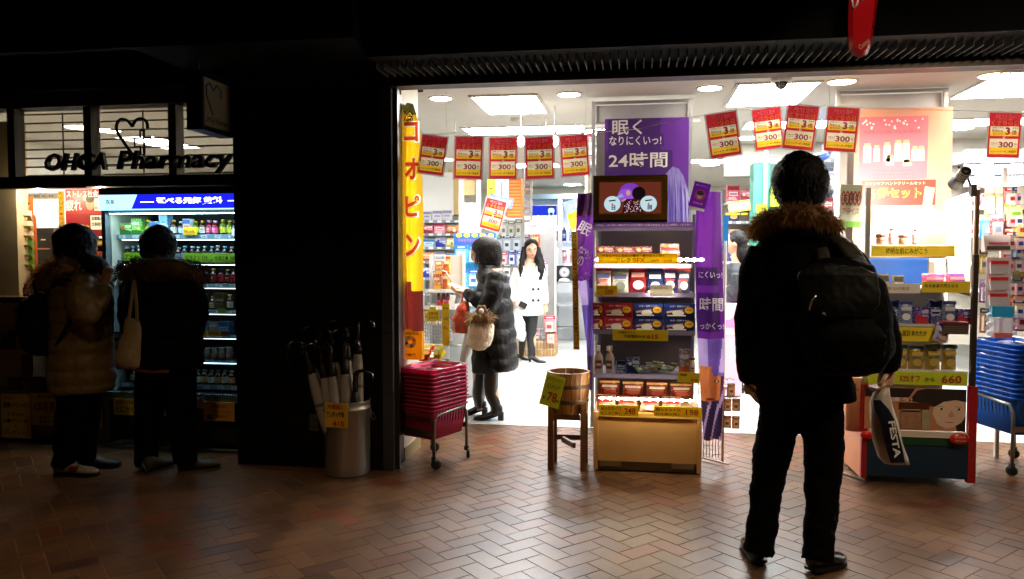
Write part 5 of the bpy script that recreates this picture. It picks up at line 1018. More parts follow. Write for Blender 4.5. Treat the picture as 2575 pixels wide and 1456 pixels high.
sign('board_sign', 'dark red board with lettering hanging below the tinted window', (-40, 446, 214, 472), KY - .02, mat('#2c201c', .6), [('とにかく効くドリンクは', .46, .5, .62, mat('#8a2418', .6), .54), ('活参28', .86, .5, .66, mat('#9a3018', .6), .24)])
# red poster, shelf leaflets, grey machine
def stress(b, W, H, y):
    b.rect(-W * .5, -H * .5, W * .5, -H * .02, y, mat('#8a1418', .5)); b.rect(W * .12, -H * .36, W * .46, -H * .06, y - .001, PAPER); b.disc(W * .12, H * .2, W * .11, H * .15, y - .001, mat('#c89070', .5), 16); b.disc(W * .12, H * .29, W * .11, H * .08, y - .0016, mat('#1c1410', .5), 14); b.rect(W * .22, H * .04, W * .48, H * .3, y - .0008, mat('#e8d0c0', .5)); b.disc(W * .01, H * .3, W * .07, H * .05, y - .001, mat('#e0b0a0', .5), 12)
sign('red_poster', 'red poster with white lettering about stress in the kiosk', (166, 482, 266, 588), 5.5, mat('#b0181e', .45), [('ストレス社会で', .5, .1, .15, PAPER, .92), ('疲れ', .22, .34, .24, PAPER, .4), ('バリーゼS', .38, .82, .13, YEL, .44), ('営業職の', .79, .62, .08, INK, .28), ('仕事疲れ', .79, .74, .08, INK, .28), ('肝臓に効く', .84, .4, .06, INK, .2)], extra=stress, cat='poster')
sign('leaflet_card', 'orange leaflet with a small figure above the leaflet rack', (52, 498, 84, 545), 5.42, mat('#cf6a34', .5), extra=lambda b, W, H, y: (b.disc(W * .1, H * .1, W * .16, H * .13, y, mat('#d89a70', .5), 12), b.disc(W * .1, H * .18, W * .17, H * .08, y - .001, INK, 12), b.disc(0, -H * .34, W * .42, H * .13, y, mat('#c8bca0', .5), 16)))
lr = thing('leaflet_rack', 'orange tiered leaflet rack by the cream side wall of the kiosk', 'leaflet rack', (at(65, 700, 5.4).x, 5.42, 0), rad(20)); kk = mpp(65, 5.4)
MB().b2((-.055, .03, kz(745, 65, 5.4)), (.055, .04, kz(540, 65, 5.4)), mat('#c85a28', .5)).build('back_panel', lr)
MB().b2((.0555, -.0, kz(690, 65, 5.4)), (.06, .04, kz(548, 65, 5.4)), mat('#d8622c', .5)).build('side_panel', lr)
for i, py in enumerate((560, 586, 610, 634, 658, 682)):
    z = kz(py, 65, 5.4); c = mat('#c8a860', .4) if i < 3 else mat('#a8b030', .4); q = MB()
    q.add([(-.054, -.07, z + .055), (.054, -.07, z + .055), (.05, .0, z), (-.05, .0, z), (-.054, .029, z + .055), (.054, .029, z + .055)], [(0, 1, 2, 3), (0, 3, 4), (1, 5, 2), (3, 2, 5, 4)], c); q.rect(-.03, z + .02, .03, z + .04, -.052, mat('#e8dca0', .5))
    q.box((0, -.01, z + .07), (.1, .03, .05), PAPER if i < 3 else mat('#7ac06a', .5), rx=.2); q.build('pocket', lr)
mc = thing('ticket_machine', 'dark rounded machine with slots standing inside the kiosk', 'machine', (at(118, 700, 5.7).x, 5.7, kz(760, 118, 5.7) - .0)); H = kz(573, 118, 5.7) - kz(760, 118, 5.7); Wm = 52 * mpp(118, 5.7)
q = MB(); q.rings([[(-Wm / 2, y0, z) for y0, z in ((-.02, 0), (.2, 0), (.2, H), (.0, H), (-.04, H * .93), (-.045, H * .7))], [(Wm / 2, y0, z) for y0, z in ((-.02, 0), (.2, 0), (.2, H), (.0, H), (-.04, H * .93), (-.045, H * .7))]], mat('#2c2a26', .35), False); q.build('body', mc)
for s in (-1, 1): MB().box((s * (Wm / 2 + .008), .09, H / 2), (.015, .24, H), mat('#8d8d8b', .35)).build('side_panel', mc)
q = MB(); q.box((0, -.05, H * .72), (Wm * .8, .012, .012), mat('#c88a70', .4)); q.box((0, -.043, H * .45), (Wm * .7, .012, .03), mat('#7a7a76', .4)); q.box((0, -.04, H * .3), (Wm * .75, .012, .05), BLACK); q.box((Wm * .1, -.051, H * .84), (Wm * .2, .006, .01), PAPER); q.build('slot', mc)
# goods behind the customers
rp_ = [K('medicine_box', 'box', 'red medicine carton in the kiosk window', .11, pk_box(.11, .055, .06, '#b02a20', '#7a140e', '#e8c8a0', '#e8b040', 0)), K('medicine_box', 'box', 'crimson medicine carton in the kiosk window', .1, pk_box(.1, .055, .06, '#96161a', '#5a0a0e', '#d8d0c0', '#d88a30', 1))]
for i, py in enumerate((612, 650, 676, 702, 728)): row(150 + (40 if i else 0), 266, py, 5.5, rp_, f'grey machine, {ORD[i]} layer', 'red cartons stacked in the kiosk window', 1.03, zoff=kz(py, 200, 5.5), start=i % 2)
q = MB(); q.b2((kx(140, 700, 5.45), 5.45, kz(738, 200, 5.45)), (kx(266, 700, 5.45), 5.75, kz(729, 200, 5.45)), mat('#7a4a28', .5)); q.b2((kx(140, 700, 5.6), 5.58, kz(752, 200, 5.6)), (kx(266, 700, 5.6), 5.6, kz(600, 200, 5.6)), mat('#5a1a14', .5)); tag(q.build('display_riser'), 'brown riser board holding the red cartons in the kiosk', 'display riser')
for lab, x0, x1, y0, y1, c, r in (('dark tilted leaflet above the grey machine', 146, 166, 570, 590, '#4a3420', 18), ('dark red tilted leaflet in front of the red poster', 180, 200, 566, 588, '#8a2820', -10), ('yellow strip card above the red cartons', 240, 268, 606, 617, '#d8b820', 0)): sign('leaflet_card', lab, (x0, y0, x1, y1), 5.42, mat(c, .5), [('新', .5, .5, .4, PAPER, .4)], rot=r)
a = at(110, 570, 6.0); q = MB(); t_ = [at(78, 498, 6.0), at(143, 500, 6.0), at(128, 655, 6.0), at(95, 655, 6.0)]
q.add([tuple(v) for v in t_] + [(v.x, v.y + .02, v.z) for v in t_], [(0, 1, 2, 3), (7, 6, 5, 4), (0, 4, 5, 1), (1, 5, 6, 2), (2, 6, 7, 3), (3, 7, 4, 0)], glow('#fff6e6', 2.2)); tag(q.build('panel_given_glow'), 'white panel made to glow, narrowing downward behind the leaflet rack', 'light panel')  # white sheet given its own glow to look brightly lit
sign('white_sheet', 'white sheet hanging at the top of the glowing kiosk panel', (62, 487, 145, 500), 5.9, PAPER, [('お知らせ', .5, .5, .4, GREY, .8)])
for px, py, lab in ((105, 478, 'bright spot lamp under the dark red board, side wall end'), (258, 472, 'bright spot lamp under the dark red board, cooler end')):
    p = at(px, py, 5.3); t = thing('spot_lamp', lab, 'lamp', p, group='spot lamps under the kiosk window'); MB().ell((0, 0, 0), (.018, .018, .016), glow('#ffe8c8', 60), 12, 8).build('bulb', t); MB().lathe([(.012, .016), (.024, .03), (.022, .05)], mat('#6a6456', .4), n=14).build('fitting', t)
    li = bpy.data.lights.new('spot_lamp_light', 'POINT'); li.energy = 7; li.color = (1, .78, .5); li.shadow_soft_size = .02; link('lamp_light', li, t, (0, -.03, -.03))
# ------------------------------------------------------------------ shop name, emblem and blade sign
a = at(108, 430, WY - .07); e = at(596, 430, WY - .07); blk2 = mat('#0a0b0a', .35, coat=.3)
def solid_text(s, h, wd, sh, d_, m, bold=.03):
    v, f, x0, x1, y0, y1 = text_mesh(s, bold); k = h / (y1 - y0); kx_ = wd / (x1 - x0); b = MB(); n = len(v)
    P = [((p[0] - x0) * kx_ + (p[1] - y0) * k * sh, (p[1] - y0) * k) for p in v]
    b.add([(p[0], 0, p[1]) for p in P], f, m); b.add([(p[0], d_, p[1]) for p in P], f, m)
    ed = {}
    for q in f:
        for i in range(len(q)): k2 = (q[i], q[(i + 1) % len(q)]); ed[k2] = 1
    for (i, j) in list(ed):
        if (j, i) not in ed: b.add([(P[i][0], 0, P[i][1]), (P[j][0], 0, P[j][1]), (P[j][0], d_, P[j][1]), (P[i][0], d_, P[i][1])], [(0, 1, 2, 3)], m)
    return b
t = thing('shop_name_sign', 'black raised italic letters spelling the pharmacy name across the tinted window', 'sign', a); ks = mpp(300, WY)
for s, px, wd, hh in (('OHGA', 106, 158, 40), ('Pharmacy', 288, 272, 54)):
    o = solid_text(s, hh * ks, wd * ks, .28, .035, blk2, .02).build('lettering', t); o.location = (at(px, 430, WY - .07).x - a.x, 0, (0 if s == 'OHGA' else -12 * ks))
bar = MB(); bar.b2((0, .036, .035), (e.x - a.x - .1, .05, .045), blk2); bar.build('mounting_bar', t)
em = at(340, 335, WY - .07); t = thing('emblem_sign', 'dark green heart outline with a small cross on the tinted window', 'sign', em); gm = mat('#10241c', .35, coat=.3)
P = lambda px, py: ((px - 340) * ks, 0, (335 - py) * ks)
MB().tube(curve([P(333, 383), P(312, 355), P(297, 332), P(295, 316), P(306, 303), P(322, 307), P(333, 320)]) + curve([P(333, 320), P(342, 307), P(356, 303), P(368, 311), P(371, 326)]), .0135, gm, 8, flat=(1, .8)).build('heart', t)
cr = [(352, 330), (362, 330), (362, 345), (378, 345), (378, 356), (362, 356), (362, 382), (352, 382), (352, 364), (338, 364), (338, 346), (352, 346)]
MB().tube([P(*p) for p in cr], .0075, gm, 6, closed=True).build('cross', t)
bx = at(583, 350, 4.8).x; bX = bx - .03
yn = None
for i in range(200):
    Y = 4.8 - i * .005; 
    if (Vector((bX, Y, 1.9)) - Vector((0, 0, EYE))).dot(RT) / (Vector((bX, Y, 1.9)) - Vector((0, 0, EYE))).dot(FW) * FPX + 1287.5 < 492: yn = Y; break
yn = yn or 4.3; zt_, zb_ = at(490, 175, yn).z, at(505, 325, yn).z
t = thing('blade_sign', 'dark framed hanging sign with the heart emblem beside the black pillar', 'sign', (bX, yn, zb_)); L_ = 4.79 - yn; Hh = zt_ - zb_
q = MB(); f_ = .03
for lo, hi in (((-.05, 0, 0), (.05, L_, f_)), ((-.05, 0, Hh - f_), (.05, L_, Hh)), ((-.05, 0, f_ + .0002), (.05, f_, Hh - f_ - .0002)), ((-.05, L_ - f_, f_ + .0002), (.05, L_, Hh - f_ - .0002))): q.b2(lo, hi, mat('#0d0c0b', .5))
q.build('frame', t)
q = MB(Matrix.Translation((.0, L_ / 2, Hh / 2)) @ Matrix.Rotation(rad(90), 4, 'Z')); cr_ = mat('#8d8672', .5); q.box((0, 0, 0), (L_ - 2 * f_ - .001, .08, Hh - 2 * f_ - .001), cr_); q.text('OHGA Pharmacy', 0, -Hh * .3, .045, INK, -.042, wd=L_ * .7, sh=.25)
q.tube([(-.05, -.042, -.07), (-.12, -.042, .04), (-.12, -.042, .1), (-.08, -.042, .12), (-.04, -.042, .08), (0, -.042, .12), (.05, -.042, .1), (.05, -.042, .05)], .006, mat('#2a3a70', .4), 6); q.build('face_panel', t)
q = MB(); q.tube([(0, -.04, Hh + .1), (0, L_ + .02, Hh + .1)], .008, mat('#3a3632', .35, .6), 8); q.tube([(0, L_ * .45, Hh + .1), (0, L_ + .02, Hh + .22)], .006, mat('#2a2826', .35, .6), 8)
for y in (.06, L_ - .06): q.tube([(0, y, Hh), (0, y, Hh + .1)], .005, mat('#6a6660', .3, .8), 6)
q.build('bracket', t)
# red blade sign over the opening
ry = 3.9; a = at(2158, 145, ry); kr = mpp(2160, ry); t = thing('red_blade_sign', 'glossy red rounded blade sign hanging above the shop front', 'sign', a)
prof = [(-28, 0), (-29, 40), (-28, 80), (-27, 110), (-20, 135), (-8, 143), (6, 145), (20, 138), (30, 110), (36, 70), (40, 30), (44, 0)]
prof = [(-30, -170)] + prof + [(46, -170)]; n = len(prof); fr_ = [((x + 2) * kr, -.0, (145 - y) * kr) for x, y in prof]
mid = ((0) * kr, -.045, (145 + 20) * kr); q = MB(); rm = mat('#c8101a', .22, coat=.6)
ins = [(x * .72 + .28 * 0, -.035, z if z > .3 else z * .86 + .02) for x, y, z in fr_]
for s in (1, -1):
    A = [(x, 0, z) for x, y, z in fr_]; B = [(x, s * y, z) for x, y, z in ins]
    q.add(A + B, [(i, (i + 1) % n, n + (i + 1) % n, n + i) for i in range(n)], rm, True); q.add(B, [tuple(range(n))], rm, True)
q.build('panel', t)
q = MB(); wl = mat('#f2e6dc', .4); P = lambda px, py: ((px - 2158) * kr, -.037, (145 - py) * kr)
q.tube([P(2136, -30), P(2135, 0), P(2137, 18), P(2141, 22), P(2147, 14), P(2151, -4), P(2152, -40)], .0045, wl, 6); q.build('letter_stroke', t); q = MB(); q.tube([P(2158, -30), P(2156, 2), P(2160, 4), P(2164, -10), P(2166, -30)], .0045, wl, 6); q.build('letter_stroke', t); q = MB(); q.text('Cosme', P(2166, 115)[0], P(2166, 115)[2], .022, mat('#c8a890', .4), -.039, wd=.055, rot=.7, sh=.2); q.build('lettering', t)
MB().tube([(0, 0, 305 * kr), (0, .4, 310 * kr)], .012, DKGREY, 8).build('bracket', t)
sp_ = Vector(a) + Vector((-.12, -.7, .75)); t2 = thing('sign_spotlight', 'small spotlight above shining on the red blade sign', 'lamp', sp_); dr_ = (Vector(a) + Vector((0, 0, .2)) - sp_).normalized(); q = MB(); q.M = dr_.to_track_quat('-Z', 'Y').to_matrix().to_4x4(); q.lathe([(.02, .1), (.03, .08), (.035, -.02), (.03, -.02)], DKGREY, n=16); q.build('lamp_head', t2)
li = bpy.data.lights.new('sign_spot', 'SPOT'); li.energy = 9; li.color = (1, .85, .7); li.spot_size = rad(50); li.spot_blend = .6; li.shadow_soft_size = .03; lo = link('lamp_light', li, t2, dr_ * .03); lo.rotation_euler = dr_.to_track_quat('-Z', 'Y').to_euler()
# ------------------------------------------------------------------ inside the shop
shm = mat('#8f949c', .4, .3); shw = mat('#d9d8d4', .45)
def unit(lab, px0, px1, ptop, pbot, Y, pys, dep=.35, m=shm, back=None, posts=True, z0=None, name='shop_shelf'):
    a, b = at(px0, ptop, Y), at(px1, pbot, Y); t = thing(name, lab, 'shelf unit', (a.x, Y, 0)); x1 = b.x - a.x; zb = max(.01, b.z) if z0 is None else z0; zt = a.z
    if posts:
        for x in (0, x1): MB().box((x, dep - .02, (zt + zb) / 2), (.025, .03, zt - zb), m).build('post', t)
    MB().box((x1 / 2, dep, (zt + zb) / 2), (x1 - .03, .012, zt - zb - .01), back or mat('#a8a296', .6)).build('back_panel', t)
    for py in pys:
        z = at((px0 + px1) / 2, py, Y).z
        q = MB(); q.box((x1 / 2, dep / 2 - .005, z - .01), (x1 - .032, dep - .02, .018), m); q.box((x1 / 2, -.006, z - .006), (x1 - .034, .008, .036), m)
        n = max(2, int(x1 / .11))
        for k in range(n): q.box(((k + .5) / n * x1, -.0115, z - .004), (.055, .002, .024), PAPER)
        q.build('shelf_board', t)
    return t
H_ = lambda *a: pk_box(*a)
meds = [K('medicine_box', 'box', 'rose medicine carton', .14, pk_box(.14, .12, .07, '#c8566a', '#8a2a40', '#f0dcd8', '#f0d8c0', 2)), K('medicine_box', 'box', 'pink medicine carton', .15, pk_box(.15, .14, .07, '#d87a90', '#c03a5a', '#f4e4e4', '#f8f0f0', 1)), K('medicine_box', 'box', 'orange medicine carton', .15, pk_box(.15, .12, .07, '#d8742c', '#a8481a', '#f4e0c0', '#f8e8d0', 0)), K('medicine_box', 'box', 'white medicine carton', .12, pk_box(.12, .13, .07, '#e8e4e0', '#8a8ab0', '#c8c4d0', '#a8a0c0', 1)),
        K('medicine_box', 'box', 'pale blue medicine carton', .16, pk_box(.16, .11, .07, '#7ab0cc', '#3a78a8', '#eaf2f6', '#f4f8fa', 1)), K('medicine_box', 'box', 'navy and white medicine carton', .13, pk_box(.13, .14, .07, '#e4e6f0', '#2a3690', '#8a90c8', '#2a3690', 2)), K('medicine_box', 'box', 'pale yellow medicine carton', .1, pk_box(.1, .13, .06, '#e8dc8a', '#a8b048', '#f8f4d8', '#6a8a3a', 0))]
A_ = 9.6; w_ = 'yellow banner side'
unit('grey medicine shelf seen beside the tall yellow banner', 1052, 1160, 538, 800, A_, (556, 589, 623, 658, 700, 740), .35)
for i, (py, k0, nm) in enumerate(((556, 3, 'top'), (589, 0, 'second'), (623, 4, 'third'), (658, 2, 'fourth'), (700, 5, 'fifth'))):
    row(1064, 1158, py, A_ + .08, meds if i else [meds[3]], f'{w_}, {nm} shelf', 'cartons on the grey medicine shelf', 1.08, start=k0 if i else 0)
sign('white_poster', 'large white poster leaning above the grey medicine shelf', (1062, 436, 1140, 540), A_ + .1, PAPER, [('お知らせ', .6, .1, .05, mat('#c8d0d8', .5), .4)], cat='poster')
b = MB(); a, e = at(1130, 540, A_ + .2), at(1158, 425, A_ + .2); b.b2((a.x, A_ + .15, a.z), (e.x, A_ + .4, e.z), mat('#c8ae7c', .6)); tag(b.build('carton'), 'tall light brown carton above the grey medicine shelf', 'carton')
# white poster case and the blue hanging display
t = thing('display_case', 'white display case with yellow ledge beside the blue hanging packs', 'display case', (at(1160, 600, 9.0).x, 9.0, 0)); W9 = at(1204, 600, 9.0).x - at(1160, 600, 9.0).x
Z9 = lambda py: at(1180, py, 9.0).z
for x in (0, W9): MB().box((x, 0, CZ / 2), (.045, .05, CZ - .01), mat('#c9c6c0', .4)).build('post', t)
MB().b2((.03, .0, Z9(595)), (W9 - .03, .03, Z9(510)), PAPER).build('white_panel', t); MB().b2((.03, -.06, Z9(608)), (W9 - .03, .06, Z9(598)), mat('#d8c070', .5)).build('ledge', t); MB().b2((.03, .03, Z9(490)), (W9 - .03, .06, Z9(420)), mat('#b89a6a', .5)).build('upper_panel', t)
MB().b2((.03, .02, Z9(640)), (W9 - .03, .05, Z9(612)), mat('#4a4038', .6)).build('lower_panel', t)
BYD = 8.2; t = thing('hanging_display', 'tall blue hanging display board with white header beside the dark haired woman', 'display board', (at(1143, 700, BYD).x, BYD, 0)); W8 = at(1248, 600, BYD).x - at(1143, 600, BYD).x; Z8 = lambda py: at(1195, py, BYD).z
MB().b2((0, 0, .1), (W8, .04, Z8(587)), mat('#2a9ad0', .4)).build('back_panel', t)
q = MB(); q.b2((.0, -.02, Z8(618)), (W8, -.001, Z8(586)), mat('#2c5cb8', .4)); q.text('アイケアミントウォッシュ', W8 / 2, Z8(605), .035, mat('#e05a8a', .4), -.024, wd=W8 * .8)
for i in range(5): q.disc(W8 * (.12 + .19 * i), Z8(592), .034, .022, -.023, mat('#c8d848', .4), 12)
q.build('header_card', t)
hb = pk_hang(.135, .2, '#48b0dc', '#3a68c0', '#e4f0f4', .03)
row(1145, 1246, 662, BYD - .05, [K('hanging_pack', 'hanging pack', 'sky blue card pack with white tube', .135, hb)], 'yellow banner side, upper row', 'packs on the blue hanging display', 1.04, cap=3, rot=2)
row(1145, 1246, 722, BYD - .05, [K('hanging_pack', 'hanging pack', 'sky blue card pack with white tube', .135, hb)], 'yellow banner side, lower row', 'packs on the blue hanging display', 1.04, cap=3, rot=2)
# gondola of sweets and bottles close to the yellow banner
GY = 7.1
unit('low metal gondola of sweets and small bottles behind the yellow banner', 1064, 1150, 640, 905, GY, (730, 772), .3, shw, mat('#c8c6c0', .5))
sg = [K('candy_pack', 'pack', 'red and yellow stick pack', .075, pk_box(.075, .16, .05, '#b8402a', '#e0a838', '#f0dcb0', '#e8c850', 0)), K('candy_pack', 'pack', 'golden stick pack', .07, pk_pouch(.07, .17, .05, '#c89438', '#a83028', '#f0e0b8', '#d86a3a'))]
row(1092, 1142, 729, GY + .02, sg, 'yellow banner, upper sweet shelf', 'stick packs on the sweets gondola', 1.05)
row(1096, 1142, 690, GY + .14, sg, 'yellow banner, raised back row of sweets', 'stick packs on the sweets gondola', 1.05)
row(1098, 1150, 771, GY + .02, [K('small_bottle', 'bottle', 'little red bottle with black cap', .042, pk_bottle(.019, .085, '#8a1418', '#141010', '#c82a2a', .6, .2))], 'yellow banner, front row', 'little red bottles on the sweets gondola', 1.04, cap=7)
row(1098, 1150, 757, GY + .12, [K('small_bottle', 'bottle', 'little dark red bottle behind', .042, pk_bottle(.019, .085, '#5a0c10', '#141010', '#8a2430', .6, .2))], 'yellow banner, back row', 'little red bottles on the sweets gondola', 1.04, cap=7)
sign('label_card', 'white lettered header card on top of the sweets gondola', (1092, 640, 1120, 656), GY - .01, PAPER, [('LYSSAGE MEN', .5, .5, .4, mat('#3a5a9a', .5), .9)])
a = at(1105, 740, GY - .03); b = MB(); b.tube([at(1088, 684, GY - .03), at(1105, 678, GY - .03), at(1122, 684, GY - .03), at(1136, 712, GY - .03)], .006, STEEL, 6); tag(b.build('wire_guard'), 'curved chrome wire guard around the stick packs', 'wire guard')
GY2 = 6.3                                                   # wire basket with a yellow tag in front
t = thing('wire_basket', 'chrome wire basket of pale packs at the foot of the yellow banner', 'basket', (at(1064, 800, GY2).x, GY2, 0)); Wb = at(1112, 800, GY2).x - at(1064, 800, GY2).x; z0, z1 = at(1090, 862, GY2).z, at(1090, 810, GY2).z
q = MB()
for k in range(9):
    for y in (0, .3): q.tube([(Wb * k / 8, y, z0), (Wb * k / 8, y, z1)], .0025, STEEL, 5)
for k in range(7):
    z = z0 + (z1 - z0) * k / 6; q.tube([(0, 0, z), (Wb, 0, z), (Wb, .3, z), (0, .3, z)], .0025, STEEL, 5, True)
for k in range(1, 5): q.tube([(Wb, .06 * k, z0), (Wb, .06 * k, z1)], .0025, STEEL, 5)
q.build('wire_cage', t); MB().box((Wb / 2, .15, z0 / 2 - .02), (Wb * .9, .28, z0 - .05), mat('#a8a49c', .5)).build('stand_leg', t)
row(1066, 1110, 815, GY2 + .1, [K('candy_pack', 'pack', 'pale paper pack in the wire basket', .055, pk_pouch(.055, .13, .04, '#d8cfb4', '#b89a48', '#e8c848', '#e8e0cc')), K('candy_pack', 'pack', 'cream box in the wire basket', .06, pk_box(.06, .15, .04, '#e0d8c4', '#c0a050', '#e8d048', '#d8d0c0', 1))], 'yellow banner', 'packs in the wire basket', 1.03)
sign('price_card', 'long yellow handwritten card hanging on the wire basket', (1112, 764, 1130, 868), GY2 - .02, YEL, [('おすすめ', .5, .12, .06, INK, .7), ('人気', .5, .36, .08, INK, .6), ('特価', .5, .58, .08, RED, .6)])
sign('price_card', 'yellow card on the front of the wire basket', (1074, 780, 1106, 806), GY2 - .03, YEL, [('広告の品', .5, .3, .25, INK, .7), ('よりどり', .5, .7, .25, INK, .7)])
cp = [pk_pouch(.09, .1, .05, c, '#d8c838', '#f0e0c0', '#e8b040') for c in ('#c0281e', '#d83a28', '#c8b828', '#a81c18', '#d8562a')]
for i in range(12):
    a = at(1062 + (i % 5) * 9, 908 - (i // 5) * 9, 6.0 + .05 * (i % 3)); o = link('candy_bag', cp[(i * 3) % 5], None, (a.x, a.y, a.z), R.uniform(-1, 1)); o.rotation_euler.x = rad(R.uniform(-70, -20)); tag(o, ('red', 'orange red', 'yellow', 'dark red', 'orange')[(i * 3) % 5] + f' candy bag heaped above the pink baskets, {ORD[i]} from the banner foot', 'candy bag', 'heap of candy bags above the pink baskets')
b = MB(); a, e = at(1055, 912, 6.05), at(1112, 905, 6.05); b.b2((a.x, 6.0, .02), (e.x, 6.3, a.z), mat('#5a4630', .6)); tag(b.build('candy_stand'), 'brown box stand under the heap of candy bags', 'stand')
t = thing('round_counter', 'grey rounded counter with clear fronted racks beside the woman in black', 'counter', (at(1135, 930, 7.3).x, 7.5, 0)); zc = at(1135, 765, 7.3).z
MB().lathe([(.24, .02), (.25, .06), (.25, zc * .55), (.27, zc * .57)], mat('#9ea3a4', .3, .2), n=28, sy=.8).build('body', t); MB().lathe([(.28, zc - .03), (.28, zc)], mat('#b8b8b4', .3), n=28, sy=.8).build('counter_top', t); MB().lathe([(.262, zc * .58), (.262, zc - .031)], film('#c8ccd0', .45), n=28, sy=.8, cap=False).build('clear_front', t)
row(1112, 1150, 838, 7.3, [K('tube_pack', 'pack', 'grey white tube pack', .05, pk_box(.05, .2, .03, '#b8b4b0', '#8a8484', '#e0dcd8', '#c8a898', 1))], 'banner side behind the clear counter front', 'tube packs in the rounded counter', 1.1, zoff=zc * .62, cap=6)
sign('hang_tag', 'white paper tag hanging over the rounded counter', (1130, 742, 1143, 770), 7.0, PAPER, rot=12)
t = unit('low metal shelf of orange boxes behind the black boots', 1160, 1216, 905, 968, 7.9, (945,), .3, shm)
row(1162, 1214, 944, 7.95, [K('medicine_box', 'box', 'small orange box', .06, pk_box(.06, .05, .05, '#d8622a', '#b8401a', '#f4e0c8', '#f4e0c8', 1))], 'clear umbrella, lower layer', 'orange boxes on the low shelf', 1.06, cap=4)
row(1162, 1214, 931, 7.95, [K('medicine_box', 'box', 'small orange box', .06, pk_box(.06, .05, .05, '#d8622a', '#b8401a', '#f4e0c8', '#f4e0c8', 1))], 'clear umbrella, upper layer', 'orange boxes on the low shelf', 1.06, cap=4)
# peg shelf behind the two women
PY_ = 10.9
unit('peg shelf of hanging packs behind the woman in the white coat', 1235, 1392, 540, 880, PY_, (), .25, shw, mat('#8c8a88', .6))
hk = lambda words, w_, h, c1, c2, c3: K('hanging_pack', 'hanging pack', words, w_, pk_hang(w_, h, c1, c2, c3, .03))
q1 = [hk('clear grey tube pack', .1, .26, '#8e948c', '#5a5f58', '#c4c8c0')]; q2 = [hk('grey blue face pack', .13, .23, '#9aa4b4', '#2a2c34', '#c8d4dc')]; q3 = [hk('pink and white card pack', .1, .2, '#d8b0b4', '#b03a4c', '#ece4e4'), hk('pink and white card pack', .1, .2, '#d8b0b4', '#b03a4c', '#ece4e4'), hk('navy and white card pack', .12, .24, '#28409a', '#1a2a70', '#e0e6f0'), hk('blue white card pack', .12, .2, '#c0c8dc', '#2a48a8', '#e8ecf4')]
q4 = [hk('orange yellow card pack', .12, .15, '#d88a2a', '#e0b038', '#f0dcb0'), hk('grey card with white label', .15, .2, '#7c7a78', '#5a5856', '#f0f0ee'), hk('pale red card pack', .1, .15, '#d0909a', '#a83a4a', '#ecdcdc')]
for py, ks_, nm in ((598, q1, 'top'), (632, q2, 'second'), (668, q3, 'third'), (698, q4, 'fourth'), (730, q3, 'fifth')): row(1240, 1336, py, PY_ - .03, ks_, f'blue board, {nm} peg row', 'packs on the peg shelf', 1.06, rot=2)
row(1358, 1380, 640, PY_ - .2, [hk('bright blue and white pack', .13, .26, '#2c6ac8', '#1a3a98', '#e4ecf4')], 'lattice post, peg end', 'packs on the peg shelf', 1.06, cap=2)
row(1360, 1388, 694, PY_ - .2, [hk('white and magenta pack', .1, .22, '#ecdce8', '#b03a90', '#f4f0f4'), hk('white and yellow pack', .1, .2, '#ece8d8', '#d8c038', '#f8f4ec')], 'lattice post, lower peg end', 'packs on the peg shelf', 1.06, cap=2)
for px, py, c in ((1345, 632, '#d84a3a'), (1340, 670, '#d8507a'), (1342, 700, '#e07a9a')):
    a = at(px, py, PY_ - .12); o = link('hanging_pack', pk_hang(.15, .3, c, '#f0c8b0', '#f0d8a0', .02), None, a); tag(o, ('coral', 'rose', 'pink')[(632, 670, 700).index(py)] + ' long pack at the end of the peg shelf above the white coated woman', 'hanging pack', 'packs on the peg shelf')
b = MB(); LY = 10.6; xa, xb = at(1316, 500, LY).x, at(1336, 500, LY).x
for x in (xa, xb): b.box((x, LY, 1.3), (.03, .03, 2.58), mat('#8f8f8e', .4, .4))
for k in range(8): b.box(((xa + xb) / 2, LY, at(1326, 460 + 16 * k, LY).z), (xb - xa - .032, .02, .03), mat('#7a7a79', .4, .4))
tag(b.build('lattice_post'), 'grey steel lattice post beside the orange louvred box', 'post')
t = thing('louvred_box', 'orange louvred box high beside the lattice post', 'box', (at(1292, 500, 10.2).x, 10.2, at(1292, 546, 10.2).z)); Wl = 36 * mpp(1292, 10.2); Hl = 96 * mpp(1292, 10.2)
MB().box((0, .1, Hl / 2), (Wl, .2, Hl), mat('#d8701c', .5)).build('body', t)
q = MB()
for k in range(11): q.box((0, -.006, Hl * (.06 + .085 * k)), (Wl * .94, .012, Hl * .045), mat('#e89a4a', .5))
q.build('louvre', t)
# low wooden gift crate by the white coated woman
t = thing('low_crate', 'low wooden crate with wire front full of small packs beside the high heels', 'crate', (at(1345, 893, 10.6).x, 10.75, 0)); Wc = 100 * mpp(1345, 10.6)
q = MB(); q.b2((-Wc / 2, -.2, .01), (Wc / 2, -.18, .2), mat('#b08a52', .5)); q.b2((-Wc / 2, .18, .01), (Wc / 2, .2, .2), mat('#b08a52', .5)); 
for s in (-1, 1): q.b2((s * Wc / 2 - .01, -.179, .01), (s * Wc / 2 + .01, .179, .2), mat('#b08a52', .5))
q.build('crate_box', t); q = MB()
for k in range(14): q.tube([(-Wc / 2 + Wc * k / 13, -.205, 0.01), (-Wc / 2 + Wc * k / 13, -.205, .38)], .003, WHITE, 5)
for z in (.1, .2, .3, .38): q.tube([(-Wc / 2, -.206, z), (Wc / 2, -.206, z)], .003, WHITE, 5)
q.build('wire_front', t)
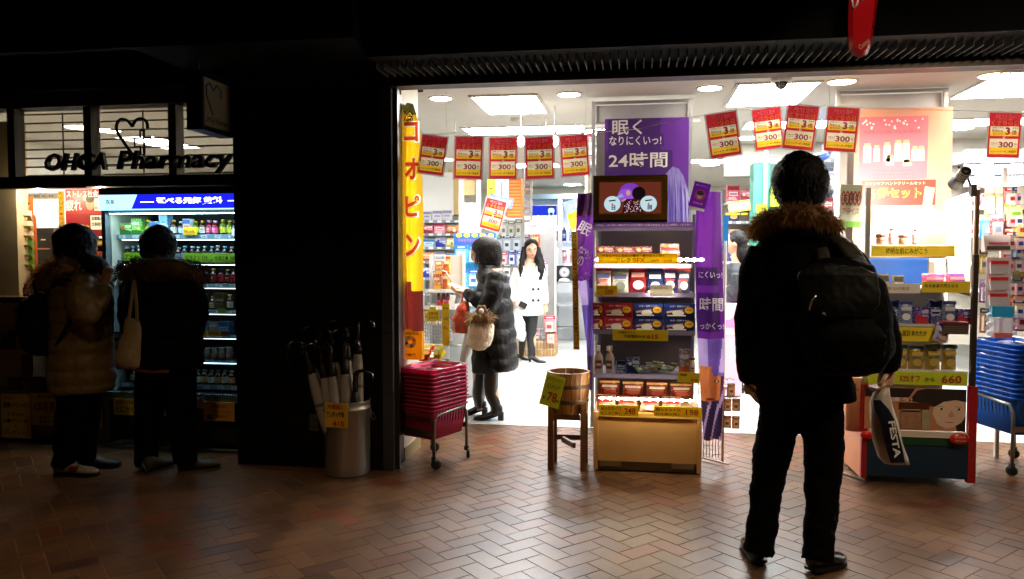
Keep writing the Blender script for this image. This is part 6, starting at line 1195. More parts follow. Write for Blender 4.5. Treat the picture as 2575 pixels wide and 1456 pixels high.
row(1302, 1390, 872, 10.65, [K('sachet', 'pack', 'pink small pack', .07, pk_pouch(.07, .15, .04, '#d890b0', '#b83a6a', '#f0dce4')), K('sachet', 'pack', 'blue white small pack', .08, pk_pouch(.08, .16, .04, '#a8c0dc', '#3a68b0', '#ecf0f6')), K('sachet', 'pack', 'white red small pack', .07, pk_pouch(.07, .14, .04, '#e4d8d8', '#b8303a', '#f4ecec'))], 'black boots in the low crate', 'small packs in the low crate', 1.1, zoff=.21)
a = at(1382, 838, 10.5); tag(link('hanging_pack', pk_hang(.16, .24, '#d88aa0', '#c03a5a', '#e8d0c0', .05), None, a), 'pink clear gift pack hanging beside the low crate, upper one', 'hanging pack'); a = at(1386, 866, 10.5); tag(link('hanging_pack', pk_hang(.15, .22, '#c05a50', '#e0a0b0', '#e0c8b0', .05), None, a), 'red clear gift pack hanging beside the low crate, lower one', 'hanging pack')
# counter, chair, cabinets at the back
CYR = 12.6; a, e = at(1372, 850, CYR), at(1500, 712, CYR)
t = thing('service_counter', 'grey service counter with pale top at the back of the shop', 'counter', (a.x, CYR, 0)); q = MB(); q.b2((0, 0, .01), (1.6, .5, e.z - .04), mat('#8f9294', .4)); q.build('body', t); MB().b2((-.02, -.03, e.z - .039), (1.62, .52, e.z), mat('#c8c6c0', .35)).build('counter_top', t)
zt = e.z; a = at(1384, 700, CYR + .15); t = thing('tablet_screen', 'white framed screen with cyan picture on the service counter', 'screen', (a.x, CYR + .15, zt)); Ws = 27 * mpp(1384, CYR)
MB().box((0, 0, .11), (Ws, .03, .22), WHITE).build('frame', t); q = MB(); q.rect(-Ws * .42, .07, Ws * .42, .2, -.017, glow('#28b0c8', 1.3)); [q.disc(R.uniform(-.3, .3) * Ws, R.uniform(.09, .18), .006, .006, -.018, glow('#0a6a88', 1), 6) for _ in range(9)]; q.build('display', t)
a = at(1420, 706, CYR + .2); t = thing('round_device', 'black device with round silver dial on the service counter', 'device', (a.x, CYR + .2, zt)); q = MB(); q.rings([[(-.15, y, z) for y, z in ((-.05, 0), (.1, 0), (.1, .28), (-.03, .28))], [(.15, y, z) for y, z in ((-.05, 0), (.1, 0), (.1, .28), (-.03, .28))]], mat('#1c1c1e', .3), False); q.build('body', t); q = MB(); q.disc(0, .17, .085, .085, -.06, mat('#b8b8bc', .3, .5), 20); q.disc(0, .17, .06, .06, -.062, mat('#e4e4e8', .3), 20); q.disc(0, .17, .025, .025, -.064, mat('#8a8a90', .3), 14); q.build('dial', t); MB().ell((0, -.06, .04), (.09, .05, .035), mat('#d8d0c4', .4)).build('base', t)
a = at(1395, 850, CYR - .45); t = thing('bar_chair', 'grey steel bar chair with backrest standing at the service counter', 'chair', (at(1425, 850, CYR - .45).x, CYR - .45, 0)); ch = mat('#a8aaac', .3, .7)
for sx in (-1, 1):
    for sy in (-1, 1): MB().tube([(sx * .17, sy * .17, .005), (sx * .15, sy * .15, .6)], .012, ch, 8).build('leg', t)
MB().box((0, 0, .61), (.36, .36, .03), mat('#9a9ea0', .4)).build('seat', t); q = MB(); q.tube([(-.16, -.15, .62), (-.17, -.19, .93), (-.1, -.2, .98), (.1, -.2, .98), (.17, -.19, .93), (.16, -.15, .62)], .013, ch, 8); q.build('back_frame', t); MB().box((0, -.19, .88), (.28, .012, .14), mat('#9a9ea0', .4)).build('backrest', t); q = MB(); q.tube([(-.155, -.16, .25), (.155, -.16, .25), (.155, .16, .25), (-.155, .16, .25)], .009, ch, 6, True); q.build('foot_ring', t)
BKY = 14.3; t = thing('lit_cabinet', 'backlit white cosmetics cabinet with blue poster at the far wall', 'cabinet', (at(1325, 560, BKY).x, BKY, 0)); XB = lambda px: at(px, 600, BKY).x - at(1325, 560, BKY).x; ZB = lambda py: at(1400, py, BKY).z
W_ = XB(1500); fm_ = mat('#e4e8ee', .4)
for px in (1325, 1408, 1500): MB().b2((XB(px) - .04, -.02, .01), (XB(px) + .04, .3, ZB(500)), fm_).build('upright', t)
MB().b2((.05, .3, .01), (W_ - .05, .34, ZB(500)), mat('#cfe0f4', .5)).build('back_panel', t); MB().b2((-.04, -.03, ZB(500) + .001), (W_ + .04, .34, ZB(488)), mat('#9fc4d8', .4)).build('cornice', t)
q = MB(); q.b2((XB(1332), .0, ZB(562)), (XB(1400), .02, ZB(515)), fm_); q.rect(XB(1334), ZB(560), XB(1399), ZB(517), -.003, glow('#2436c0', 1.2)); c_ = (XB(1386), ZB(540)); q.rect(c_[0] - .05, ZB(558), c_[0] + .05, ZB(530), -.005, glow('#8ab8f0', 1.6)); q.disc(c_[0], ZB(530), .06, .06, -.006, glow('#a8d0ff', 2), 14); q.rect(c_[0] - .028, ZB(558), c_[0] + .028, ZB(534), -.007, mat('#141838', .4)); q.disc(c_[0] + .0, ZB(524), .08, .05, -.008, mat('#0a1028', .4), 14, 0, math.pi); q.build('lit_poster', t)
for k, (py, s) in enumerate(((607, 8), (662, 9), (700, 5))):
    for x0, x1 in ((XB(1372), XB(1408) - .045), (XB(1408) + .045, W_ - .045)):
        MB().b2((x0, 0, ZB(py) - .02), (x1, .29, ZB(py)), fm_).build('shelf_board', t); MB().b2((x0 + .01, .28, ZB(py) + .02), (x1 - .01, .299, ZB(py) + .28), glow('#e8f0ff', s * .35)).build('backlight', t)
bbm = [K('cosmetic_bottle', 'bottle', 'cobalt blue bottle', .11, pk_bottle(.045, .22, '#2238b8', '#101a58', '#3a58d8', .5)), K('cosmetic_bottle', 'bottle', 'tall dark blue bottle', .12, pk_bottle(.05, .27, '#18205a', '#c0c8d8', '#3a4a90', .4)), K('cosmetic_bottle', 'bottle', 'ice blue bottle', .11, pk_bottle(.045, .24, '#a8c0f0', '#2a40a8', '#d0dcf4', .5))]
row(1373, 1407, 606, BKY + .1, bbm, 'blue poster on the lit cabinet shelf', 'blue bottles in the lit cabinet', 1.05); row(1411, 1450, 606, BKY + .1, bbm[1:] + bbm[:1], 'middle upright on the lit cabinet shelf', 'blue bottles in the lit cabinet', 1.05)
row(1376, 1407, 661, BKY + .1, [K('cosmetic_bottle', 'bottle', 'pale tube bottle', .13, pk_bottle(.055, .3, '#d8e4f4', '#7a9ad0', '#8aa8d8', .7))], 'blue poster on the lower lit cabinet shelf', 'pale bottles in the lit cabinet', 1.08); row(1411, 1450, 661, BKY + .1, [K('cosmetic_bottle', 'bottle', 'pale rose bottle', .13, pk_bottle(.055, .26, '#f0dce0', '#c86a80', '#e8b0c0', .7))], 'middle upright on the lower lit cabinet shelf', 'pale bottles in the lit cabinet', 1.08)
# behind the stand: stock on the gondola's left side, pink boxes far back
unit('tall gondola stocked with white boxes behind the purple banner', 1470, 1516, 330, 800, 6.75, (362, 385, 408, 560), .3, shw)
for i, (py, nm) in enumerate(((362, 'top'), (385, 'second'), (408, 'third'))): row(1476, 1516, py, 6.77, [K('medicine_box', 'box', 'deep pink box', .07, pk_box(.07, .09, .05, '#b85a70', '#8a3048', '#e0c8cc', '#d8a8b0', 1))] if i == 0 else [K('medicine_box', 'box', 'white lettered box', .1, pk_box(.1, .065, .05, '#e8e8e8', '#3a3a40', '#c8c8cc', '#a8a8b0', 1))], f'gold frame, {nm} gondola shelf', 'boxes on the tall gondola', 1.04)
row(1737, 1762, 372, 7.0, [K('hanging_pack', 'hanging pack', 'cyan and white pack', .09, pk_box(.09, .17, .05, '#5ab8dc', '#2a78b8', '#e8f4f8', '#e85a6a', 2))], 'upper edge of the purple banner', 'packs behind the purple banner', 1.05, zoff=at(1750, 420, 7.0).z, cap=1)
# middle right: far shelves between the draped cloth and the man
RY = 9.8; unit('long shelf of snack packs between the draped cloth and the man', 1822, 2060, 470, 880, RY, (508, 558, 612, 660, 720, 780), .35, shm, mat('#8a7a6a', .6))
sk = [K('snack_pack', 'pack', 'navy snack pack', .15, pk_pouch(.15, .2, .06, '#2a3a80', '#d8a838', '#c8d0e8', '#e8c078')), K('snack_pack', 'pack', 'brown snack pack', .14, pk_pouch(.14, .2, .06, '#a86a38', '#e8d8a0', '#e0c8a0', '#f0e0c8'))]
row(1828, 1890, 557, RY + .05, sk, 'draped cloth, second snack shelf', 'snack packs on the long shelf', 1.05); row(1826, 1892, 611, RY + .05, [K('snack_pack', 'pack', 'orange box of snacks', .16, pk_box(.16, .16, .08, '#d88a4a', '#2a4aa0', '#f0e0c0', '#e8c060', 2))], 'draped cloth, third snack shelf', 'snack packs on the long shelf', 1.05)
row(1826, 1900, 507, RY + .05, [K('medicine_box', 'box', 'crimson upright box', .15, pk_box(.15, .2, .08, '#b02840', '#7a1428', '#f0d0d4', '#f4e4e4', 1)), K('medicine_box', 'box', 'pink low box', .16, pk_box(.16, .13, .08, '#c85a70', '#a03048', '#f0dce0', '#f0e0e0', 2))], 'draped cloth, top snack shelf', 'boxes on the long shelf', 1.06)
row(1828, 1900, 719, RY + .05, meds, 'draped cloth, fifth snack shelf', 'boxes on the long shelf', 1.05); row(1828, 1900, 779, RY + .05, meds[2:] + sk, 'draped cloth, sixth snack shelf', 'boxes on the long shelf', 1.05); row(1828, 1900, 659, RY + .05, sk, 'draped cloth, fourth snack shelf', 'snack packs on the long shelf', 1.05); 
for i, px in enumerate((1833, 1852, 1872)): sign('price_card', f'small yellow shelf card over the snack packs, {ORD[i]} from the draped cloth', (px - 8, 535, px + 8, 541), RY - .02, YEL)
b = MB(); a = at(1836, 730, 7.9); b.box((0, 0, .45), (.22, .2, .9), mat('#d8a8c0', .5)); b.box((0, -.0, .72), (.225, .205, .1), mat('#c878a8', .5)); b.box((0, -.0, .62), (.24, .22, .03), WHITE); b.disc(-.03, .8, .05, .05, -.1045, WHITE, 14); tag(b.build('display_column', None, (a.x, 7.9, .02)), 'pink and white display column between the draped cloth and the dark haired woman', 'display column')
GXY = 8.9; a, e = at(1893, 640, GXY), at(1938, 408, GXY); b = MB(); b.b2((a.x, GXY, .01), (e.x, GXY + .3, e.z), mat('#2c7a62', .5)); b.b2((a.x + .1, GXY - .03, .01), (a.x + .14, GXY - .001, e.z + .2), mat('#a8b4b0', .4, .3)); tag(b.build('green_column'), 'green column with a steel post rising behind the man', 'column')
b = MB(); b.b2((at(1938, 500, GXY).x, GXY + .01, at(1938, 580, GXY).z), (at(2090, 500, GXY).x, GXY + .25, at(1938, 412, GXY).z), mat('#3a5a50', .6)); tag(b.build('dark_green_board'), 'dark green board beside the green column above the head of the man', 'board')
sign('label_card', 'white card with lettering behind the hair of the man', (1962, 434, 2006, 480), GXY - .05, PAPER, [('Pair', .4, .3, .2, mat('#2a4a8a', .5), .5)]); sign('label_card', 'lime yellow card half hidden by the hair of the man', (1938, 470, 1962, 520), GXY - .08, LIME)
t = unit('grey side shelf with stock just behind the head of the man', 2062, 2128, 372, 760, 7.4, (402, 470, 530, 600), .5, shm, mat('#5a6470', .6))
row(2066, 2124, 401, 7.45, [K('drink_can', 'can', 'white printed tub', .09, pk_bottle(.042, .12, '#e8e8ea', '#3a4a8a', '#c8ccd8', .9, .1))], 'man, top side shelf', 'goods on the side shelf', 1.06); row(2066, 2124, 469, 7.45, meds[3:6], 'man, second side shelf', 'goods on the side shelf', 1.06); row(2066, 2120, 529, 7.45, [K('medicine_box', 'box', 'dark red box', .09, pk_box(.09, .12, .06, '#8a2430', '#5a1420', '#e0d0d0', '#c8a0a0', 1)), K('medicine_box', 'box', 'silver grey box', .09, pk_box(.09, .14, .06, '#a8b0b8', '#5a6878', '#e8ecf0', '#c8d0d8', 2))], 'man, third side shelf', 'goods on the side shelf', 1.06)
b = MB(); a = at(2040, 405, 7.4); b.ell((0, 0, 0), (.17, .12, .05), mat('#2a5ac0', .4, bump=.5, bs=12), 14, 8); o = b.build('blue_bag', None, a); o.rotation_euler.y = -.35; tag(o, 'crumpled blue plastic bag on top of the side shelf above the man', 'bag')
# far right: racks beyond the cosmetics stand
FYR = 8.6; unit('far white shelf of boxes under the lone red flyer', 2420, 2620, 372, 880, FYR, (402, 432, 462, 520, 590, 660, 730), .35, shw)
for i, (py, nm) in enumerate(((402, 'top'), (432, 'second'), (462, 'third'), (520, 'fourth'), (590, 'fifth'))):
    row(2425, 2618, py, FYR + .05, [K('medicine_box', 'box', 'white blue striped box', .13, pk_box(.13, .1, .07, '#dfe6f0', '#4a78b8', '#9ab4d8', '#e8eef4', 1)), K('medicine_box', 'box', 'white box', .12, pk_box(.12, .1, .07, '#eceae8', '#b8b4c0', '#d0ccd8', '#d8a0a8', 2))] if i < 3 else meds[:3] + meds[5:6], f'edge post, {nm} far shelf', 'boxes on the far white shelf', 1.1, cap=9)
HRY = 5.75; b = MB(); a, e = at(2468, 480, HRY), at(2620, 900, HRY)
for px in (2462, 2530, 2610): x = at(px, 600, HRY).x; b.box((x, HRY + .05, (at(2500, 420, HRY).z) / 2), (.025, .025, at(2500, 420, HRY).z), WHITE)
for py in (470, 540, 600, 660, 720, 790): z = at(2530, py, HRY).z; b.tube([(at(2460, 600, HRY).x, HRY + .03, z), (at(2620, 600, HRY).x, HRY + .03, z)], .006, STEEL, 6)
tag(b.build('hook_rack'), 'chrome hook rack of hanging goods above the blue baskets', 'rack')
q_ = lambda w_, h, c1, c2, c3: pk_hang(w_, h, c1, c2, c3, .03)
spec = [(2482, 545, .06, .2, '#d8905a', '#e8dcd0', '#f0c8a8', 'peach card strip at the top of the hook rack'), (2506, 546, .06, .2, '#e0a07a', '#e8dcd0', '#f0d0b8', 'second peach card strip at the top of the hook rack'), (2475, 604, .07, .17, '#3a90c8', '#c8d0dc', '#8ac0dc', 'blue pack under the peach strips'), (2498, 604, .09, .18, '#a84a50', '#8a94b0', '#d8c0c4', 'dull red pack under the peach strips'),
        (2545, 556, .12, .12, '#d8d090', '#7ab040', '#e8e0b0', 'pale yellow pack under the far shelf edge'), (2560, 600, .1, .14, '#d8a838', '#b84a2a', '#e8d088', 'golden pack in the hook rack'), (2562, 646, .1, .13, '#c84a2a', '#8a1c18', '#e8b090', 'orange red pack in the hook rack'), (2548, 650, .06, .12, '#4a68a8', '#2a3a70', '#b8c8e0', 'small blue pack in the hook rack'),
        (2566, 700, .1, .14, '#2c2622', '#6a6048', '#c8a848', 'black and gold pack in the hook rack'), (2545, 706, .08, .14, '#3c3630', '#a8a070', '#8a8878', 'dark olive pack in the hook rack'), (2560, 760, .13, .14, '#d87a64', '#a83a3a', '#e8b8a4', 'salmon pack in the hook rack'), (2470, 690, .05, .17, '#b8a040', '#4a3a60', '#d8c890', 'mustard pack next to the edge post'), (2466, 760, .06, .16, '#7a3a78', '#a8a4b8', '#d8c8dc', 'purple pack next to the edge post'), (2468, 836, .06, .17, '#b87a4a', '#3a3438', '#d8c0a8', 'brown pack next to the edge post'), (2562, 832, .12, .16, '#d83a34', '#8a1420', '#f0c0b4', 'bright red pack just above the blue baskets')]
for k_ in range(18): spec.append((2535 + 16 * (k_ % 3) + R.uniform(-3, 3), 520 + 56 * (k_ // 3), .07, .13, ('#c87a8a', '#7a9ac8', '#d8c070', '#9a4a6a', '#e0e0e4', '#5a8a6a')[(k_ * 5) % 6], ('#a82a3a', '#2a3a7a', '#e8e0d0')[k_ % 3], ('#f0e8e0', '#d8b0b8')[k_ % 2], ('rose', 'soft blue', 'straw', 'plum', 'pale grey', 'sage')[(k_ * 5) % 6] + f' small pack, hook row {k_ // 3 + 1} from the top, ' + ('post side', 'middle', 'outer end')[k_ % 3]))
for px, py, w_, h, c1, c2, c3, lab in spec: a = at(px, py, HRY - .04); tag(link('hanging_pack', q_(w_, h, c1, c2, c3), None, (a.x, a.y - R.uniform(0, .05), a.z), R.uniform(-.15, .15)), lab, 'hanging pack', 'goods on the hook rack')
t = thing('blister_strip', 'white hanging strip with three red capped blister packs', 'hanging strip', at(2508, 776, HRY - .14)); kk = mpp(2508, HRY - .14)
q = MB(); q.box((0, 0, 70 * kk), (62 * kk, .004, 140 * kk), mat('#d8d4d8', .4)); q.build('backing_card', t)
for i in range(3): q = MB(); q.box((-2 * kk, -.015, (22 + 44 * i) * kk), (46 * kk, .024, 30 * kk), film('#e8e4ea', .6), taper=.9); q.box((-2 * kk, -.016, (38 + 44 * i) * kk), (44 * kk, .028, 9 * kk), mat('#c8202a', .4)); q.build('blister_pack', t)
a = at(2505, 632, HRY - .15); b = MB(); b.rings([[(-.08, y, z) for y, z in ((-.03, 0), (.03, 0), (.03, .1), (-.0, .11))], [(.08, y, z) for y, z in ((-.03, 0), (.03, 0), (.03, .1), (-.0, .11))]], mat('#d0c4c4', .3, coat=.5), False); b.rect(-.07, .01, .07, .035, -.033, mat('#4a443c', .5)); b.rect(-.06, .045, .06, .06, -.032, mat('#c8507a', .5)); tag(b.build('gift_pack', None, a), 'pale pack with dark beads above the white blister strip', 'pack')
t = thing('swim_toy_pack', 'clear pack with blue top bulging at both sides above the blue baskets', 'pack', at(2518, 850, HRY - .16)); kk = mpp(2518, HRY - .16)
MB().box((0, 0, 72 * kk), (56 * kk, .03, 30 * kk), mat('#28a0c8', .4)).build('blue_top', t); q = MB(); q.box((0, 0, 28 * kk), (50 * kk, .05, 54 * kk), film('#d8dce4', .55), taper=.9); q.build('clear_body', t); MB().box((0, -.01, 8 * kk), (44 * kk, .04, 14 * kk), mat('#d86a4a', .4)).build('coral_base', t)
for z in (14, 38, 62):
    for s in (-1, 1): MB().ell((s * 31 * kk, 0, z * kk), (9 * kk, .02, 8 * kk), film('#e4e6ec', .6), 10, 7).build('bulge', t)
row(2425, 2452, 402, 8.0, [K('soap_pack', 'pack', 'lavender wrapped bundle', .16, pk_pouch(.16, .26, .08, '#8a94c0', '#c03a48', '#d8dcec'))], 'pink poster on the far shelf top', 'lavender bundle', 1.05, cap=1, zoff=at(2436, 440, 8.0).z)
# ------------------------------------------------------------------ people
SKIN = mat('#c79a7c', .5, var=.05, vs=30); HAIRM = mat('#0a0807', .55, bump=.6, bs=40, var=.4, vs=40, stretch=(5, 5, .6), spec=.2); HAIRB = mat('#120c09', .55, bump=.6, bs=40, var=.4, vs=40, stretch=(5, 5, .6), spec=.22)
class Fig:
    def __init__(s, px, py, dy=0.): s.o = onz(px, py) + Vector((0, dy, 0)); s.Y = s.o.y; s.k = mpp(px, s.Y)
    def p(s, px, py, dy=0.): return at(px, py, s.Y + dy) - s.o
    def rings(s, mb, prof, m, n=22, quilt=None, step=.012):
        """prof: (centre px, row py, half width px, half depth m, dy) from top to bottom; quilt: (depth, spacing m, start)."""
        P = [(s.p(a, b, d[4]), d[2] * s.k, d[3]) for d in prof for a, b in ((d[0], d[1]),)]; rs = []
        for i in range(len(P) - 1):
            A, B = P[i], P[i + 1]; L = max(1, int(abs(A[0].z - B[0].z) / step))
            for j in range(L + (i == len(P) - 2)):
                t = j / L; t2 = t * t * (3 - 2 * t); c = A[0].lerp(B[0], t2); c.z = A[0].z + (B[0].z - A[0].z) * t; rx = A[1] + (B[1] - A[1]) * t2; ry = A[2] + (B[2] - A[2]) * t2; q = 0
                if quilt:
                    u = (c.z - quilt[2]) / quilt[1]; q = quilt[0] * (abs(math.sin(math.pi * u)) ** .45 - .75)
                rs.append([(c.x + (rx + q) * math.cos(math.tau * k / n), c.y + (ry + q) * math.sin(math.tau * k / n), c.z) for k in range(n)])
        mb.rings(rs[::-1], m)
    def limb(s, mb, J, R_, m, quilt=None, n=14, flat=None):
        pts = [Vector(j) if len(j) == 3 and isinstance(j, Vector) else s.p(*j) for j in J]; out = []; rr = []; L = 0
        for i in range(len(pts) - 1):
            N = max(2, int((pts[i + 1] - pts[i]).length / .012))
            for j in range(N + (i == len(pts) - 2)):
                t = j / N; q = pts[i].lerp(pts[i + 1], t); L += .012
                if 0 < i and t < .3: q = q.lerp((pts[i - 1] + pts[i + 1]) / 2, .0)
                r = R_[i] + (R_[i + 1] - R_[i]) * t
                if quilt: r += quilt[0] * (abs(math.sin(math.pi * L / quilt[1])) ** .45 - .75)
                out.append(q); rr.append(r)
        for _ in range(3): out = [out[0]] + [(out[i - 1] + out[i] * 2 + out[i + 1]) / 4 for i in range(1, len(out) - 1)] + [out[-1]]
        mb.tube(out, rr, m, n, flat=flat)
def head(mb, c, az, tilt=0., s=1., m=SKIN):
    """Head with face looking along az (0 = towards the viewer, +90 = to the picture's right), nose, brow, jaw and ears."""
    M = Matrix.Translation(c) @ Matrix.Rotation(az, 4, 'Z') @ Matrix.Rotation(tilt, 4, 'X'); rs = []; n, k = 28, 22
    for i in range(k + 1):
        th = math.pi * max(.03, min(.97, i / k)); r = []
        for j in range(n):
            a = math.tau * j / n; x, y, z = math.sin(th) * math.cos(a), math.sin(th) * math.sin(a), -math.cos(th)
            w_ = 1 - .30 * max(0, -z) ** 1.3; fr_ = max(0, -y); X, Yy, Z = x * .076 * w_, y * .096 * (1 - .22 * max(0, -z) * (y > 0)), z * .115
            g = lambda x0, z0, sx, sz: math.exp(-((x - x0) / sx) ** 2 - ((z - z0) / sz) ** 2) * (y < 0)
            Yy -= .020 * g(0, -.12, .13, .2) + .006 * g(0, .12, .4, .1) + .006 * g(0, -.46, .22, .08) + .008 * g(0, -.78, .25, .14); Yy += .009 * (g(.36, .02, .17, .12) + g(-.36, .02, .17, .12))
            r.append(M @ Vector((X * s, Yy * s, Z * s)))
        rs.append(r)
    mb.rings(rs, m)
    for sx in (-1, 1):
        e = [[M @ Vector(((sx * (.072 + .008 * q)) * s, (.012 + .02 * math.cos(t)) * s * (1 if q < 2 else .6), (-.012 + .032 * math.sin(t)) * s * (1 if q < 2 else .6))) for t in [math.tau * u / 10 for u in range(10)]] for q in range(3)]; mb.rings(e, m)
    return M
def face_parts(root, M, s=1., eye=True, lips='#a85450', brow='#1a1210'):
    q = MB(M)
    for sx in (-1, 1): q.ell((sx * .031 * s, -.083 * s, .004 * s), (.013 * s, .008 * s, .0065 * s), mat('#e8e4de', .2), 10, 7)
    q.build('eye_white', root); q = MB(M)
    for sx in (-1, 1): q.ell((sx * .031 * s, -.0895 * s, .004 * s), (.006 * s, .004 * s, .006 * s), mat('#120c0a', .15), 8, 6); q.box((sx * .031 * s, -.0915 * s, .0115 * s), (.028 * s, .004, .003), mat('#140c0a', .5))
    q.build('iris', root); q = MB(M)
    for sx in (-1, 1): q.box((sx * .032 * s, -.089 * s, .027 * s), (.034 * s, .008, .005 * s), mat(brow, .6), ry=sx * .08)
    q.build('eyebrow', root); q = MB(M); q.ell((0, -.089 * s, -.052 * s), (.021 * s, .009 * s, .0055 * s), mat(lips, .35), 12, 6); q.ell((0, -.088 * s, -.0595 * s), (.018 * s, .009 * s, .006 * s), mat(lips, .35), 12, 6); q.build('lips', root)
def hand(mb, w_, d, nrm, thumb, curl=.5, s=1., m=SKIN):
    """Palm, four unequal bent fingers and a thumb from the palm's side: d = finger direction, nrm = towards the palm's inner face."""
    d = d.normalized(); nrm = (nrm - d * nrm.dot(d)).normalized(); sd = d.cross(nrm).normalized() * thumb
    mb.tube([w_, w_ + d * .03 * s, w_ + d * .062 * s, w_ + d * .085 * s], [.024 * s, .034 * s, .037 * s, .030 * s], m, 12, flat=(1, .5) if abs(d.cross(Vector((0, 0, 1))).normalized().dot(sd)) > .5 else (.5, 1))
    for i, (o, L) in enumerate(((.026, .068), (.009, .078), (-.009, .073), (-.026, .056))):
        b = w_ + d * .078 * s + sd * o * s; pts = [b]; dd = d.copy()
        for k, f in enumerate((.42, .32, .26)):
            ang = curl * (.5 + .55 * k) + .06 * i; dd = (d * math.cos(ang) + nrm * math.sin(ang)); pts.append(pts[-1] + dd * L * f * s)
        mb.tube(pts, [.0095 * s, .009 * s, .0085 * s, .007 * s], m, 8)
    t0 = w_ + d * .03 * s + sd * .028 * s; t1 = t0 + (d * .6 + sd * .75 + nrm * .2).normalized() * .034 * s; mb.tube([t0, t1, t1 + (d * .9 + sd * .25 + nrm * .45).normalized() * .03 * s], [.012 * s, .0105 * s, .008 * s], m, 8)
def fur(mb, path, r, n, ln, mats, seed=1, droop=.4):
    rr = random.Random(seed); pts = [Vector(p) for p in path]
    for i in range(n):
        f = rr.random() * (len(pts) - 1); k = min(int(f), len(pts) - 2); c = pts[k].lerp(pts[k + 1], f - k); t = (pts[k + 1] - pts[k]).normalized()
        a = rr.random() * math.tau; u = t.cross(Vector((0, 0, 1))).normalized(); v = t.cross(u); R0 = r(f / (len(pts) - 1)) if callable(r) else r
        o = u * math.cos(a) + v * math.sin(a); b = c + o * R0 * rr.uniform(.75, 1); d = (o + Vector((rr.uniform(-.5, .5), rr.uniform(-.5, .5), rr.uniform(-.5, .5) - droop)) * .8).normalized(); L = ln * rr.uniform(.5, 1.2); w2 = t.cross(d).normalized() * .0022
        mid = b + d * L * .6; tip = b + (d + Vector((0, 0, -.35))).normalized() * L
        mb.add([b - w2, b + w2, mid + w2 * .7, tip, mid - w2 * .7], [(0, 1, 2, 4), (4, 2, 3)], rr.choice(mats))
def strands(mb, c, rad3, n, m, seed, a0, a1, z0, z1, ln, w_=.006, out=.3):
    rr = random.Random(seed)
    for i in range(n):
        a = rad(rr.uniform(a0, a1)); z = rr.uniform(z0, z1); s_ = math.sqrt(max(0.01, 1 - z * z)); nrm = Vector((s_ * math.sin(a), -s_ * math.cos(a), z)); b = Vector(c) + Vector((nrm.x * rad3[0], nrm.y * rad3[1], nrm.z * rad3[2])) * .99
        d = (nrm * out + Vector((rr.uniform(-.2, .2), rr.uniform(-.2, .2), -1))).normalized(); sd = d.cross(nrm).normalized() * w_; L = ln * rr.uniform(.6, 1.2); q = b + d * L * .5 + nrm * .006; e = b + d * L
        mb.add([b - sd, b + sd, q + sd * .8, e, q - sd * .8], [(0, 1, 2, 4), (4, 2, 3)], m)
def shoe(mb, heel, toe, w_, h_, m, sole, hl=0.):
    heel, toe = Vector(heel), Vector(toe); d = toe - heel; L = d.length; d.normalize(); sd = Vector((-d.y, d.x, 0)).normalized(); Z = Vector((0, 0, 1)); rs = []; sr = []
    for t, ww, hh in ((0, .55, .75), (.06, .8, 1.), (.2, .86, 1.), (.38, .84, .82), (.55, .94, .6), (.75, 1., .48), (.9, .8, .4), (1, .4, .26)):
        c = heel + d * L * t; lift = hl * max(0, 1 - t / .62); rs.append([c + sd * (w_ * ww * math.cos(a)) + Z * (lift + .012 + max(0, h_ * hh * (.5 + .5 * math.sin(a)))) for a in [math.tau * k / 14 for k in range(14)]])
        sr.append([c + sd * (w_ * ww * 1.04 * x) + Z * z for x, z in ((-1, lift + .001), (1, lift + .001), (1, lift + .014), (-1, lift + .014))])
    mb.rings(rs, m); mb.rings(sr, sole, False)
    if hl: mb.box(heel + d * .025 + Z * hl / 2, (.03, .03, hl + .004), sole, taper=.6)
def finish(root, name, mb, vox, it, amp=0., ns=9., fine=0., m=None): return link(name, remesh(mb, vox, it, amp, ns, fine, m), root)
FURM = [thin('#b4864c', .45, .2), thin('#7a5630', .4, .2), thin('#d8b078', .45, .2), thin('#8a6236', .4, .2)]
# ---- the man in the parka, seen from behind
F = Fig(1990, 1440); t = thing('person', 'man in a dark parka seen from behind, backpack on one shoulder, holding a plastic bag', 'person', F.o)
b = MB(); M = head(b, F.p(2010, 468, .0), rad(168), 0, 1.02); b.tube([F.p(2010, 500, .03), F.p(2010, 560, .0), F.p(2010, 620, 0)], [.055, .06, .09], SKIN, 14)
F.rings(b, [(2012, 590, 60, .07, 0), (2012, 640, 105, .1, 0), (2014, 760, 100, .1, 0), (2012, 900, 90, .1, 0), (2012, 1010, 95, .11, 0)], SKIN, step=.03)
LA, RA = [(1915, 650), (1885, 800), (1888, 945, .05)], [(2120, 645), (2212, 800), (2232, 925, .02)]
for J in (LA, RA): F.limb(b, J, [.05, .042, .03], SKIN)
LL, RL = [(1962, 990), (1940, 1180, .03), (1908, 1390)], [(2068, 990), (2072, 1190, -.02), (2058, 1405, -.1)]
for J in (LL, RL): F.limb(b, J, [.075, .05, .035], SKIN)
hand(b, F.p(1889, 945, .05), Vector((.05, .05, -1)), Vector((1, .2, 0)), 1, .7); hand(b, F.p(2233, 922, .02), Vector((-.15, .0, -1)), Vector((-1, .3, 0)), -1, 1.25)
finish(t, 'body', b, .0065, 2)
PK = mat('#060607', .85, bump=.2, bs=200, var=.25, vs=14, spec=.06); b = MB()
F.rings(b, [(2010, 560, 60, .085, .0), (2010, 588, 90, .115, .0), (2012, 625, 112, .125, 0), (2014, 680, 118, .13, 0), (2014, 800, 116, .13, 0), (2018, 900, 120, .135, 0), (2026, 985, 126, .14, 0), (2028, 1008, 124, .138, 0)], PK, quilt=None)
F.limb(b, [(1925, 628), (1905, 680), (1882, 800), (1884, 900, .03), (1888, 958, .05)], [.075, .073, .066, .058, .05], PK); F.limb(b, [(2105, 622), (2140, 670), (2212, 800), (2232, 880, .01), (2238, 930, .02)], [.075, .077, .07, .062, .05], PK)
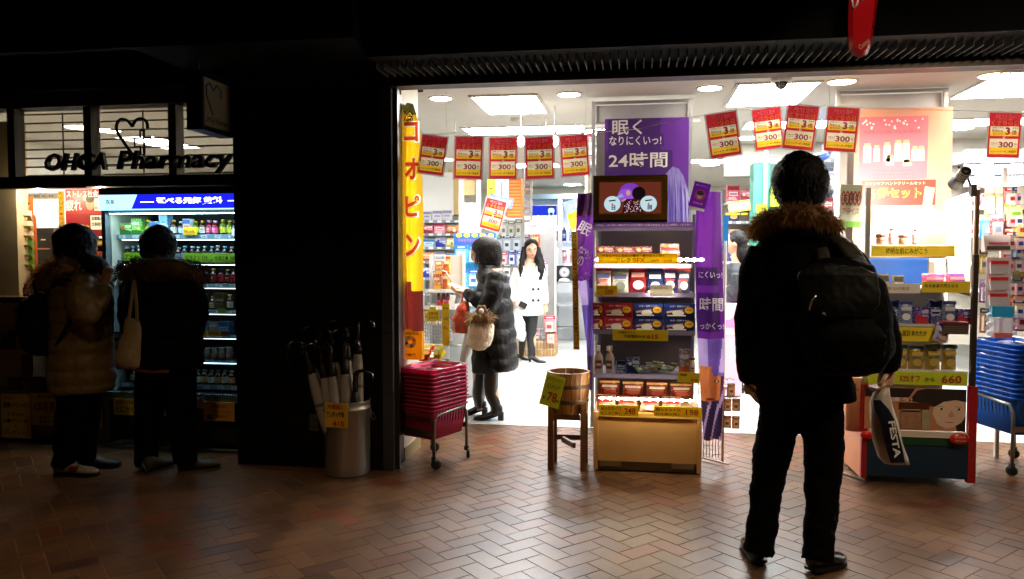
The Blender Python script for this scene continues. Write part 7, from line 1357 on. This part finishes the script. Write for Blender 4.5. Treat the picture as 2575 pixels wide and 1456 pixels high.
F.rings(b, [(2008, 528, 52, .075, .01), (2006, 548, 80, .1, -.0), (2004, 575, 100, .12, -.02), (2004, 600, 92, .12, -.03)], PK)
finish(t, 'parka', b, .011, 5, .012, 7, .004, PK)
b = MB(); F.limb(b, [(1970, 985), (1953, 1090), (1934, 1185, .03), (1918, 1300, .02), (1908, 1392, 0)], [.098, .088, .075, .068, .067], BLACK); F.limb(b, [(2064, 985), (2068, 1090), (2071, 1190, -.02), (2064, 1300, -.06), (2056, 1408, -.1)], [.098, .09, .079, .068, .066], BLACK); F.rings(b, [(2015, 900, 95, .11, 0), (2016, 1000, 98, .12, 0), (2018, 1040, 70, .11, 0)], BLACK)
finish(t, 'trousers', b, .011, 4, .011, 12, .005, mat('#060607', .85, bump=.2, bs=220, spec=.06))
LSH = mat('#0c0b0b', .22, coat=.4); b = MB(); h1, h2 = onz(1908, 1420) - F.o, onz(2048, 1446) - F.o; shoe(b, h1 + Vector((0, -.03, 0)), h1 + Vector((-.02, .24, 0)), .045, .11, LSH, BLACK, .018); b.build('shoe', t); b = MB(); shoe(b, h2 + Vector((-.02, .0, 0)), h2 + Vector((.16, .17, 0)), .047, .11, LSH, BLACK, .018); b.build('shoe', t)
hc = F.p(2011, 462, .005); b = MB()
b.ell(hc + Vector((0, -.005, .012)), (.119, .12, .128), HAIRM, 22, 14); b.ell(hc + Vector((0, -.03, -.055)), (.092, .075, .08), HAIRM, 18, 10)
ho = finish(t, 'hair', b, .008, 3, .01, 18, .006, HAIRM); b = MB(); strands(b, hc + Vector((0, 0, .012)), (.113, .118, .125), 1300, HAIRM, 3, 0, 360, -.5, .97, .05, .0028, .3); strands(b, hc + Vector((0, -.03, -.055)), (.09, .078, .08), 500, HAIRM, 4, -100, 100, -.8, .2, .04, .0026, .18); b.build('hair_strand', ho)
b = MB(); path = [F.p(*q) for q in ((1898, 588, -.0), (1912, 566, -.07), (1945, 548, -.12), (1990, 540, -.15), (2040, 542, -.14), (2080, 556, -.1), (2105, 578, -.04))]; b.tube(path, [.015, .028, .034, .034, .034, .028, .016], FURM[3], 12); fur(b, path, lambda u: .032 * min(1, .5 + 2 * min(u, 1 - u)), 2800, .04, FURM, 5); b.build('fur_collar', t)
BPM = mat('#060605', .75, bump=.3, bs=60, var=.3, spec=.08)
bp = thing('backpack', 'dark backpack hanging from one shoulder of the man in the parka', 'backpack', F.o); b = MB(); c = F.p(2118, 780, -.2)
F.rings(b, [(2112, 648, 38, .05, -.17), (2116, 668, 76, .085, -.19), (2120, 720, 98, .115, -.21), (2126, 800, 108, .125, -.215), (2132, 880, 108, .12, -.215), (2130, 935, 86, .09, -.2), (2128, 950, 40, .05, -.19)], BPM); finish(bp, 'bag_body', b, .01, 4, .014, 6, .005, BPM)
b = MB(); F.rings(b, [(2102, 665, 60, .02, -.3), (2105, 690, 92, .035, -.31), (2112, 760, 94, .03, -.325), (2120, 800, 60, .02, -.33)], BPM); finish(bp, 'flap', b, .008, 4, .008, 10, .003, mat('#0b0a08', .6, bump=.3, bs=50, spec=.2))
b = MB(); F.rings(b, [(2140, 800, 50, .02, -.32), (2142, 850, 78, .035, -.335), (2142, 910, 74, .03, -.32), (2138, 935, 40, .02, -.3)], BPM); finish(bp, 'front_pocket', b, .008, 4, .008, 10, .003, BPM)
b = MB(); F.limb(b, [(2072, 660, -.16), (2064, 620, -.1), (2075, 590, -.02), (2095, 585, .08), (2110, 620, .17)], [.03, .032, .03, .03, .03], BPM, flat=(1, .35)); F.limb(b, [(2098, 598, -.06), (2135, 625, -.13), (2160, 668, -.18)], [.05, .055, .05], BPM, flat=(1, .45)); finish(bp, 'shoulder_strap', b, .009, 3, .006, 12, .003, mat('#2a251c', .6, bump=.4, bs=40, spec=.25))
b = MB(); b.tube([F.p(2052, 742, -.345), F.p(2040, 760, -.345), F.p(2036, 780, -.34)], .006, mat('#a8a498', .2, 1.), 6); b.tube([F.p(2068, 786, -.35), F.p(2076, 792, -.35)], .006, mat('#c8c4b8', .2, 1.), 6); b.build('buckle', bp)
# the white shop bag in his hand
pb = thing('plastic_bag', 'white plastic shop bag with dark lettered band in the hand of the man', 'bag', F.o); b = MB(); PB = mat('#b9ad9e', .4, bump=.5, bs=18, var=.06)
def bagrows(rows, dep):
    rs = []
    for xl, xr, py, k in rows:
        L_, R_ = F.p(xl, py, .03), F.p(xr, py, .03); c = (L_ + R_) / 2; w2 = (R_ - L_).length / 2; rs.append([(c.x + w2 * math.cos(a) * (1 + .05 * math.sin(5 * a + py * .05)), c.y + dep * k * math.sin(a) * (1 + .15 * math.sin(4 * a + py * .04)), c.z) for a in [math.tau * j / 26 for j in range(26)]])
    return rs
b.rings(bagrows([(2216, 2236, 972, .4), (2196, 2238, 990, .7), (2188, 2244, 1020, .9), (2188, 2256, 1060, 1), (2196, 2270, 1110, 1), (2208, 2282, 1150, .8), (2222, 2286, 1166, .5), (2236, 2286, 1168, .25)], .05)[::-1], PB); b.build('bag_body', pb)
b = MB(); rows = [(2196, 2214, 1006), (2200, 2236, 1030), (2214, 2252, 1060), (2222, 2262, 1100), (2232, 2272, 1140), (2240, 2276, 1164)]; vs = []
for xl, xr, py in rows: vs += [F.p(xl, py, -.028), F.p((xl + xr) / 2, py, -.034), F.p(xr, py, -.028)]
b.add(vs, [f for i in range(5) for f in ((3 * i, 3 * i + 1, 3 * i + 4, 3 * i + 3), (3 * i + 1, 3 * i + 2, 3 * i + 5, 3 * i + 4))], mat('#10142e', .4), True); c = F.p(2250, 1105, -.042); b.text('FESTA', c.x, c.z, .028, PAPER, c.y, wd=.16, rot=-math.pi / 2 + .18, bold=.03); b.build('printed_band', pb)
b = MB(); b.tube([F.p(2200, 1000, .03), F.p(2214, 972, .02), F.p(2224, 958, .02), F.p(2232, 972, .03), F.p(2236, 1000, .03)], .006, PB, 8); b.build('handle', pb)
# ---- the woman in the long black padded coat
F = Fig(1222, 1050); t = thing('person', 'woman in a long black padded coat looking down at papers in her hands', 'person', F.o)
b = MB(); M = head(b, F.p(1213, 636, 0), rad(-84), .42, 1.0); b.tube([F.p(1226, 650, .0), F.p(1236, 680, 0)], [.05, .06], SKIN, 12)
F.rings(b, [(1240, 675, 22, .12, 0), (1242, 700, 26, .17, 0), (1245, 800, 26, .14, 0), (1245, 900, 28, .16, 0)], SKIN, step=.03); A1 = [(1244, 700, -.17), (1232, 772, -.2), (1172, 735, -.14)]; A2 = [(1244, 700, .17), (1232, 772, .2), (1170, 728, .1)]
for J in (A1, A2): F.limb(b, J, [.045, .04, .028], SKIN)
for J in ([(1212, 880, .08), (1202, 950, .08), (1208, 1032, .08)], [(1242, 880, -.08), (1236, 950, -.09), (1248, 1040, -.1)]): F.limb(b, J, [.07, .05, .04], SKIN)
hand(b, F.p(1170, 735, -.13), Vector((-1, .1, .15)), Vector((0, .5, .8)), 1, .5); hand(b, F.p(1168, 728, .09), Vector((-1, -.3, .1)), Vector((0, -.6, .8)), -1, .6); finish(t, 'body', b, .0065, 2); face_parts(t, M)
PUF = mat('#060607', .5, var=.1, spec=.22); b = MB()
F.rings(b, [(1228, 660, 25, .085, 0), (1232, 674, 29, .14, 0), (1237, 696, 37, .2, 0), (1242, 730, 41, .21, 0), (1247, 790, 43, .215, 0), (1256, 850, 41, .235, 0), (1264, 915, 38, .25, .01), (1267, 928, 33, .24, .01)], PUF, quilt=(.02, .125, .04))
for s_ in (-1, 1): F.limb(b, [(1246, 690, .16 * s_), (1242, 735, .22 * s_), (1228, 768, .23 * s_), (1200, 752, .2 * s_), (1172, 736, .14 * s_)], [.075, .085, .085, .068, .052], PUF, quilt=(.012, .085, 0))
finish(t, 'padded_coat', b, .0105, 2, .004, 12, .003, PUF)
b = MB(); F.limb(b, [(1212, 652, -.0), (1224, 662, -.08), (1250, 664, -.04), (1250, 662, .05), (1222, 660, .08)], [.03, .035, .035, .035, .03], PUF); finish(t, 'coat_collar', b, .009, 3, .004, 14, 0, PUF)
b = MB(); F.rings(b, [(1214, 838, 24, .17, 0), (1218, 880, 30, .18, 0), (1222, 928, 35, .2, 0), (1222, 934, 33, .19, 0)], BLACK); finish(t, 'skirt', b, .011, 4, .012, 14, .004, mat('#08080a', .8))
BT = mat('#12110f', .35, coat=.2, bump=.2, bs=22)
for xa, xb, xc, ya, dy in ((1210, 1203, 1206, 1026, .08), (1236, 1234, 1246, 1042, -.1)):
    b = MB(); F.limb(b, [(xa, 930, dy), (xa - 2, 965, dy), (xb, 990, dy), (xc, 1018, dy), (xc + 2, ya, dy)], [.062, .066, .058, .048, .046], BT); e = F.p(xc + 2, ya, dy); e.z = 0; hl = .06
    shoe(b, e + Vector((.055, 0, 0)), e + Vector((-.19, -.02, 0)), .042, .07, BT, BLACK, hl); b.box((e.x + .04, e.y, .035), (.045, .05, .07), BLACK); b.build('boot', t)
hc = F.p(1224, 628, 0); b = MB(); b.ell(hc + Vector((.0, 0, .012)), (.125, .112, .112), HAIRB, 22, 12); b.ell(hc + Vector((.03, 0, -.06)), (.105, .112, .1), HAIRB, 20, 10); b.ell(hc + Vector((-.07, .0, .02)), (.06, .085, .075), HAIRB, 16, 8); ho = finish(t, 'hair', b, .008, 4, .003, 10, .001, HAIRB)
b = MB(); strands(b, hc + Vector((.01, 0, .0)), (.12, .112, .112), 500, HAIRB, 6, -60, 240, -.3, .95, .15, .003, .0); b.build('hair_strand', ho)
b = MB(); c = F.p(1152, 722, -.02); b.box(c, (.1, .16, .004), PAPER, ry=.5, rz=.2); b.box(c + Vector((-.02, -.03, .012)), (.1, .14, .003), mat('#e8d8b8', .5), ry=.35, rz=-.1); o = b.build('paper_sheet', None, F.o); tag(o, 'white papers held in the hands of the woman in black', 'paper')
rb = thing('handbag', 'red brown leather handbag hanging from the arm of the woman in black', 'handbag', F.o); RL_ = mat('#a83a1e', .3, bump=.5, bs=14, var=.2, coat=.2); b = MB(); F.rings(b, [(1168, 758, 9, .06, -.2), (1164, 778, 17, .08, -.2), (1160, 803, 23, .09, -.2), (1159, 825, 25, .09, -.2), (1160, 838, 21, .08, -.2)], RL_); finish(rb, 'bag_body', b, .009, 3, .014, 11, .006, RL_)
b = MB(); b.tube([F.p(1160, 772, -.17), F.p(1164, 740, -.15), F.p(1170, 728, -.13), F.p(1176, 745, -.12), F.p(1178, 772, -.1)], .008, RL_, 8); b.build('handle', rb)
kb_ = thing('knit_bag', 'cream knitted bag with furry brown top and flower beside the black padded coat', 'bag', F.o); KN = mat('#ece2ca', .8, bump=1., bs=60, var=.12); b = MB(); F.rings(b, [(1211, 806, 26, .07, -.3), (1210, 824, 31, .085, -.3), (1208, 848, 32, .09, -.3), (1205, 868, 27, .08, -.3), (1203, 880, 14, .05, -.3)], KN); finish(kb_, 'bag_body', b, .009, 3, .008, 16, .004, KN)
b = MB(); path = [F.p(1186, 806, -.33), F.p(1200, 800, -.38), F.p(1216, 800, -.38), F.p(1238, 806, -.33)]; b.tube(path, [.03, .04, .04, .03], FURM[1], 10); fur(b, path, .045, 700, .05, [mat('#8a6c42', .8), mat('#5a4228', .8), mat('#d0bc94', .8)], 9); b.build('fur_top', kb_)
b = MB(); c = F.p(1211, 782, -.4)
for k in range(6): b.ell(c + Vector((.032 * math.cos(k * 1.047), 0, .032 * math.sin(k * 1.047))), (.022, .012, .022), mat('#7a5a38', .8), 10, 6)
b.ell(c + Vector((0, -.012, 0)), (.022, .012, .022), WHITE, 10, 6); b.build('flower', kb_); b = MB(); b.tube([F.p(1205, 800, -.3), F.p(1212, 768, -.26), F.p(1216, 752, -.22)], .008, mat('#2a221a', .6), 8); b.build('handle', kb_)
um = thing('clear_umbrella', 'folded clear plastic umbrella slanting beside the black skirt', 'umbrella', F.o); b = MB(); A, B = F.p(1196, 792, -.2), F.p(1153, 945, -.2); b.tube([A.lerp(B, u) for u in (0, .1, .3, .6, .9, 1)], [.022, .045, .048, .036, .018, .008], film('#eceae6', .62, .2), 14); b.build('canopy', um); MB().tube([A, B + (B - A) * .06], .006, STEEL, 6).build('shaft', um)
# ---- the woman in the white coat
F = Fig(1340, 911); t = thing('person', 'woman in a white double breasted coat with long dark hair and glasses', 'person', F.o)
b = MB(); M = head(b, F.p(1337, 630, 0), rad(14), .02, 1.02); b.tube([F.p(1335, 640, .01), F.p(1332, 668, .02)], [.048, .06], SKIN, 12); F.rings(b, [(1330, 662, 24, .07, 0), (1330, 680, 33, .1, 0), (1330, 730, 28, .1, 0), (1332, 790, 30, .11, 0)], SKIN, step=.03)
A1, A2 = [(1297, 680), (1289, 720, .02), (1296, 762, -.05)], [(1360, 680), (1366, 722, .02), (1371, 768, -.02)]
for J in (A1, A2): F.limb(b, J, [.045, .04, .028], SKIN)
for J in ([(1322, 780, .06), (1312, 840, .12), (1308, 896, .2)], [(1340, 780, 0), (1338, 840, 0), (1337, 900, 0)]): F.limb(b, J, [.075, .052, .04], SKIN)
hand(b, F.p(1297, 762, -.05), Vector((.3, -.2, -1)), Vector((1, 0, .2)), 1, .9); hand(b, F.p(1371, 768, -.02), Vector((.05, 0, -1)), Vector((-1, 0, 0)), 1, .5); finish(t, 'body', b, .0065, 2); face_parts(t, M, 1.02, lips='#b04a4a')
b = MB(M); gl = mat('#241a18', .3)
for sx in (-1, 1): b.tube([(sx * .032 + .021 * math.cos(a), -.105, .004 + .015 * math.sin(a)) for a in [math.tau * k / 14 for k in range(14)]], .0018, gl, 5, True); b.tube([(sx * .053, -.103, .008), (sx * .078, .0, .01)], .0016, gl, 5)
b.tube([(-.011, -.106, .007), (.011, -.106, .007)], .0018, gl, 5); b.build('glasses', t)
WC = mat('#dedbd0', .75, bump=.25, bs=120, var=.05); b = MB(); F.rings(b, [(1332, 664, 17, .08, .01), (1331, 672, 29, .1, .01), (1330, 690, 36, .13, 0), (1330, 725, 33, .13, 0), (1331, 760, 36, .15, 0), (1330, 788, 39, .17, 0), (1330, 792, 37, .16, 0)], WC); F.limb(b, [(1303, 678), (1294, 700), (1289, 722, .02), (1292, 745, -.02), (1296, 760, -.05)], [.065, .062, .056, .052, .048], WC); F.limb(b, [(1358, 678), (1364, 700), (1367, 725, .02), (1369, 745, 0), (1371, 764, -.02)], [.065, .062, .056, .052, .048], WC); finish(t, 'white_coat', b, .0105, 4, .007, 10, .003, WC)
b = MB()
for px, py in ((1341, 727), (1354, 727), (1341, 755), (1354, 755)): c = F.p(px, py, -.15); b.M = Matrix.Translation(c) @ Matrix.Rotation(rad(90), 4, 'X'); b.lathe([(.017, -.012), (.019, 0), (.017, .006)], mat('#1e1614', .3), n=14)
b.build('coat_button', t); b = MB(); c0 = F.p(1331, 672, -.115); b.add([F.p(1316, 668, -.11), F.p(1332, 700, -.155), F.p(1322, 712, -.15), F.p(1306, 682, -.125)], [(0, 1, 2, 3)], WC); b.add([F.p(1350, 668, -.11), F.p(1336, 700, -.155), F.p(1348, 712, -.15), F.p(1362, 682, -.12)], [(0, 1, 2, 3)], WC); b.build('lapel', t)
TG = mat('#08080a', .7)
for J in ([(1324, 785, .06), (1314, 840, .12), (1309, 896, .2)], [(1338, 785, 0), (1338, 815, 0), (1335, 850, 0), (1338, 898, 0)]):
    b = MB(); F.limb(b, J, [.085, .06, .042] if len(J) == 3 else [.085, .07, .06, .042], TG); finish(t, 'tights', b, .009, 3, 0, 9, 0, TG)
b = MB(); e = F.p(1337, 900, 0); e.z = 0; shoe(b, e + Vector((-.045, 0, 0)), e + Vector((.19, -.06, 0)), .04, .05, mat('#16120f', .3, coat=.3), BLACK, .065); b.build('shoe', t); b = MB(); e = F.p(1309, 896, .2); e.z = 0; shoe(b, e + Vector((-.08, 0, 0)), e + Vector((.15, -.05, 0)), .04, .05, mat('#16120f', .3), BLACK, .06); b.build('shoe', t)
hc = F.p(1336, 624, .025); b = MB(); b.ell(hc + Vector((0, .01, .025)), (.098, .105, .105), HAIRM, 20, 12); b.ell(hc + Vector((0, .05, -.08)), (.1, .07, .14), HAIRM, 18, 10)
F.limb(b, [(1319, 622, -.0), (1314, 650, -.05), (1311, 676, -.1), (1310, 696, -.12)], [.035, .038, .036, .014], HAIRM); F.limb(b, [(1351, 622, 0), (1355, 650, -.03), (1359, 680, -.08), (1359, 703, -.11)], [.04, .052, .055, .018], HAIRM); F.limb(b, [(1355, 640, .08), (1362, 680, .08), (1362, 706, .06)], [.05, .06, .025], HAIRM); ho = finish(t, 'hair', b, .0075, 3, .006, 18, .004, HAIRM)
wb = thing('plastic_bag', 'white plastic shopping bag hanging from the hand of the woman in the white coat', 'bag', F.o); b = MB(); WP = mat('#d8d8da', .4, bump=.6, bs=25); F.rings(b, [(1303, 772, 5, .03, -.08), (1303, 790, 10, .06, -.1), (1306, 820, 14, .09, -.1), (1309, 848, 14, .09, -.1), (1309, 857, 10, .06, -.1)], WP); finish(wb, 'bag_body', b, .01, 3, .015, 14, .006, WP); MB().tube([F.p(1300, 790, -.1), F.p(1300, 768, -.07), F.p(1306, 790, -.1)], .006, WP, 6).build('handle', wb)
b = MB(); b.box(F.p(1315, 767, -.18), (.1, .02, .075), mat('#141212', .35, coat=.2), ry=.45, rz=.15); o = b.build('wallet', None, F.o); tag(o, 'black wallet held in front of the white coat', 'wallet')
# ---- the woman hidden between the draped cloth and the man
F = Fig(1850, 985); t = thing('person', 'dark haired woman half hidden between the draped cloth and the man', 'person', F.o)
b = MB(); M = head(b, F.p(1846, 612, 0), rad(-100), .25); b.tube([F.p(1852, 628, 0), F.p(1855, 668, 0)], [.05, .06], SKIN, 12); F.rings(b, [(1856, 662, 20, .1, 0), (1858, 690, 28, .17, 0), (1858, 790, 26, .14, 0)], SKIN, step=.03); A1, A2 = [(1856, 690, -.16), (1850, 745, -.18), (1828, 722, -.12)], [(1856, 690, .16), (1850, 745, .18), (1830, 722, .1)]
for J in (A1, A2): F.limb(b, J, [.045, .04, .028], SKIN)
for J in ([(1852, 780, .08), (1852, 870, .08), (1852, 960, .08)], [(1858, 780, -.08), (1860, 870, -.08), (1858, 965, -.08)]): F.limb(b, J, [.07, .05, .04], SKIN)
hand(b, F.p(1828, 722, -.12), Vector((-1, .1, .1)), Vector((0, .4, .8)), 1, .6); hand(b, F.p(1830, 722, .1), Vector((-1, -.2, .1)), Vector((0, -.4, .8)), -1, .6); finish(t, 'body', b, .007, 2); face_parts(t, M)
NC = mat('#10121c', .7, var=.2); b = MB(); F.rings(b, [(1853, 660, 20, .1, 0), (1857, 682, 29, .19, 0), (1858, 740, 31, .18, 0), (1858, 820, 33, .2, 0)], NC)
for s_ in (-1, 1): F.limb(b, [(1856, 690, .16 * s_), (1850, 745, .19 * s_), (1829, 724, .13 * s_)], [.07, .06, .045], NC)
finish(t, 'jacket', b, .011, 4, .008, 10, .003, NC); b = MB()
for s_ in (-1, 1): F.limb(b, [(1856, 800, .09 * s_), (1856, 880, .08 * s_), (1855, 970, .08 * s_)], [.09, .07, .055], NC)
finish(t, 'trousers', b, .011, 3, .005, 10, 0, mat('#0b0b0e', .8)); b = MB()
for s_ in (-1, 1): e = F.p(1855, 970, .08 * s_); e.z = 0; shoe(b, e + Vector((.06, 0, 0)), e + Vector((-.18, 0, 0)), .042, .06, BLACK, BLACK)
b.build('shoe', t); hc = F.p(1854, 606, 0); b = MB(); b.ell(hc + Vector((0, 0, .01)), (.105, .095, .105), HAIRM, 20, 12); b.ell(hc + Vector((.04, 0, -.11)), (.07, .09, .15), HAIRM, 18, 10); finish(t, 'hair', b, .008, 3, .006, 16, .004, HAIRM)
# ---- the woman in the khaki padded parka at the kiosk
F = Fig(195, 1190); t = thing('person', 'person in a khaki padded parka with dark backpack at the kiosk, hands raised', 'person', F.o)
b = MB(); M = head(b, F.p(198, 618, .02), rad(135), .05, 1.0); b.tube([F.p(192, 635, 0), F.p(190, 690, 0)], [.055, .065], SKIN, 12); F.rings(b, [(195, 680, 40, .1, 0), (200, 720, 55, .13, 0), (202, 850, 48, .12, 0), (196, 980, 50, .14, 0)], SKIN, step=.03); A1, A2 = [(205, 715, -.14), (208, 790, -.2), (262, 720, -.06)], [(225, 710, .12), (262, 770, .16), (266, 705, .1)]
for J in (A1, A2): F.limb(b, J, [.05, .042, .03], SKIN)
for J in ([(185, 970, -.06), (168, 1080, -.06), (158, 1165, -.06)], [(215, 970, .08), (212, 1070, .08), (212, 1150, .1)]): F.limb(b, J, [.08, .055, .04], SKIN)
hand(b, F.p(262, 718, -.06), Vector((.1, .3, 1)), Vector((-.3, 1, 0)), 1, .7); hand(b, F.p(266, 703, .1), Vector((0, .2, 1)), Vector((-.3, -1, 0)), -1, .7); finish(t, 'body', b, .007, 2)
KH = mat('#7a6238', .5, bump=.3, bs=26, var=.2, spec=.4); b = MB(); F.rings(b, [(190, 672, 36, .1, .0), (196, 695, 62, .15, 0), (202, 730, 70, .17, 0), (206, 800, 68, .165, 0), (206, 870, 68, .17, 0), (206, 930, 74, .185, 0), (206, 970, 72, .18, 0), (206, 984, 62, .165, 0)], KH, quilt=(.018, .095, .02))
F.limb(b, [(205, 705, -.14), (202, 760, -.22), (212, 792, -.21), (240, 762, -.13), (262, 724, -.06)], [.08, .085, .085, .07, .052], KH, quilt=(.011, .075, 0)); F.limb(b, [(226, 705, .1), (258, 765, .16), (266, 708, .1)], [.075, .072, .05], KH, quilt=(.01, .075, 0)); F.rings(b, [(150, 668, 36, .09, -.02), (142, 690, 50, .11, -.04), (140, 722, 44, .09, -.05), (146, 740, 22, .06, -.05)], KH); finish(t, 'parka', b, .011, 3, .01, 10, .005, KH)
b = MB(); path = [F.p(*q) for q in ((180, 680, -.16), (160, 672, -.15), (130, 676, -.1), (104, 700, -.04), (96, 726, .02))]; b.tube(path, [.02, .04, .045, .045, .03], FURM[0], 12); fur(b, path, .048, 1600, .05, FURM, 11); b.build('fur_trim', t)
b = MB(); F.limb(b, [(188, 960, -.06), (178, 1030, -.07), (170, 1090, -.06), (158, 1172, -.06)], [.105, .09, .08, .068], BLACK); F.limb(b, [(216, 960, .08), (218, 1060, .08), (214, 1155, .1)], [.1, .082, .065], BLACK); finish(t, 'trousers', b, .011, 4, .01, 10, .004, mat('#060607', .85, spec=.06))
b = MB(); e = F.p(150, 1180, -.06); e.z = 0; shoe(b, e + Vector((-.03, 0, 0)), e + Vector((.25, .03, 0)), .05, .09, mat('#8a7654', .6), BLACK); b.box(e + Vector((.12, -.03, .06)), (.05, .03, .02), mat('#7a1a14', .5), rz=.2); b.build('shoe', t); b = MB(); e = F.p(208, 1165, .12); e.z = 0; shoe(b, e + Vector((-.02, 0, 0)), e + Vector((.23, .06, 0)), .048, .09, mat('#1a1614', .6), BLACK); b.build('shoe', t)
hc = F.p(188, 612, .0); b = MB(); b.ell(hc + Vector((0, 0, .01)), (.128, .13, .118), HAIRM, 20, 12); b.ell(hc + Vector((-.0, .0, -.06)), (.122, .125, .085), HAIRM, 18, 10); finish(t, 'hair', b, .0085, 3, .008, 14, .005, HAIRM)
b = MB(); F.limb(b, [(212, 655, -.08), (240, 664, -.02), (262, 676, .05)], [.05, .06, .04], BLACK); F.limb(b, [(170, 662, .08), (220, 660, .1), (258, 672, .06)], [.045, .05, .04], BLACK); F.limb(b, [(240, 668, 0), (262, 700, .06), (275, 728, .1)], [.05, .04, .03], BLACK); finish(t, 'scarf', b, .01, 3, .012, 14, .005, mat('#0b0a0a', .9, bump=.6, bs=60))
bp = thing('backpack', 'dark navy backpack on the back of the person in the khaki parka', 'backpack', F.o); NV = mat('#0b0e16', .6, bump=.3, bs=50, spec=.2); b = MB(); F.rings(b, [(112, 738, 28, .09, -.05), (104, 762, 40, .13, -.05), (102, 820, 43, .15, -.05), (108, 870, 40, .14, -.05), (116, 892, 28, .1, -.05)], NV); finish(bp, 'bag_body', b, .011, 4, .012, 8, .004, NV)
b = MB(); F.limb(b, [(92, 745, -.1), (86, 710, -.1), (96, 690, -.12)], [.012, .013, .012], NV, flat=(1, .5)); F.limb(b, [(118, 745, -.12), (150, 700, -.2), (185, 705, -.22), (180, 800, -.22), (140, 870, -.16)], [.014, .016, .018, .016, .012], NV, flat=(1, .5)); b.build('strap', bp)
# ---- the person in the black parka in front of the cooler
F = Fig(425, 1185); t = thing('person', 'person in a black parka with broad fur hood facing the drinks cooler', 'person', F.o)
b = MB(); M = head(b, F.p(398, 622, .0), rad(175), .08, 1.0); b.tube([F.p(398, 640, 0), F.p(400, 700, 0)], [.055, .07], SKIN, 12); F.rings(b, [(402, 680, 55, .1, 0), (405, 730, 80, .14, 0), (408, 850, 66, .13, 0), (412, 930, 66, .14, 0)], SKIN, step=.03); A1, A2 = [(328, 725), (315, 800, .03), (345, 860, .2)], [(482, 725), (500, 800, .03), (470, 850, .2)]
for J in (A1, A2): F.limb(b, J, [.05, .042, .03], SKIN)
for J in ([(380, 920, 0), (372, 1050, 0), (366, 1165, 0)], [(450, 920, 0), (458, 1050, 0), (466, 1160, -.02)]): F.limb(b, J, [.085, .055, .04], SKIN)
hand(b, F.p(345, 860, .2), Vector((.4, .8, .2)), Vector((.6, -.2, .5)), -1, .6); hand(b, F.p(470, 850, .2), Vector((-.4, .8, .2)), Vector((-.6, -.2, .5)), 1, .6); finish(t, 'body', b, .007, 2)
BK = mat('#050506', .7, bump=.25, bs=40, spec=.1); b = MB(); F.rings(b, [(402, 668, 60, .12, 0), (404, 700, 86, .16, 0), (408, 740, 92, .175, 0), (412, 820, 90, .175, 0), (416, 880, 90, .18, 0), (420, 912, 86, .175, 0), (420, 922, 76, .16, 0)], BK, quilt=(.013, .11, .0)); F.limb(b, [(334, 715), (322, 780, .02), (330, 830, .08), (350, 862, .2)], [.078, .07, .066, .052], BK, quilt=(.009, .09, 0)); F.limb(b, [(478, 715), (496, 780, .02), (490, 828, .08), (466, 852, .2)], [.078, .07, .066, .052], BK, quilt=(.009, .09, 0)); finish(t, 'parka', b, .012, 3, .01, 10, .004, BK)
b = MB(); path = [F.p(*q) for q in ((308, 694, -.0), (330, 680, -.1), (370, 674, -.16), (410, 672, -.18), (450, 676, -.15), (486, 686, -.08), (502, 700, 0))]; b.tube(path, [.035, .052, .06, .06, .06, .05, .035], FURM[1], 12); fur(b, path, .06, 2600, .045, [mat('#4a3a24', .8), mat('#2c2216', .8), mat('#66543a', .8)], 13); b.build('fur_hood', t)
b = MB(); F.limb(b, [(384, 905), (378, 1000), (372, 1060), (366, 1170)], [.115, .1, .088, .075], BLACK); F.limb(b, [(448, 905), (454, 1000), (458, 1060), (466, 1165, -.02)], [.115, .1, .088, .075], BLACK); finish(t, 'trousers', b, .012, 4, .01, 9, .004, mat('#060607', .85, spec=.06))
for (x1, y1, dx, dy_) in ((366, 1194, .03, .24), (448, 1190, .2, .16)):
    b = MB(); e = onz(x1, y1) - F.o; shoe(b, e, e + Vector((dx, dy_, 0)), .05, .1, mat('#3a3424', .6, var=.3), mat('#54492f', .6)); b.tube([e + Vector((-.02, -.02, .03)), e + Vector((0, -.028, .08)), e + Vector((.02, -.02, .03))], .004, mat('#8a7a50', .6), 5); b.build('shoe', t)
hc = F.p(398, 612, .0); b = MB(); b.ell(hc + Vector((0, 0, .0)), (.115, .122, .118), HAIRM, 20, 12); b.ell(hc + Vector((0, -.01, -.06)), (.108, .1, .075), HAIRM, 18, 10); finish(t, 'hair', b, .0085, 3, .008, 14, .005, HAIRM)
tb = thing('tote_bag', 'cream cotton tote bag hanging from the shoulder of the person in black', 'tote bag', F.o); CT = mat('#a08a66', .85, bump=.4, bs=50, var=.08); b = MB(); F.rings(b, [(333, 800, 18, .012, -.24), (332, 830, 22, .03, -.24), (326, 870, 27, .045, -.24), (322, 905, 30, .05, -.24), (322, 922, 27, .04, -.24), (322, 929, 16, .02, -.24)], CT); finish(tb, 'bag_body', b, .008, 3, .008, 12, .003, CT)
b = MB(); F.limb(b, [(323, 806, -.25), (330, 760, -.25), (336, 712, -.22), (338, 696, -.12)], [.012] * 4, CT, flat=(1, .3)); F.limb(b, [(345, 806, -.25), (343, 760, -.25), (338, 712, -.22), (340, 696, -.12)], [.012] * 4, CT, flat=(1, .3)); b.build('handle', tb)
